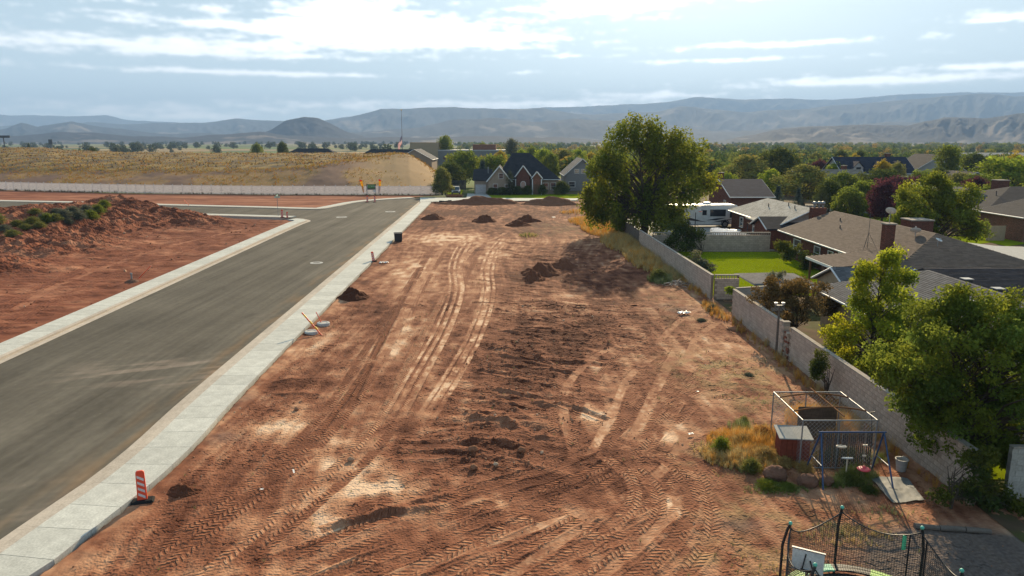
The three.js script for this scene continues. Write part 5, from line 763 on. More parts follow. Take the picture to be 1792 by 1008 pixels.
// ---------------------------------------------------------------- the trees and bushes close by on the right
function nearTree(name, label, foot, lobes, D, { leaf, per, clumpR, mat, dens = 1, r0 = 0.12, top, seed, stems = 1, depth = 0.9, sy = 0.85 }) {
  const r = rngOf(seed), cl = [];
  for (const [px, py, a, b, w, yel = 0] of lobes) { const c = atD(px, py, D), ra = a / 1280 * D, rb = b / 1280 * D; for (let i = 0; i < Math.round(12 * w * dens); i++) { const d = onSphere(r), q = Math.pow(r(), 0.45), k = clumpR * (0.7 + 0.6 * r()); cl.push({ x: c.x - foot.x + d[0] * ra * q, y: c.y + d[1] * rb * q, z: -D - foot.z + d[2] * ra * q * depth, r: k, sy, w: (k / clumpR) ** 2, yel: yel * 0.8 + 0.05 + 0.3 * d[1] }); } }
  const t = thing(name, label, 'tree', foot); part('trunk', limbs(cl, { trunkTop: top, r0, seed: seed + 1, stems }), bark, t); part('crown', crownGeo(cl, per, leaf, seed + 2, { hang: 0.4 }), mat, t); return t;
}
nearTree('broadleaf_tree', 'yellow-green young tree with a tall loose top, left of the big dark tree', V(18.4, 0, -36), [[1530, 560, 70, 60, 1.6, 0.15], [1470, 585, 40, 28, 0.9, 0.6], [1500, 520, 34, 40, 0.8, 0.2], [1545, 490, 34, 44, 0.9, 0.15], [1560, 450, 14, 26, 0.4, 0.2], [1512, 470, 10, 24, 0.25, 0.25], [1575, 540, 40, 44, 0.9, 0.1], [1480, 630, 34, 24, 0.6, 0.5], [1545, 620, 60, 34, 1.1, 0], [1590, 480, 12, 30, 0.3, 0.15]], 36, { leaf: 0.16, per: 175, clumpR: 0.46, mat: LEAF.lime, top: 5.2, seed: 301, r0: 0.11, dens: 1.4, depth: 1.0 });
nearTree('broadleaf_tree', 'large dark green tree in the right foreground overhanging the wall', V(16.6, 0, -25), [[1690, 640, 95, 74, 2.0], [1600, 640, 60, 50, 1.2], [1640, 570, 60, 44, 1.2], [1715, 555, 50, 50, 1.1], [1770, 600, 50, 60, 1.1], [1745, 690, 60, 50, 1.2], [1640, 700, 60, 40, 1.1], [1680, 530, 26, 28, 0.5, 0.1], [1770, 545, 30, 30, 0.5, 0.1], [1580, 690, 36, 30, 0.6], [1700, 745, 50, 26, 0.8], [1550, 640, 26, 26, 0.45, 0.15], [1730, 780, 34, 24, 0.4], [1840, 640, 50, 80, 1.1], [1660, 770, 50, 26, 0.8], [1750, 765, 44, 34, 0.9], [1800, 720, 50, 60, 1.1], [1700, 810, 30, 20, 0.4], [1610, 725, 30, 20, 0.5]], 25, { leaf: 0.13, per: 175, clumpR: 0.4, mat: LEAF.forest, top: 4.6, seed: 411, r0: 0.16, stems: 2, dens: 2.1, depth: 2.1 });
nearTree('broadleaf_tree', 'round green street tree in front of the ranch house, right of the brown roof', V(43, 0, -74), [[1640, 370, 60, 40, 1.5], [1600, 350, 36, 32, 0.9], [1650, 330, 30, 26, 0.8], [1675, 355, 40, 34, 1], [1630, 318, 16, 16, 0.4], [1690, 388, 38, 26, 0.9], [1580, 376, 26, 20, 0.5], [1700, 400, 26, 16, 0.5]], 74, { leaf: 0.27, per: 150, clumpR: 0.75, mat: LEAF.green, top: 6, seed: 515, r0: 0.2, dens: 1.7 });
function bigBush(label, foot, lobes, D, mat, leaf, clumpR, per, seed, name = 'shrub', depth = 0.9) { const t = nearTree(name, label, foot, lobes, D, { leaf, per, clumpR, mat, top: 1.4, seed, r0: 0.05, stems: 4, depth }); t.userData.category = 'shrub'; t.children[0].name = 'stem'; t.children[1].name = 'foliage'; return t; }
bigBush('large dark brownish juniper bush behind the wall, left of the yellow-green tree', V(18, 0, -45), [[1395, 525, 60, 36, 1.8], [1345, 515, 34, 30, 0.9, 0.25], [1445, 525, 40, 36, 1], [1400, 500, 50, 16, 0.8, 0.3], [1370, 555, 40, 18, 0.7]], 45, LEAF.brown, 0.15, 0.45, 230, 701);
bigBush('dark evergreen shrub behind the wall corner in front of the motorhome', V(20.3, 0, -77.5), [[1195, 415, 34, 22, 1.2], [1190, 395, 20, 14, 0.6], [1215, 408, 20, 18, 0.7, 0.2]], 77.5, LEAF.dark, 0.24, 0.6, 150, 702);
bigBush('small green shrub inside the wall beside the lawn', V(17.5, 0, -66), [[1222, 455, 14, 12, 0.6], [1236, 466, 12, 8, 0.4]], 66, LEAF.grey, 0.2, 0.4, 110, 703);
bigBush('green creeper on top of the wall end near the jog', V(15.9, 0, -50.3), [[1279, 505, 10, 6, 0.5]], 50.3, LEAF.lime, 0.14, 0.2, 90, 704);
bigBush('dark ivy bush climbing the lot side of the wall', V(15.0, 0, -33.2), [[1430, 632, 13, 22, 1.1], [1430, 650, 12, 12, 0.5]], 33.2, LEAF.dark, 0.1, 0.26, 170, 705);
bigBush('dark shrubs along the shaded brick wall of the brown roofed house', V(28, 0, -68), [[1395, 445, 30, 14, 1], [1372, 432, 12, 12, 0.6, 0.3], [1420, 460, 20, 12, 0.6]], 68, LEAF.dark, 0.22, 0.5, 140, 706, 'shrub', 0.4);
bigBush('pale flowering shrub beside the flat roofed shelter', V(19.8, 0, -53.5), [[1347, 482, 8, 9, 0.5], [1370, 482, 10, 8, 0.4]], 53.5, LEAF.grey, 0.12, 0.25, 90, 707);
bigBush('low clipped hedge at the edge of the far lawn', V(54, 0, -122), [[1535, 367, 22, 5, 1.2]], 120, LEAF.dark, 0.3, 0.5, 110, 708);
bigBush('spindly dark tree of heaven at the shaded foot of the big tree', V(14.6, 0, -22.4), [[1705, 805, 26, 34, 0.9], [1690, 850, 26, 24, 0.7], [1735, 865, 34, 26, 0.8], [1770, 890, 34, 20, 0.6], [1650, 870, 24, 16, 0.4]], 22.4, LEAF.dark, 0.13, 0.28, 100, 709);
// ---------------------------------------------------------------- weeds, dry grass, mound shrubs
{
  const r = rngOf(71), L = [], gold = [0.62, 0.33, 0.07], straw = [0.55, 0.41, 0.18], green = [0.17, 0.21, 0.05], sage = [0.28, 0.29, 0.13];
  const patch = (px, py, rx, rz, n, h, c, c2, s = 1) => { const p = G(px, py); for (let i = 0; i < n; i++) { const a = r() * 6.283, q = Math.sqrt(r()), x = p.x + Math.cos(a) * rx * q, z = p.z + Math.sin(a) * rz * q, k = 0.75 + 0.5 * r(), C = r() < 0.3 ? c2 : c, hh = h * (0.5 + 0.7 * r()) * (1.15 - 0.6 * q); if (x > 15.25 && z < -20) continue; L.push([x, lotHeight(x, z) - 0.03, z, hh, hh * (0.6 + 0.5 * r()) * s, r() * 6, ...C.map((t) => t * k)]); } };
  // tall dry grass along the wooden fence and the wall
  patch(1060, 400, 3.4, 10, 1300, 1.15, gold, straw); patch(1030, 388, 3, 6, 600, 0.9, gold, straw); patch(1090, 425, 2.6, 9, 1100, 1.1, straw, gold); patch(1130, 455, 2.0, 9, 900, 1.0, straw, gold); patch(1010, 372, 3, 4, 160, 0.8, gold, straw); patch(1075, 385, 1.4, 14, 300, 1.2, gold, straw);
  patch(925, 412, 1.4, 2, 120, 0.55, straw, green); patch(1175, 480, 1.2, 4, 260, 0.8, straw, sage); patch(1215, 500, 0.9, 5, 240, 0.75, gold, straw); patch(1250, 545, 0.6, 3, 120, 0.7, gold, straw); patch(1275, 530, 0.5, 1.5, 60, 0.6, gold, straw); patch(1155, 490, 1.1, 2, 160, 0.85, sage, green);
  for (let z = -50; z < -24; z += 0.5) { const x = 15.1 - r() * 0.5, n = 1 + Math.floor(r() * 5); for (let i = 0; i < n; i++) { const h = 0.2 + 0.5 * r(); L.push([x + (r() - 0.5) * 0.5, lotHeight(15, z), z + r(), h, h, r() * 6, ...(r() < 0.6 ? gold : straw).map((t) => t * 0.8)]); } }
  // the weedy corner beside the climbing frame
  patch(1320, 775, 1.9, 1.5, 700, 0.6, gold, straw, 1.3); patch(1370, 770, 1.0, 1.6, 260, 0.6, gold, straw, 1.3); patch(1300, 800, 1.6, 1.1, 420, 0.5, straw, gold, 1.3); patch(1385, 800, 1.2, 0.9, 320, 0.45, straw, gold, 1.3); patch(1440, 740, 1.6, 1.6, 420, 0.9, gold, straw); patch(1235, 785, 0.7, 0.7, 60, 0.4, straw, sage); patch(1490, 800, 1.4, 0.8, 160, 0.5, green, sage); patch(1300, 750, 0.7, 0.7, 60, 0.6, sage, green);
  patch(1470, 845, 1.2, 0.35, 200, 0.35, green, sage, 1.6); patch(1360, 855, 1.3, 0.4, 160, 0.22, green, sage, 1.8); patch(1500, 830, 0.8, 0.5, 120, 0.5, green, sage, 1.4); patch(1290, 815, 0.7, 0.5, 60, 0.3, sage, straw, 1.4);
  patch(1480, 935, 1.6, 0.7, 220, 0.28, straw, sage); patch(1400, 990, 2, 1, 180, 0.2, straw, sage); patch(1290, 970, 1.4, 1, 70, 0.14, straw, sage); patch(1300, 650, 3.0, 3.4, 420, 0.13, straw, sage, 1.5); patch(1330, 700, 2, 2, 200, 0.14, sage, straw, 1.5); patch(1250, 830, 1, 0.8, 40, 0.15, sage, straw); patch(1560, 900, 1.4, 0.7, 80, 0.25, sage, straw);
  for (let i = 0; i < 200; i++) { const x = -12 + r() * 27, z = -16 - r() * 60; if (x < lotX(z) + 0.5) continue; L.push([x, lotHeight(x, z), z, 0.1 + 0.08 * r(), 0.2, r() * 6, ...sage.map((t) => t * 0.8)]); }
  for (let i = 0; i < 260; i++) { const px = r() * 790, p = G(px, px < 448 ? mix(333.5, 341, px / 448) : 341.5), h = 0.3 + 0.5 * r(); L.push([p.x, 0, p.z + 0.6, h, h * 1.3, r() * 6, 0.12, 0.1, 0.05]); }
  for (let i = 0; i < 120; i++) { const p = G(782 + r() * 26, 344 + r() * 2), h = 0.3 + 0.5 * r(); L.push([p.x, 0, p.z, h, h * 2, r() * 6, 0.16, 0.09, 0.06]); }
  scatter('weeds', tuftC, bladeMat, L);
  // single weed bushes
  const weeds = [[1262, 790, 0.75, 0.9, 'green', 'green weed bush at the left end of the dry weed patch'], [1315, 822, 0.62, 0.9, 'olive', 'pale green weed bush left of the round red boulder'], [1302, 742, 0.5, 0.55, 'olive', 'small green weed behind the dry weed patch'], [1345, 850, 0.28, 1.1, 'green', 'low green weed mat in front of the round boulder'], [1378, 852, 0.25, 0.8, 'green', 'flat green weed mat between boulders and the open soil'], [1487, 842, 0.4, 1.1, 'dark', 'dark green weed mat right of the two small boulders'], [1522, 858, 0.3, 0.8, 'dark', 'dark green weed clump beside the grey sheet'], [1248, 543, 0.55, 1.1, 'grey', 'round pale sage bush near the wall corner'], [1152, 490, 1.2, 1.8, 'olive', 'sage green bush beside the brush pile'], [1310, 655, 0.2, 0.7, 'grey', 'small grey weed on the pale ground left of the wall'], [1228, 560, 0.2, 0.9, 'grey', 'low grey weed left of the pale sage bush'], [1408, 748, 0.7, 0.8, 'brown', 'brown dry bush in front of the red hutch'], [1340, 800, 0.55, 1.1, 'straw', 'round golden tumbleweed just behind the largest boulder'], [1385, 790, 0.6, 1.2, 'rust', 'rusty brown tumbleweed left of the red hutch'], [1300, 775, 0.5, 1.0, 'straw', 'golden dry bush between the two green weed bushes'], [1372, 812, 0.45, 0.9, 'straw', 'low golden dry bush right above the largest boulder'], [1335, 765, 0.55, 1.1, 'rust', 'rusty dry bush at the back of the weed patch'], [1408, 822, 0.4, 0.8, 'straw', 'small golden bush above the flat pale boulder']];
  for (const [px, py, h, w, m, label] of weeds) { const p = G(px, py); p.y = lotHeight(p.x, p.z) - 0.04; treeLike('weed', LEAF[m], 'weed_bush', label, 'weed', p, h, w, px); }
  // shrubs along the crest of the mound
  const crest = [[30, 395, 2.2, 1.0], [8, 405, 2.4, 1.2], [-6, 392, 3, 1.4], [58, 392, 2.6, 1.2], [80, 388, 2.8, 1.3], [98, 385, 2.6, 1.2], [112, 380, 2.6, 1.4], [128, 377, 3, 1.6], [140, 384, 2.4, 1.3], [152, 372, 2.6, 1.4], [45, 402, 2.2, 1.0], [22, 412, 2.4, 1.0], [70, 400, 2.2, 0.9], [120, 392, 2, 1.0], [62, 378, 2.2, 0.9], [100, 374, 2.4, 1.0]];
  const front = [[160, 385, 2.6, 1.7, 'dark round green shrub at the right front of the mound shrubs'], [172, 372, 2.6, 1.6, 'round green shrub at the right end of the mound shrub row'], [184, 368, 2.2, 1.4, 'topmost green shrub where the mound shrubs end'], [84, 392, 2.0, 1.6, 'dark green ball shaped shrub in the middle of the mound shrubs']];
  const onMound = (px, py) => { let best = G(px, py), bd = 1e9; for (let d = 60; d < 150; d += 0.5) { const q = atD(px, py, d), g = leftTile.at(q.x, q.z), e = Math.abs(q.y - g); if (q.y < g) { best = V(q.x, g, q.z); break; } if (e < bd) { bd = e; best = V(q.x, g, q.z); } } return best; };
  for (const [px, py, w, h, label] of [...front, ...crest.map((c) => [...c, null])]) { const p = onMound(px, py); p.y -= 0.15; treeLike('weed', label ? LEAF.green : px % 4 ? LEAF.olive : LEAF.grey, 'mound_shrub', label ?? 'olive green low shrub among those on the crest of the left dirt mound', 'shrub', p, h * 0.85, w * 0.85, px, label ? undefined : 'olive shrubs on the dirt mound'); }
}
// trees of the wide valley and town edge that read as one mass
{
  const r = rngOf(404), L = [], K = kinds.round, small = crownGeo(shapeClumps(12, 9, domeP, 0.25, 0.9, 0.5, 0.24), 26, 0.16, 3), im = [];
  while (im.length < 2600) { const d = 200 + 1500 * r() ** 1.5, px = 800 + 1150 * r(), x = (px - 896) / 1280 * d; if (px < 1000 && d < 260) continue; if (noise(x * 0.012, d * 0.008) < -0.16) continue; const h = (4 + 6 * r()) * (d > 600 ? 0.9 : 0.8), k = r(), c = k < 0.45 ? [0.10, 0.13, 0.03] : k < 0.75 ? [0.19, 0.2, 0.04] : k < 0.88 ? [0.06, 0.085, 0.03] : [0.3, 0.21, 0.04]; im.push([x, -0.3, -d, h, h * (0.8 + 0.5 * r()), r() * 6, ...c]); }
  while (im.length < 2900) { const d = 500 + 1700 * r(), px = -150 + 1000 * r(), x = (px - 896) / 1280 * d; if (noise(x * 0.006, d * 0.004) < 0.05) continue; const h = 4 + 6 * r(); im.push([x, -0.3, -d, h, h * 1.2, r() * 6, 0.06, 0.075, 0.035]); }
  scatter('distant_trees', small, leafy(1, 1, 1, 0.35, { vertexColors: true }), im);
}
// ---------------------------------------------------------------- block walls and fences
const blockG = {}, bgeo = (l) => (blockG[l] ??= bx(0, 0, 0, l, 0.18, 0.2).geo());
function blockWall(name, label, A, C, h, { mats = [B.block, B.blockB, B.blockC], mortar = B.mortar, single = false, lattice = false, cap = true, group } = {}) {
  const d = V(0, 0, 0).subVectors(C, A), L = Math.hypot(d.x, d.z), turn = Math.atan2(-d.z, d.x), t = thing(name, label, 'wall', V(A.x, 0, A.z), turn, group), r = rngOf(Math.round(L * 97 + A.z * 13));
  const rows = Math.round((h + 0.2) / 0.2), n = Math.round(L / 0.4), bl = L / n, top = -0.2 + rows * 0.2;
  part('core', bx(L / 2, (top - 0.3) / 2 - 0.01, 0, L, top + 0.28, 0.178), mortar, t);
  const sets = mats.map(() => new MB()); let made = 0;
  for (let j = 0; j < rows; j++) for (let i = 0; i < n; i++) {
    const k = Math.floor(r() * mats.length), off = j % 2 ? bl / 2 : 0; let a = i * bl + off, b = a + bl - 0.018; if (b > L) b = L - 0.002;
    const x = (a + b) / 2, y = -0.1 + j * 0.2 + 0.0, w = b - a, o = (r() - 0.5) * 0.006;
    if (single && j > 0 && made < 290 && i * bl > single) { const m = new THREE.Mesh(bgeo(Math.round(w * 1000) / 1000), mats[k]); m.name = 'block'; m.position.set(x, y, o); m.castShadow = m.receiveShadow = true; t.add(m); made++; } else sets[k].box(x, y, o, w, 0.18, 0.2);
  }
  sets.forEach((s, k) => s.p.length && stuffPart('blocks', s, mats[k], t));
  if (lattice) { const lm = new MB(); for (let x = 0.1; x < L; x += 0.2) lm.box(x, top + 0.12, 0, 0.05, 0.22, 0.16); part('lattice_course', lm, B.cap, t); part('cap_course', bx(L / 2, top + 0.27, 0, L, 0.08, 0.22), B.cap, t); }
  else if (cap) { const m = Math.round(L / 0.8), cl = L / m; for (let i = 0; i < m; i++) part('cap_stone', bx((i + 0.5) * cl, top + 0.028, 0, cl - 0.014, 0.06, 0.24), B.cap, t); }
  return t;
}
blockWall('block_wall', 'long block wall along the lot from the wooden fence to the jog beside the lawn', V(14.75, 0, -83.8), V(15.4, 0, -55.2), 1.85);
blockWall('block_wall', 'short block wall jog with a latticed top course at the near end of the lawn', V(15.55, 0, -55.1), V(17.4, 0, -55.1), 1.65, { lattice: true });
blockWall('block_wall', 'block wall in front of the large juniper bush, ending at the light pole', V(15.45, 0, -49.8), V(15.5, 0, -40.3), 1.85);
blockWall('block_wall', 'nearest lot side block wall, from the light pole to under the large dark tree', V(15.5, 0, -39.2), V(15.5, 0, -22.7), 1.85, { single: 5 });
const paleBlock = [std(0.56, 0.51, 0.45, 0.95, { map: grainTex }), std(0.52, 0.47, 0.41, 0.95, { map: grainTex })];
blockWall('block_wall', 'pale block wall at the right edge beside the strip of lawn', V(16.9, 0, -23.2), V(25, 0, -23.0), 1.75, { mats: paleBlock, mortar: paleBlock[1] });
blockWall('block_wall', 'white capped cross wall behind the wall end with the creeper', V(15.7, 0, -50.2), V(19.6, 0, -51.4), 1.75, { mats: paleBlock, mortar: paleBlock[1] });
blockWall('block_wall', 'shaded block wall with openwork top between the lawn and the motorhome yard', V(15.4, 0, -79.7), V(28.3, 0, -79.7), 1.75, { lattice: true });
{ // gap with stacked bricks and the pole
  const t = thing('brick_pile', 'stack of dark bricks in the gap of the block wall behind the light pole', 'brick pile', V(15.55, 0, -39.75)), r = rngOf(4);
  for (let j = 0; j < 12; j++) for (let i = 0; i < 3; i++) part('brick', bx((r() - 0.5) * 0.1, 0.06 + j * 0.12, -0.26 + i * 0.25, 0.3 + 0.1 * r(), 0.11, 0.21, (r() - 0.5) * 0.2), r() < 0.5 ? M.brickPlain : B.blockC, t);
  const p = thing('light_pole', 'wooden post carrying two pale flood lights beside the gap in the wall', 'light pole', V(15.0, 0, -40.0));
  part('post', new MB().tube(V(0, -0.2, 0), V(0, 2.9, 0), 0.075, 0.055, 9), M.greyWood, p); part('crossbar', bx(0, 2.9, 0, 0.46, 0.06, 0.06), M.galv, p);
  for (const s of [-0.2, 0.2]) part('flood_light', new MB().lathe([[0.03, 0], [0.09, 0.07], [0.11, 0.16], [0, 0.17]], V(s, 2.92, 0), 10), M.white, p);
  const pier = thing('wall_pier', 'pale block pier closing the wall at the light pole', 'pier', V(15.5, 0, -40.15)); for (let j = 0; j < 10; j++) part('block', bx(0, 0.0 + j * 0.2, 0, 0.36, 0.19, 0.28), j % 2 ? B.cap : B.blockB, pier); part('cap_stone', bx(0, 1.93, 0, 0.42, 0.06, 0.36), B.cap, pier);
}
{ // wooden fence
  const A = V(14.7, 0, -84), C = V(13.9, 0, -114), L = A.distanceTo(C), t = thing('wooden_fence', 'weathered wooden picket fence running into the shade of the cottonwood', 'fence', A, Math.atan2(-(C.z - A.z), C.x - A.x)), mb = new MB(), r = rngOf(6);
  for (let x = 0; x < L; x += 0.15) mb.box(x + 0.07, 0.85 + 0.04 * r(), 0, 0.135, 1.75, 0.02 + 0.012 * r());
  stuffPart('pickets', mb, M.greyWood, t); part('rail', bx(L / 2, 1.4, 0.06, L, 0.09, 0.05), M.greyWood, t); part('rail', bx(L / 2, 0.45, 0.06, L, 0.09, 0.05), M.greyWood, t);
  for (let x = 0; x <= L; x += 2.5) part('post', bx(x, 0.95, 0.08, 0.11, 2.0, 0.11), M.wood, t);
}
{ // white vinyl fence, panel by panel
  const t = thing('vinyl_fence', 'long white vinyl privacy fence at the foot of the grassy embankment', 'fence', V(0, 0, 0)), line = along(W2([[-120, 329], [0, 332.5], [240, 338], [448, 340.5], [640, 341], [774, 341]]), 2.4);
  for (let i = 0; i < line.length; i++) {
    const p = line[i], q = line[i + 1]; const ry = q ? Math.atan2(-(q.z - p.z), q.x - p.x) : 0;
    const po = part('post', bx(p.x, 1.0, p.z, 0.14, 2.15, 0.14, ry), M.whiteVinyl, t); part('post_cap', new MB().lathe([[0.12, 0], [0.12, 0.03], [0, 0.1]], V(p.x, 2.075, p.z), 4), M.white, po);
    if (!q) continue; const m = lerpV(p, q, 0.5), w = p.distanceTo(q) - 0.13, pn2 = part('panel', bx(m.x, 1.0, m.z, w, 1.72, 0.04, ry), M.whiteVinyl, t);
    part('rail', new MB().box(m.x, 1.9, m.z, w, 0.12, 0.07, ry).box(m.x, 0.14, m.z, w, 0.16, 0.07, ry), M.whiteVinyl, pn2);
  }
  const g = thing('dark_gate', 'black solid fence behind the small lawn left of the stucco house driveway', 'fence', V(0, 0, 0)); for (let i = 0; i < 12; i++) { const a = G(791 + i * 2.3, 337), z = -182; part('board', bx((791 + i * 2.3 - 896) / 1280 * 185, 1.1, z, 0.31, 2.3, 0.06), M.black, g); }
}
// ---------------------------------------------------------------- vehicles
function wheel(parent, x, y, z, r, w, axis = 'z') { const f = (pr, n) => { const g = new MB().lathe(pr, V(0, 0, 0), n).geo(); g.rotateX(Math.PI / 2); if (axis === 'x') g.rotateY(Math.PI / 2); g.translate(x, y, z); return g; }; const t = part('wheel', f([[r * 0.62, -w / 2], [r * 0.95, -w / 2], [r, -w * 0.35], [r, w * 0.35], [r * 0.95, w / 2], [r * 0.62, w / 2]], 24), M.rubber, parent); part('rim', f([[0, -w * 0.45], [r * 0.62, -w * 0.42], [r * 0.66, 0], [r * 0.62, w * 0.42], [0, w * 0.45]], 20), M.galv, t); }
{ // motorhome, nose to the right
  const t = thing('motorhome', 'white motorhome with dark swoosh stripes parked beyond the block wall', 'motorhome', V(26.6, 0, -103), 0.06), L = 10.2, paint = new THREE.MeshPhysicalMaterial({ roughness: 0.35, clearcoat: 0.6, clearcoatRoughness: 0.1, map: grainTex }); paint.color.setRGB(0.80, 0.80, 0.79);
  const prof = new THREE.Shape(); prof.moveTo(-L / 2, 0.55); prof.lineTo(L / 2 - 0.05, 0.5); prof.quadraticCurveTo(L / 2 + 0.12, 0.55, L / 2 + 0.12, 0.9); prof.lineTo(L / 2 + 0.08, 1.5); prof.lineTo(L / 2 - 0.25, 2.75); prof.quadraticCurveTo(L / 2 - 0.35, 3.1, L / 2 - 0.8, 3.12); prof.lineTo(-L / 2 + 0.25, 3.12); prof.quadraticCurveTo(-L / 2, 3.1, -L / 2, 2.85);
  part('body', new THREE.ExtrudeGeometry(prof, { depth: 2.4, bevelEnabled: true, bevelSize: 0.05, bevelThickness: 0.05, bevelSegments: 3, curveSegments: 6 }).translate(0, 0, -1.2), paint, t);
  const zf = 1.256, flat = (pts, dz, mat, name, par) => { const s = new THREE.Shape(pts.map(([x, y]) => new THREE.Vector2(x, y))); return part(name, new THREE.ExtrudeGeometry(s, { depth: 0.012, bevelEnabled: false }).translate(0, 0, zf + dz), mat, par); };
  const dark = std(0.03, 0.03, 0.035, 0.3), grey = std(0.3, 0.3, 0.31, 0.4);
  for (const [x0, y0, x1, y1, w] of [[-5, 2.3, -1.6, 1.55, 0.16], [-4.9, 1.95, -0.4, 1.0, 0.2], [-4.2, 1.5, 0.6, 0.78, 0.14], [-2.2, 2.75, 0.6, 2.35, 0.14], [0.4, 1.05, 3.2, 1.35, 0.16], [1.2, 0.75, 4.3, 1.2, 0.14], [-5, 1.2, -2.0, 0.7, 0.16]]) flat([[x0, y0], [(x0 + x1) / 2, (y0 + y1) / 2 - w], [x1, y1], [(x0 + x1) / 2, (y0 + y1) / 2 + w * 0.6]], 0.002, x0 === -2.2 ? grey : dark, 'stripe', t);
  for (const [x, y, w, h] of [[2.0, 2.05, 2.1, 0.85], [4.3, 1.95, 1.1, 1.05], [0.1, 2.1, 0.5, 0.6], [-3.4, 2.35, 1.0, 0.5]]) { const f = flat([[x - w / 2 - 0.05, y - h / 2 - 0.05], [x + w / 2 + 0.05, y - h / 2 - 0.05], [x + w / 2 + 0.05, y + h / 2 + 0.05], [x - w / 2 - 0.05, y + h / 2 + 0.05]], 0.016, M.darkMetal, 'window', t); flat([[x - w / 2, y - h / 2], [x + w / 2, y - h / 2], [x + w / 2, y + h / 2], [x - w / 2, y + h / 2]], 0.032, M.glass, 'pane', f); }
  part('windshield', bx(L / 2 - 0.07, 2.05, 0, 0.06, 1.15, 2.1).geo().translate(-L / 2 + 0.07, -2.05, 0).rotateZ(0.24).translate(L / 2 + 0.02, 2.05, 0), M.glass, t);
  part('air_conditioner', new MB().hexa([V(0.2, 3.16, 0.4), V(1.3, 3.16, 0.4), V(1.3, 3.16, -0.4), V(0.2, 3.16, -0.4), V(0.35, 3.46, 0.32), V(1.2, 3.46, 0.32), V(1.2, 3.46, -0.32), V(0.35, 3.46, -0.32)]), M.white, t); part('roof_vent', bx(-2.5, 3.22, 0, 0.6, 0.14, 0.6), M.white, t);
  for (const x of [-2.4, 3.1]) for (const z of [1.12, -1.12]) { wheel(t, x, 0.48, z, 0.48, 0.32); } for (const x of [-2.4, 3.1]) part('wheel_arch', new THREE.TorusGeometry(0.56, 0.06, 6, 16, Math.PI).translate(x, 0.5, zf), dark, t);
  part('skirt', bx(0.3, 0.5, 1.2, 4.4, 0.35, 0.08), grey, t); part('headlight', bx(L / 2 + 0.16, 0.95, 0.9, 0.06, 0.25, 0.35), M.glass, t); part('headlight', bx(L / 2 + 0.16, 0.95, -0.9, 0.06, 0.25, 0.35), M.glass, t); part('mirror', bx(L / 2 + 0.1, 2.1, 1.5, 0.12, 0.45, 0.22), M.darkMetal, t);
}
{ // sport utility vehicle facing the street
  const t = thing('parked_suv', 'silver and black sport utility vehicle parked beside the white garage door', 'car', V(-12.6, 0, -165.5), 0.05), p = std(0.3, 0.31, 0.33, 0.35, { metalness: 0.5 });
  part('body', new MB().prism([[-0.92, 0.4], [0.92, 0.4], [0.95, 0.95], [0.88, 1.05], [-0.88, 1.05], [-0.95, 0.95]], 2.2, -2.2), p, t);
  part('cabin', new MB().hexa([V(-0.88, 1.05, 1.0), V(0.88, 1.05, 1.0), V(0.88, 1.05, -2.1), V(-0.88, 1.05, -2.1), V(-0.7, 1.75, 0.45), V(0.7, 1.75, 0.45), V(0.7, 1.75, -2.0), V(-0.7, 1.75, -2.0)]), p, t);
  part('windshield', new MB().quad(V(-0.76, 1.12, 0.985), V(0.76, 1.12, 0.985), V(0.64, 1.68, 0.545), V(-0.64, 1.68, 0.545)), M.glass, t); part('grille', bx(0, 0.8, 2.22, 1.1, 0.24, 0.05), M.black, t); part('bumper', bx(0, 0.5, 2.25, 1.85, 0.22, 0.14), M.black, t);
  for (const s of [-1, 1]) { part('headlight', bx(s * 0.7, 0.83, 2.22, 0.28, 0.2, 0.06), M.white, t); part('side_window', bx(s * 0.8, 1.4, -0.7, 0.03, 0.4, 2.2), M.glass, t); part('mirror', bx(s * 1.05, 1.15, 0.75, 0.2, 0.16, 0.1), M.black, t); for (const z of [1.4, -1.4]) wheel(t, s * 0.86, 0.38, z, 0.38, 0.24, 'x'); }
  part('roof_rack', new MB().box(-0.55, 1.8, -0.8, 0.05, 0.06, 2.2).box(0.55, 1.8, -0.8, 0.05, 0.06, 2.2), M.black, t);
}
// ---------------------------------------------------------------- along the street
function barricade(label, p, h, turn, lean = 0, group) { // flat orange and white vertical panel on a rubber base
  const t = thing('channelizer_panel', label, 'traffic panel', p, turn), w = h * 0.26; t.rotation.z = lean;
  part('base', new MB().hexa([V(-0.36, 0, 0.22), V(0.36, 0, 0.22), V(0.36, 0, -0.22), V(-0.36, 0, -0.22), V(-0.3, 0.07, 0.17), V(0.3, 0.07, 0.17), V(0.3, 0.07, -0.17), V(-0.3, 0.07, -0.17)]), M.rubber, t);
  const s = new THREE.Shape(); s.moveTo(-w / 2, 0.06); s.lineTo(w / 2, 0.06); s.lineTo(w * 0.42, h * 0.94); s.quadraticCurveTo(w * 0.4, h, w * 0.2, h); s.lineTo(-w * 0.2, h); s.quadraticCurveTo(-w * 0.4, h, -w * 0.42, h * 0.94); const hole = new THREE.Path(); hole.absellipse(0, h * 0.955, w * 0.2, h * 0.018, 0, 6.283, true); s.holes.push(hole);
  part('panel', new THREE.ExtrudeGeometry(s, { depth: 0.06, bevelEnabled: true, bevelSize: 0.012, bevelThickness: 0.012, bevelSegments: 2 }).translate(0, 0, -0.03), M.orange, t);
  for (let i = 0; i < 4; i++) { const y = h * (0.22 + i * 0.19), k = w * 0.36, dy = h * 0.12, th = h * 0.085; for (const z of [0.045, -0.05]) { const q = [V(-k, y, z), V(k, y - dy, z), V(k, y - dy + th, z), V(-k, y + th, z)]; part('stripe', new MB().hexa([...q.map((c) => V(c.x, c.y, c.z + 0.004)), ...q].map((c) => c)), M.white, t); } }
  return t;
}
const onLot = (px, py, dy = 0) => { const p = G(px, py); p.y = lotHeight(p.x, p.z) + dy; return p; };
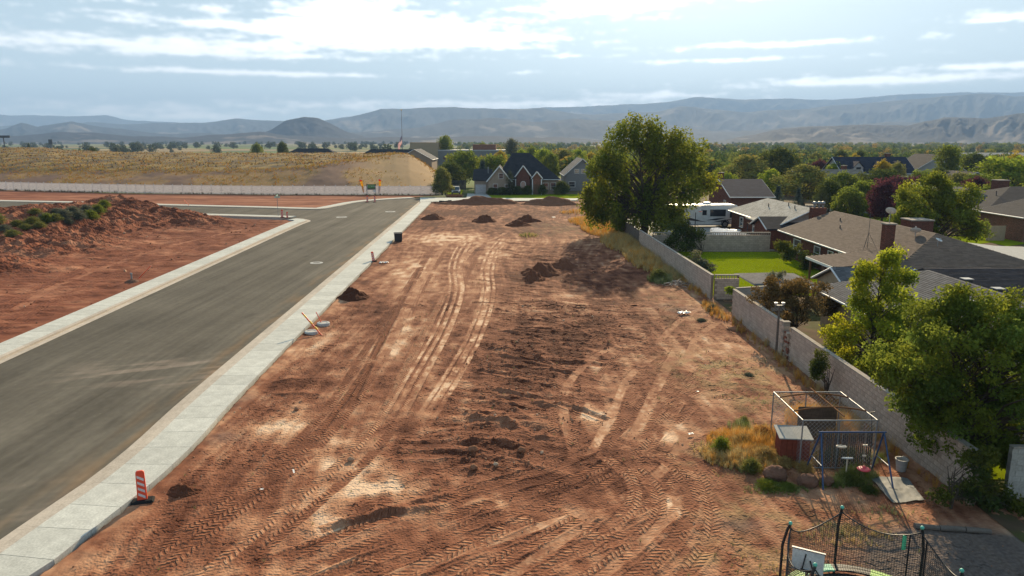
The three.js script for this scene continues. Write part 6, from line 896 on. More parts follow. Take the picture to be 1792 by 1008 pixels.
barricade('large orange and white striped panel at the sidewalk edge in the left foreground', V(G(250, 878).x, 0.02, G(250, 878).z), 1.1, 0.35);
barricade('leaning orange and white striped panel beside the sidewalk near the black bin', onLot(654, 458, 0.02), 1.0, 0.2, 0.14);
barricade('small orange panel on the corner of the cross street, left of the pair', V(G(494, 382).x, 0.12, G(494, 382).z), 1.2, 0.3); barricade('thin orange panel on the corner of the cross street, right of the pair', V(G(503, 383).x, 0.12, G(503, 383).z), 0.95, 1.0);
barricade('orange panel on the road edge below the green sign, left of the pair', G(643, 354), 1.25, 0.2); barricade('orange panel on the road edge below the green sign, right of the pair', G(656, 354), 1.2, -0.3);
{ // utility lids beside the sidewalk and in the road
  const lid = (label, px, py, y, r0, collar) => { const p = G(px, py), t = thing('manhole_cover', label, 'manhole', V(p.x, y ?? lotHeight(p.x, p.z), p.z)); part('collar', new MB().lathe([[r0 * 1.75, -0.1], [r0 * 1.75, 0.012], [r0 * 1.05, 0.014], [r0 * 1.05, -0.05]], V(0, 0, 0), 32), collar, t); part('ring', new MB().lathe([[r0 * 1.05, -0.05], [r0 * 1.05, 0.012], [r0 * 0.9, 0.014]], V(0, 0, 0), 32), M.darkMetal, t); part('lid', new MB().lathe([[r0 * 0.9, 0.004], [0, 0.008]], V(0, 0, 0), 32), std(0.12, 0.11, 0.1, 0.7, { map: grainTex }), t); };
  const pale = std(0.62, 0.61, 0.57, 0.9, { map: grainTex });
  lid('manhole with a wide white concrete collar in the middle of the near road', 554, 460, 0.003, 0.36, pale); lid('pale concrete collar in the road at the junction with the cross street', 598, 380, 0.003, 0.5, pale); lid('pale concrete collar in the far right half of the road', 683, 370.5, 0.003, 0.5, pale);
  const ring = (label, px, py) => { const p = onLot(px, py), t = thing('concrete_riser', label, 'concrete riser', p); part('ring', new MB().lathe([[0.42, -0.2], [0.42, 0.14], [0.38, 0.17], [0.28, 0.17], [0.27, 0.1]], V(0, 0, 0), 28), pale, t); part('lid', new MB().lathe([[0.27, 0.1], [0.25, 0.14], [0, 0.15]], V(0, 0, 0), 24), std(0.4, 0.37, 0.33, 0.8), t); };
  ring('round concrete riser at the sidewalk edge, nearer of the two by the leaning stake', 545, 583); ring('round concrete riser farther of the two by the leaning stake', 566, 568);
}
{ // survey stakes
  const stake = (label, a, b, r, m2) => { const t = thing('survey_stake', label, 'stake', a), d = V(0, 0, 0).subVectors(b, a); part('shaft', new MB().tube(V(0, -0.1, 0), d, r, r, 6), M.orange, t); if (m2) for (const k of [0.25, 0.5, 0.78]) part('band', new MB().tube(d.clone().multiplyScalar(k), d.clone().multiplyScalar(k + 0.12), r * 1.15, r * 1.15, 6), m2, t); };
  const p1 = onLot(565, 585), q1 = atD(528, 547, -p1.z + 0.3); stake('long leaning orange and yellow stake beside the concrete risers', p1, q1, 0.045, M.yellow);
  const p2 = onLot(565, 567), q2 = atD(553, 546, -p2.z); stake('short thin orange stake behind the long leaning one', p2, q2, 0.028);
  const p3 = G(240, 487); p3.y = leftTile.at(p3.x, p3.z); stake('thin orange stake leaning in the left lot beside the pipe stub', p3, atD(264, 465, -p3.z), 0.03);
  const p4 = G(332, 360.5); p4.y = 0.02; stake('pale lath lying against the far dirt strip', p4, atD(322, 349.5, -p4.z), 0.05);
  const ps = G(231, 493); ps.y = leftTile.at(ps.x, ps.z); const t = thing('pipe_stub', 'short pale pipe stub standing in the left lot', 'pipe', ps); part('pipe', new MB().lathe([[0.07, -0.2], [0.07, 0.62], [0.1, 0.63], [0.1, 0.74], [0.0, 0.75]], V(0, 0, 0), 12), M.galv, t); part('mound', new MB().lathe([[0.7, -0.1], [0.4, 0.1], [0.07, 0.22]], V(0, 0, 0), 14), M.rock, t);
  const sp = G(487, 379), s = thing('street_sign', 'thin street name sign post with a pale green blade at the cross street', 'sign', V(sp.x, 0.1, sp.z)); part('post', new MB().tube(V(0, -0.2, 0), V(0, 3.1, 0), 0.04, 0.04, 8), M.galv, s); part('blade', bx(0, 3.0, 0, 0.9, 0.24, 0.03), std(0.35, 0.5, 0.4, 0.5), s); part('blade', bx(0, 3.28, 0, 0.03, 0.24, 0.9), std(0.35, 0.5, 0.4, 0.5), s);
  const bp = onLot(697, 422), b = thing('black_bin', 'black square plastic bin at the sidewalk edge', 'bin', bp, 0.2); part('body', new MB().hexa([V(-0.42, 0, 0.42), V(0.42, 0, 0.42), V(0.42, 0, -0.42), V(-0.42, 0, -0.42), V(-0.48, 0.98, 0.48), V(0.48, 0.98, 0.48), V(0.48, 0.98, -0.48), V(-0.48, 0.98, -0.48)]), M.black, b); part('rim', new MB().box(0, 1.0, 0.47, 1.04, 0.07, 0.06).box(0, 1.0, -0.47, 1.04, 0.07, 0.06).box(0.48, 1.0, 0, 0.06, 0.07, 0.9).box(-0.48, 1.0, 0, 0.06, 0.07, 0.9), M.darkMetal, b); part('stripe', bx(0.465, 0.5, 0, 0.03, 0.8, 0.12), std(0.5, 0.45, 0.38, 0.7), b);
  const dp = G(784, 356), dd = thing('debris_heap', 'black rubber debris at the end of the street sidewalk', 'debris', V(dp.x, 0.1, dp.z)), r = rngOf(12); for (let i = 0; i < 7; i++) part('piece', bx(-1.4 + i * 0.45, 0.15 + 0.25 * r(), (r() - 0.5) * 0.4, 0.6, 0.25 + 0.3 * r(), 0.3, r() * 3), M.black, dd);
}
{ // feather flags and the lot sign
  const cloth = (seed) => { const c = document.createElement('canvas'); c.width = 64; c.height = 256; const x = c.getContext('2d'); x.fillStyle = '#f5b414'; x.fillRect(0, 0, 64, 256); x.fillStyle = '#d8301c'; x.fillRect(0, 0, 64, 40); x.fillStyle = '#e0481c'; for (let i = 0; i < 5; i++) { x.beginPath(); x.ellipse(32, 78 + i * 34, 15, 11, 0, 0, 6.3); x.fill(); } x.fillStyle = '#f5b414'; for (let i = 0; i < 5; i++) { x.beginPath(); x.ellipse(32 + (i % 2 ? 3 : -3), 78 + i * 34, 6, 5, 0, 0, 6.3); x.fill(); } x.fillStyle = '#c23018'; x.fillRect(0, 244, 64, 12); const t = new THREE.CanvasTexture(c); t.colorSpace = THREE.SRGBColorSpace; return t; };
  const map = cloth(1);
  for (const [label, px, py, turn, lean] of [['yellow and red feather flag leaning left of the green sign', 637, 341, 0.5, 0.26], ['upright yellow and red feather flag right of the green sign', 663, 341, 1.0, -0.02]]) {
    const p = G(px, py), t = thing('feather_flag', label, 'flag', V(p.x, 0, p.z), turn); t.rotation.set(0, turn * 0.3, lean);
    part('pole', new MB().tube(V(0, 0, 0), V(0, 3.5, 0), 0.03, 0.015, 6), M.galv, t);
    const g = new THREE.PlaneGeometry(0.85, 3.0, 8, 24), q = g.attributes.position; for (let i = 0; i < q.count; i++) { const v = (q.getY(i) + 1.5) / 3, u = (q.getX(i) + 0.425) / 0.85; q.setXYZ(i, u * 0.6 * (v > 0.8 ? Math.sqrt(Math.max(0.02, 1 - ((v - 0.8) / 0.2) ** 2)) : 0.55 + 0.45 * v), 0.55 + v * 2.9, 0.06 * Math.sin(u * 5 + v * 7) * u); } g.computeVertexNormals();
    part('cloth', g, leafy(0.95, 0.95, 0.95, 0.3, { map, roughness: 0.8 }), t);
  }
  const c = document.createElement('canvas'); c.width = 256; c.height = 160; const x = c.getContext('2d'); x.fillStyle = '#1d4a22'; x.fillRect(0, 0, 256, 160); x.fillStyle = '#4f8a3a'; x.fillRect(10, 10, 236, 96); x.fillStyle = '#2f6c30'; for (let i = 0; i < 6; i++) x.fillRect(18 + i * 38, 20 + (i % 3) * 12, 30, 40); x.strokeStyle = '#c9c49a'; x.lineWidth = 3; for (let i = 0; i < 4; i++) { x.beginPath(); x.moveTo(12, 30 + i * 22); x.lineTo(244, 22 + i * 20); x.stroke(); } x.fillStyle = '#20301c'; x.fillRect(0, 112, 256, 48); x.fillStyle = '#b8b48a'; for (let i = 0; i < 7; i++) x.fillRect(14 + i * 33, 124, 22, 7), x.fillRect(22 + i * 31, 140, 17, 5);
  const map2 = new THREE.CanvasTexture(c); map2.colorSpace = THREE.SRGBColorSpace; const p = G(650, 341), s = thing('lot_sign', 'dark framed green development sign standing before the white fence', 'sign', V(p.x, 0, p.z));
  for (const k of [-1, 1]) part('post', bx(k * 0.98, 1.2, -0.06, 0.12, 2.5, 0.12), M.wood, s); part('board', new THREE.BoxGeometry(1.85, 1.2, 0.05).translate(0, 1.75, 0.02), M.darkMetal, s); part('print', new THREE.PlaneGeometry(1.75, 1.1).translate(0, 1.75, 0.052), std(1, 1, 1, 0.6, { map: map2 }), s); part('rider', bx(0.7, 0.85, 0.05, 0.55, 0.35, 0.03), M.white, s);
}
{ // flag at half staff and the billboards on the horizon
  const d = 420, b = atD(704.5, 270, d), top = atD(704.5, 193, d), fl = atD(704.5, 240, d), t = thing('flag_pole', 'very tall flag pole behind the embankment flying a limp striped flag at half staff', 'flag pole', V(b.x, 0, b.z));
  part('pole', new MB().tube(V(0, -1, 0), V(0, top.y, 0), 0.2, 0.1, 10), std(0.16, 0.17, 0.2, 0.5), t); part('finial', new THREE.SphereGeometry(0.35, 12, 8).translate(0, top.y + 0.2, 0), M.yellow, t);
  const c = document.createElement('canvas'); c.width = 256; c.height = 128; const x = c.getContext('2d'); for (let i = 0; i < 13; i++) { x.fillStyle = i % 2 ? '#f4f2ee' : '#b22234'; x.fillRect(0, i * 128 / 13, 256, 10); } x.fillStyle = '#2b2d5c'; x.fillRect(0, 0, 104, 69); x.fillStyle = '#fff'; for (let j = 0; j < 9; j++) for (let i = 0; i < (j % 2 ? 5 : 6); i++) x.fillRect(6 + i * 16.5 + (j % 2 ? 8 : 0), 4 + j * 7.2, 4, 4);
  const map = new THREE.CanvasTexture(c); map.colorSpace = THREE.SRGBColorSpace; const g = new THREE.PlaneGeometry(9, 5.4, 30, 16), q = g.attributes.position;
  for (let i = 0; i < q.count; i++) { const u = (q.getX(i) + 4.5) / 9, v = (q.getY(i) + 2.7) / 5.4; q.setXYZ(i, -0.1 - u * 2.6 + 0.15 * Math.sin(u * 14), fl.y + 1.5 - (1 - v) * 4.2 - u * 6.6, Math.sin(u * 15 + v * 2) * 0.5 * u); } g.computeVertexNormals(); part('flag', g, leafy(1, 1, 1, 0.3, { map }), t);
  const bill = (label, px, py0, py1, dd, w, turn) => { const bt = atD(px, py1, dd), tp = atD(px, py0, dd), m = thing('billboard', label, 'billboard', V(bt.x, 0, bt.z), turn), h = (tp.y - bt.y); part('post', new MB().tube(V(0, 0, 0), V(0, tp.y - h * 0.3, 0), 0.3, 0.3, 8), M.darkMetal, m); part('board', bx(0, tp.y - h / 2, 0.4, w, h, 0.4), M.darkMetal, m); part('catwalk', bx(0, bt.y, 0.8, w, 0.15, 0.9), M.darkMetal, m); };
  bill('long dark billboard on a post at the far left edge of the horizon', 6, 237, 241, 460, 8, 0.1); bill('small dark square billboard on the horizon at left', 89, 244, 252.5, 520, 2.4, 0.3);
}
// ---------------------------------------------------------------- heaps of soil
function heap(label, px, py, rx, rz, h, seed, tone, lot = true) {
  const p = lot ? onLot(px, py) : G(px, py), nx = 56, nz = 40, pos = [], u = [], idx = [];
  for (let j = 0; j <= nz; j++) for (let i = 0; i <= nx; i++) { const a = i / nx * 2 - 1, b = j / nz * 2 - 1, d = Math.hypot(a, b), f = Math.max(0, 1 - d), n = fbm(a * 2.2 + seed, b * 2.2, 4), y = h * (Math.pow(smooth(0, 0.95, f), 0.9) * (1 + 0.5 * n) + 0.10 * (ridged(a * 4 + seed, b * 4, 3) - 0.5) * smooth(0, 0.2, f)) - smooth(0.15, 0, f) * 0.3; pos.push(a * rx * (1 + 0.25 * n), y, b * rz * (1 + 0.2 * noise(a * 2, b * 2 + seed))); u.push(a * rx, b * rz); }
  for (let j = 0; j < nz; j++) for (let i = 0; i < nx; i++) { const a = j * (nx + 1) + i, b = a + 1, c = a + nx + 1, d = c + 1; idx.push(a, c, d, a, d, b); }
  const g = new THREE.BufferGeometry(); g.setAttribute('position', new THREE.Float32BufferAttribute(pos, 3)); g.setAttribute('uv', new THREE.Float32BufferAttribute(u, 2)); g.setIndex(idx); g.computeVertexNormals();
  const col = soilColor(tone, [0, 0, 0]);
  return oneMesh('dirt_heap', g, std(...col, 0.96, { map: grainTex, bumpMap: fineBump, bumpScale: 0.05 }), label, 'dirt heap', undefined, p);
}
heap('dark heap of moist soil spilling onto the sidewalk above the leaning stake', 617, 520, 1.35, 1.5, 0.75, 1.7, 0.05); heap('low heap of soil, leftmost of the row before the gravel bank', 758, 383, 2.3, 2.0, 0.8, 3.1, 0.26); heap('pointed heap of soil in the middle of the row before the gravel bank', 848, 387, 2.1, 1.8, 0.95, 5.2, 0.26); heap('double heap of soil at the right of the row, nearer lobe', 906, 394, 2.0, 1.5, 0.75, 7.7, 0.26); heap('double heap of soil at the right of the row, farther lobe', 922, 387, 2.4, 1.5, 0.85, 9.4, 0.26);
heap('red soil heap in the middle of the lot, taller lobe with a long tail', 948, 478, 2.0, 2.1, 1.0, 11.3, 0.28); heap('red soil heap in the middle of the lot, nearer small lobe', 934, 488, 1.1, 1.3, 0.75, 13.9, 0.28); heap('low red soil heap right of the taller lobe', 985, 465, 1.6, 1.8, 0.6, 15.1, 0.3);
heap('long reddish gravel bank along the far edge of the lot, left part', 840, 356, 9.5, 3.2, 1.25, 17.4, 0.4); heap('reddish gravel bank along the far edge of the lot, right part', 965, 357, 6.5, 3.2, 1.3, 19.8, 0.44);
heap('crumbled mound of clods in the left foreground near the striped panel', 320, 858, 0.7, 0.5, 0.22, 25.1, 0.14);
// ---------------------------------------------------------------- the corner on the right with its play things
function boulder(label, px, py, r, seed) { const g = new THREE.IcosahedronGeometry(r, 4), q = g.attributes.position; for (let i = 0; i < q.count; i++) { const x = q.getX(i) / r, y = q.getY(i) / r, z = q.getZ(i) / r, k = 1 + 0.3 * noise(x * 1.3 + seed, y * 1.3 + z) + 0.1 * noise(x * 4 + z * 3, y * 4 + seed) + 0.05 * noise(x * 9, y * 9 + z * 7); q.setXYZ(i, q.getX(i) * k * 1.1, q.getY(i) * k * 0.88, q.getZ(i) * k); } g.computeVertexNormals(); const p = onLot(px, py, r * 0.55); return oneMesh('boulder', g, M.rock, label, 'boulder', undefined, p); }
boulder('largest round red boulder left of the climbing frame', 1356, 836, 0.38, 1.1); boulder('flat pale boulder in front of the climbing frame legs', 1414, 847, 0.32, 4.4); boulder('small round boulder touching the flat pale one on its right', 1446, 845, 0.24, 8.2);
for (const [label, px, py, r, w] of [['pale stone lying among the dark clods in the middle foreground', 868, 815, 0.09, 1], ['pale broken stone left of the single pale stone among clods', 829, 820, 0.13, 0.4], ['large reddish clod left of the dark clods', 828, 790, 0.17, 0.35], ['large clod at the right of the clod patch', 913, 792, 0.15, 0.35], ['brown stone by the tracks left of the middle', 519, 716, 0.1, 0.5], ['pale stone on the tracks in the left foreground', 614, 805, 0.12, 0.7]]) { const b = boulder(label, px, py, r, px); b.name = numbered('stone'); b.userData.category = 'stone'; const c = soilColor(w * 0.9 + 0.15, [0, 0, 0]); b.material = std(...c.map((q) => q * 1.1), 0.95, { map: grainTex, bumpMap: fineBump, bumpScale: 0.02 }); }
{ // litter
  for (const [label, px, py, w, d, t] of [['white crumpled sheet on the soil near the wall corner', 1197, 549, 0.85, 0.5, 0.3], ['white scrap left of the weed patch', 1209, 761, 0.24, 0.13, 0.2], ['small white scrap behind the weed patch', 1247, 761, 0.1, 0.08, 0.9], ['white scrap on the pale soil up the lot', 1221, 686, 0.14, 0.08, 0.5], ['white litter by the leaning striped panel', 672, 460, 0.9, 0.5, 0.2], ['white bag at the edge of the dry grass', 969, 380, 0.5, 0.6, 0.4], ['white bent strip on the tracks in the foreground', 514, 826, 0.06, 0.34, 0.4], ['white scraps between tread marks in the foreground', 458, 859, 0.12, 0.1, 0.1]]) { const p = onLot(px, py, 0.03), g = new THREE.PlaneGeometry(w, d, 8, 6).rotateX(-Math.PI / 2), q = g.attributes.position; for (let i = 0; i < q.count; i++) q.setY(i, 0.05 + 0.35 * w * Math.abs(noise(q.getX(i) * 4 / w + px, q.getZ(i) * 4 / w))); g.computeVertexNormals(); const o = oneMesh('litter_scrap', g, M.white, label, 'litter', undefined, p); o.rotation.y = t; }
}
{ // brush pile
  const p = onLot(1188, 500), t = thing('brush_pile', 'bleached pile of cut branches in front of the wall', 'brush pile', p), r = rngOf(44); for (let i = 0; i < 46; i++) { const a = r() * 6.28, q = r() * 1.2, l = 0.5 + 0.9 * r(), x = Math.cos(a) * q * 1.4, z = Math.sin(a) * q, y = 0.06 + 0.4 * r() * (1.3 - q); const A = V(x - Math.cos(a * 3) * l * 0.5, y, z - Math.sin(a * 3) * l * 0.5), C = V(x + Math.cos(a * 3) * l * 0.5, y + 0.25 * (r() - 0.4), z + Math.sin(a * 3) * l * 0.5); part('branch', new MB().tube(A, lerpV(A, C, 0.5).add(V(0, 0.06, 0)), 0.025, 0.02, 5).tube(lerpV(A, C, 0.5).add(V(0, 0.06, 0)), C, 0.02, 0.01, 5), i % 3 ? std(0.42, 0.37, 0.32, 0.9) : M.greyWood, t); }
}
{ // pen of galvanised tubes with wire sides
  const t = thing('chain_link_pen', 'empty galvanised chain link pen with rusty roof tubes', 'pen', V(0, 0, 0)), x0 = 10.75, x1 = 13.5, z0 = -25.5, z1 = -28.6, h = 1.85, yb = lotHeight(12, -27) - 0.05, r = 0.028;
  const tb = (n, a, b, m, q = r) => part(n, new MB().tube(a, b, q, q, 8), m, t);
  for (const [x, z] of [[x0, z0], [x1, z0], [x0, z1], [x1, z1], [12.1, z0], [12.1, z1]]) tb('post', V(x, yb - 0.2, z), V(x, h, z), M.galv);
  for (const [a, b] of [[[x0, z0], [x1, z0]], [[x0, z1], [x1, z1]], [[x0, z0], [x0, z1]], [[x1, z0], [x1, z1]]]) { tb('top_rail', V(a[0], h, a[1]), V(b[0], h, b[1]), M.galv); tb('bottom_rail', V(a[0], yb + 0.08, a[1]), V(b[0], yb + 0.08, b[1]), M.galv, 0.02); }
  const arc = (n, f, m) => part(n, new MB().path([...Array(9)].map((_, i) => f(i / 8)), 0.03, 7), m, t); const bow = (k) => 0.16 * Math.sin(k * Math.PI);
  arc('roof_bow', (k) => V(mix(x0, x1, k), h + 0.03 + bow(k), -26.4), M.rust); arc('roof_bow', (k) => V(mix(x0, x1, k), h + 0.03 + bow(k), -27.9), M.rust); arc('roof_bow', (k) => V(mix(x0 + 1.5, x1 - 1.25, k), h + 0.17, mix(z1, z0, k)), M.rust);
  const wire = std(0.42, 0.42, 0.42, 0.5, { metalness: 0.4 }), mesh = (A, Bq) => { const mb = new MB(), L = A.distanceTo(Bq), H = h - yb - 0.1, s = 0.16, P = (u, v) => lerpV(A, Bq, u / L).setY(yb + 0.08 + v); for (let k = -H; k < L; k += s) { const a0 = Math.max(0, k), a1 = Math.min(L, k + H); if (a1 - a0 < 0.02) continue; mb.tube(P(a0, a0 - k), P(a1, a1 - k), 0.0035, 0.0035, 3, false); mb.tube(P(a0, H - (a0 - k)), P(a1, H - (a1 - k)), 0.0035, 0.0035, 3, false); } stuffPart('chain_link', mb, wire, t); };
  mesh(V(x0, 0, z0), V(x1, 0, z0)); mesh(V(x0, 0, z1), V(x1, 0, z1)); mesh(V(x0, 0, z0), V(x0, 0, z1)); mesh(V(x1, 0, z0), V(x1, 0, z1));
  for (let i = 0; i < 26; i++) part('slat', bx(x0 + 0.75 + i * 0.075, yb + 0.75, z0 - 0.05, 0.05, 1.4, 0.012), i % 4 === 2 ? M.wood : M.darkMetal, t);
  part('corrugated_sheet', bx(12.6, yb + 0.7, z1 + 0.06, 1.6, 1.3, 0.03), std(0.16, 0.12, 0.09, 0.9, { map: streakTex }), t);
}
{ // red hutch with a grey lid
  const t = thing('red_hutch', 'small red wooden hutch with grey sloping lid inside the left of the pen', 'hutch', V(10.75, lotHeight(10.6, -26.4), -26.3), -0.12), red = std(0.25, 0.065, 0.04, 0.85, { map: streakTex });
  for (let i = 0; i < 5; i++) part('board', bx(-0.42 + i * 0.21, 0.5, 0.42, 0.2, 0.95, 0.03), red, t); part('side', bx(0.52, 0.5, 0, 0.03, 0.95, 0.82).box(-0.52, 0.5, 0, 0.03, 0.95, 0.82), red, t); part('back', bx(0, 0.55, -0.42, 1.06, 1.05, 0.03), red, t);
  part('lid', new MB().hexa([V(-0.62, 0.99, 0.52), V(0.62, 0.99, 0.52), V(0.62, 1.12, -0.52), V(-0.62, 1.12, -0.52), V(-0.62, 1.03, 0.52), V(0.62, 1.03, 0.52), V(0.62, 1.16, -0.52), V(-0.62, 1.16, -0.52)]), std(0.3, 0.31, 0.3, 0.8, { map: grainTex }), t);
}
{ // blue swing frame
  const t = thing('swing_frame', 'blue tube swing frame with hanging rings and a red disc seat', 'swing', V(12.15, lotHeight(12, -24.6), -24.55), 0), w = 1.12, h = 1.85, tb = (n, a, b, m, q = 0.03) => part(n, new MB().tube(a, b, q, q, 8), m, t);
  tb('top_bar', V(-w - 0.08, h, 0), V(w + 0.08, h, 0), M.bluePaint, 0.033);
  for (const s of [-1, 1]) { tb('leg', V(s * w, h, 0), V(s * (w + 0.12), -0.1, 0.85), M.bluePaint); tb('leg', V(s * w, h, 0), V(s * (w + 0.12), -0.1, -0.85), M.bluePaint); tb('cross_brace', V(s * (w + 0.07), 0.75, 0.5), V(s * (w + 0.07), 0.75, -0.5), M.galv, 0.02); }
  const chain = (x, y, p) => part('chain', new MB().tube(V(x, h, 0), V(x, y, 0), 0.008, 0.008, 5), M.galv, p ?? t);
  const pale = std(0.62, 0.52, 0.4, 0.6); const r1 = part('ring', new THREE.TorusGeometry(0.15, 0.035, 8, 22).rotateX(1.35).translate(-0.35, 1.3, 0), pale, t); chain(-0.35, 1.33, r1);
  const r2 = part('trapeze', new MB().box(0.5, 1.35, 0, 0.16, 0.05, 0.05).box(0.5, 0.95, 0, 0.12, 0.05, 0.05), pale, t); chain(0.5, 0.95, r2);
  const seat = part('disc_seat', new MB().lathe([[0.0, 0.44], [0.2, 0.45], [0.23, 0.49], [0.19, 0.52], [0.05, 0.54], [0.04, 0.6], [0, 0.61]], V(0.48, 0, 0.1), 22), std(0.72, 0.08, 0.1, 0.4), t); chain(0.48, 0.6, seat);
  const s2 = part('saucer_seat', new THREE.TorusGeometry(0.17, 0.03, 8, 22).rotateX(1.2).translate(0.05, 0.72, -0.3), M.white, t); part('seat_post', new MB().tube(V(0.05, -0.1, -0.3), V(0.05, 0.72, -0.3), 0.025, 0.025, 8), pale, s2);
}
{ // bucket, stake, sheet, timber edging
  const bp = V(14.45, 0, -25.3); bp.y = lotHeight(bp.x, bp.z); const b = thing('white_bucket', 'pale plastic bucket standing in the shade at the foot of the wall', 'bucket', bp); part('body', new MB().lathe([[0, 0.02], [0.16, 0.02], [0.21, 0.44], [0.235, 0.45], [0.235, 0.48], [0.2, 0.48], [0.15, 0.06]], V(0, 0, 0), 24), std(0.42, 0.42, 0.4, 0.6, { map: grainTex }), b); part('handle', new THREE.TorusGeometry(0.21, 0.01, 6, 20, Math.PI).rotateX(0.5).translate(0, 0.44, 0), M.galv, b);
  const sp = V(14.3, lotHeight(14.3, -27.4), -27.4), s = thing('garden_rod', 'thin dark rod leaning on the wall behind the pen', 'rod', sp); part('shaft', new MB().tube(V(0.1, -0.1, 0), V(-0.12, 1.5, 0.1), 0.022, 0.018, 6), M.darkMetal, s); part('cross_handle', new MB().tube(V(-0.25, 1.48, 0.1), V(0.02, 1.52, 0.1), 0.02, 0.02, 6), M.darkMetal, s);
  const c = [G(1520, 833), G(1588, 836), G(1618, 876), G(1560, 880)].map((p) => V(p.x, 0, p.z)), g = new THREE.PlaneGeometry(1, 1, 24, 18), q = g.attributes.position; for (let i = 0; i < q.count; i++) { const u = q.getX(i) + 0.5, v = q.getY(i) + 0.5, p = lerpV(lerpV(c[3], c[2], u), lerpV(c[0], c[1], u), v); q.setXYZ(i, p.x, lotHeight(p.x, p.z) + 0.05 + 0.02 * noise(p.x * 1.7, p.z * 1.7) + (u < 0.04 ? 0.03 : 0), p.z); } g.computeVertexNormals(); oneMesh('ground_sheet', g, std(0.19, 0.195, 0.185, 0.75, { map: grainTex }), 'grey weathered sheet lying flat on the ground right of the swing frame', 'sheet');
  const a = G(1600, 922), e = G(1735, 930), t2 = thing('timber_edging', 'weathered timber edging along the gravel bed in the right foreground', 'timber', V(0, 0, 0)); for (let i = 0; i < 3; i++) { const p = lerpV(a, e, i / 3), n = lerpV(a, e, (i + 0.97) / 3); part('timber', new MB().tube(V(p.x, lotHeight(p.x, p.z) + 0.08, p.z), V(n.x, lotHeight(n.x, n.z) + 0.08, n.z), 0.1, 0.09, 8), M.greyWood, t2); }
}
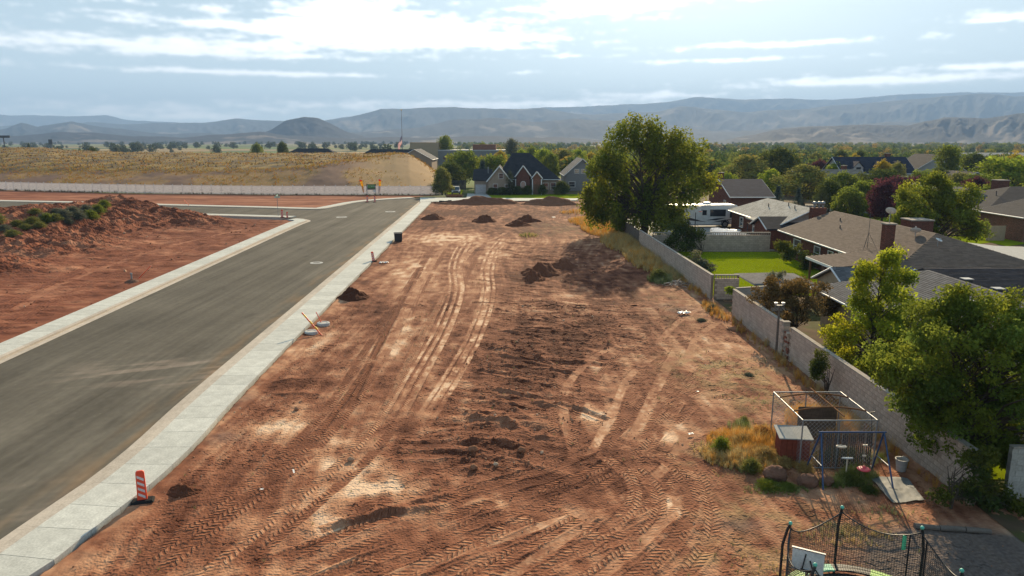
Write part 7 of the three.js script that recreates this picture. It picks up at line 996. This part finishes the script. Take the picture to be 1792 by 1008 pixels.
{ // trampoline with its net, and the hoop on it
  const cx = 8.55, cz = -15.85, R = 1.95, y0 = lotHeight(cx, cz), rim = y0 + 0.82, t = thing('trampoline', 'round trampoline with black safety net on curved poles with green caps', 'trampoline', V(cx, 0, cz)), P = (a, r, y) => V(Math.cos(a) * r, y, -Math.sin(a) * r);
  const padC = [std(0.06, 0.42, 0.26, 0.5), std(0.35, 0.6, 0.12, 0.5), M.black]; for (let i = 0; i < 12; i++) { const mb = new MB(); for (let k = 0; k < 4; k++) { const a = (i + k / 4) / 12 * 6.28319, b = (i + (k + 1) / 4) / 12 * 6.28319; mb.hexa([P(a, R - 0.3, rim), P(a, R, rim), P(b, R, rim), P(b, R - 0.3, rim), P(a, R - 0.3, rim + 0.04), P(a, R, rim + 0.04), P(b, R, rim + 0.04), P(b, R - 0.3, rim + 0.04)]); } part('pad', mb, padC[i % 3 === 2 ? 2 : i % 3], t); }
  part('mat', new MB().lathe([[R - 0.3, rim - 0.05], [0, rim - 0.09]], V(0, 0, 0), 40), M.black, t); part('frame', new THREE.TorusGeometry(R, 0.035, 8, 48).rotateX(Math.PI / 2).translate(0, rim - 0.05, 0), M.galv, t);
  const A = [...Array(6)].map((_, i) => (86 + i * 60) * rad), top = 2.5;
  A.forEach((a, i) => { const p = part('net_pole', new MB().path([P(a, R + 0.02, y0), P(a, R + 0.05, rim + 0.3), P(a, R + 0.05, 1.9), P(a, R - 0.04, top - 0.15), P(a, R - 0.1, top)], 0.036, 8), M.black, t); part('pole_cap', new THREE.SphereGeometry(0.05, 12, 8).translate(...P(a, R - 0.1, top + 0.04).toArray()), std(0.09, 0.42, 0.31, 0.5), p); part('leg', new MB().tube(P(a + 0.3, R, y0 - 0.1), P(a + 0.3, R, rim - 0.05), 0.03, 0.03, 8), M.galv, t); });
  const yt = (a) => { const k = (((a / rad - 86) % 60) + 60) % 60 / 60; return top - 0.08 - 0.42 * Math.sin(k * Math.PI) ** 0.85; }, N = 190, net = new MB(), rr = R - 0.12, edge = new MB();
  for (let i = 0; i < N; i++) { const a = i / N * 6.28319, b = (i + 1) / N * 6.28319; edge.tube(P(a, rr, yt(a)), P(b, rr, yt(b)), 0.018, 0.018, 5, false); net.tube(P(a, rr, rim), P(a, rr, yt(a)), 0.0055, 0.0055, 3, false); for (let k = 1; k < 26; k++) { const ya = mix(rim, yt(a), k / 26), yb = mix(rim, yt(b), k / 26); net.tube(P(a, rr, ya), P(b, rr, yb), 0.0055, 0.0055, 3, false); } }
  stuffPart('net', net, M.black, t); part('net_edge', edge, M.black, t);
  for (const a of [34 * rad, 20 * rad]) part('door_seam', new MB().path([P(a, rr - 0.01, yt(a)), P(a, rr - 0.01, mix(rim, 2, 0.6)), P(a, rr - 0.01, rim)], 0.02, 6), M.black, t); part('door_strap', bx(...P(38 * rad, rr, 1.95).toArray(), 0.09, 0.4, 0.03), std(0.12, 0.6, 0.3, 0.6), t);
  const h = thing('basketball_hoop', 'white backboard with red hoop seen from behind on the trampoline edge', 'basketball hoop', V(7.12, 0, -15.95), -0.5); // board turned towards the mat
  part('backboard', new THREE.BoxGeometry(0.72, 0.56, 0.025).translate(0, 2.06, 0), M.white, h); part('border', new MB().box(0, 2.345, 0, 0.76, 0.03, 0.05), M.galv, h); part('bracket', new MB().tube(V(-0.12, 1.8, 0.04), V(-0.05, 2.25, 0.03), 0.016, 0.016, 6).tube(V(0.16, 1.8, 0.04), V(0.05, 2.1, 0.03), 0.016, 0.016, 6).box(0, 1.82, 0.05, 0.3, 0.05, 0.05), M.black, h); part('rim', new THREE.TorusGeometry(0.18, 0.014, 8, 28).rotateX(Math.PI / 2).translate(0, 1.9, -0.22), M.red, h); part('stem', new MB().tube(V(0, 1.85, 0.06), V(0, y0, 0.2), 0.03, 0.03, 8), M.black, h); part('hoop_net', (() => { const m = new MB(); for (let i = 0; i < 12; i++) { const a = i / 12 * 6.283, b = a + 0.5; m.tube(V(Math.cos(a) * 0.18, 1.89, -0.22 + Math.sin(a) * 0.18), V(Math.cos(b) * 0.1, 1.62, -0.22 + Math.sin(b) * 0.1), 0.006, 0.006, 4, false); } return m; })(), M.red, h);
}
{ // hoop in the motorhome yard, sprinkler spray, shelter, stakes, rail
  const p = G(1207, 407), t = thing('yard_basketball_hoop', 'basketball hoop on a pole in front of the motorhome', 'basketball hoop', V(24.6, 0, -98)); part('pole', new MB().tube(V(0, 0, 0), V(0, 3.0, 0), 0.06, 0.05, 8), M.darkMetal, t); part('backboard', bx(0.25, 2.9, 0.1, 1.1, 0.75, 0.05, 0.5), M.white, t); part('rim', new THREE.TorusGeometry(0.22, 0.02, 6, 20).rotateX(Math.PI / 2).translate(0.5, 2.65, 0.45), M.orange, t);
  const s = thing('shelter_roof', 'low open shelter with flat grey pitched roof at the near corner of the lawn', 'shelter', V(0, 0, 0)); const a = atD(1290, 481, 55), rp = [V(18.0, 1.75, -52.0), V(20.9, 1.75, -52.2), V(21.2, 1.75, -56.6), V(18.0, 1.75, -56.6)]; part('roof', new MB().hexa([V(17.6, 1.62, -52.2), V(22.4, 1.62, -52.2), V(22.4, 1.62, -57.2), V(17.6, 1.62, -57.2), V(17.7, 1.72, -52.4), V(22.3, 1.72, -52.4), V(20.6, 2.0, -55.4), V(19.4, 2.0, -55.4)]), B.roofGrey, s); for (const [x, z] of [[17.9, -52.5], [22.1, -52.5], [17.9, -56.9], [22.1, -56.9]]) part('post', bx(x, 0.75, z, 0.12, 1.75, 0.12), M.wood, s);
  const r = rngOf(19), L = []; for (let i = 0; i < 5000; i++) { const k = r(), a2 = (r() - 0.5) * 0.55, q = Math.pow(r(), 0.6) * 5.5, x = 30 - Math.cos(a2) * q, z = -88 - Math.sin(a2) * q * 2, y = 0.2 + q * 0.42 - q * q * 0.05 + (r() - 0.5) * 0.35 * q * 0.35; const s0 = 0.02 + 0.035 * r(); L.push([x, Math.max(0.05, y), z, s0, s0, 0, 0.95, 0.96, 0.98]); }
  scatter('water_spray', new THREE.IcosahedronGeometry(1, 0), new THREE.MeshPhysicalMaterial({ color: 0xffffff, roughness: 0.9, transmission: 0.5, thickness: 0 }), L);
  const g = thing('white_planter', 'white low box on the wet paving beside the pale roofed house', 'planter', V(28.2, 0, -93)); part('box', bx(0, 0.35, 0, 1.8, 0.7, 0.9), M.white, g); part('lid', bx(0, 0.74, 0, 1.9, 0.08, 1.0), M.white, g);
  const pillar = thing('brick_pillar', 'short brick pillar beside the driveway at the edge of the right lawn', 'pillar', V(45.2, 0, -66.5)); part('shaft', bx(0, 0.6, 0, 0.8, 1.4, 0.8), B.brick, pillar); part('cap', bx(0, 1.33, 0, 0.95, 0.1, 0.95), B.cap, pillar);
  for (const [px, label] of [[1480, 'white porch post, left of three deep in the shade of the street trees'], [1497, 'white porch post, middle of three deep in the shade of the street trees'], [1504, 'white porch post, right of three deep in the shade of the street trees']]) { const x = (px - 896) / 1280 * 136, c = thing('porch_post', label, 'post', V(x, 0, -134)); part('base', bx(0, 0.15, 0, 0.5, 0.3, 0.5), M.white, c); part('shaft', new MB().tube(V(0, 0.3, 0), V(0, 3, 0), 0.18, 0.15, 10), M.white, c); }
  const line = thing('utility_pole', 'thin dark pole in front of the motorhome beside the white box', 'pole', V(27.8, 0, -86)); part('shaft', new MB().tube(V(0, 0, 0), V(0, 2.4, 0), 0.05, 0.05, 8), M.darkMetal, line); part('foot', bx(0, 0.06, 0, 0.3, 0.12, 0.3), M.darkMetal, line);
}
renderer.render(scene, camera);
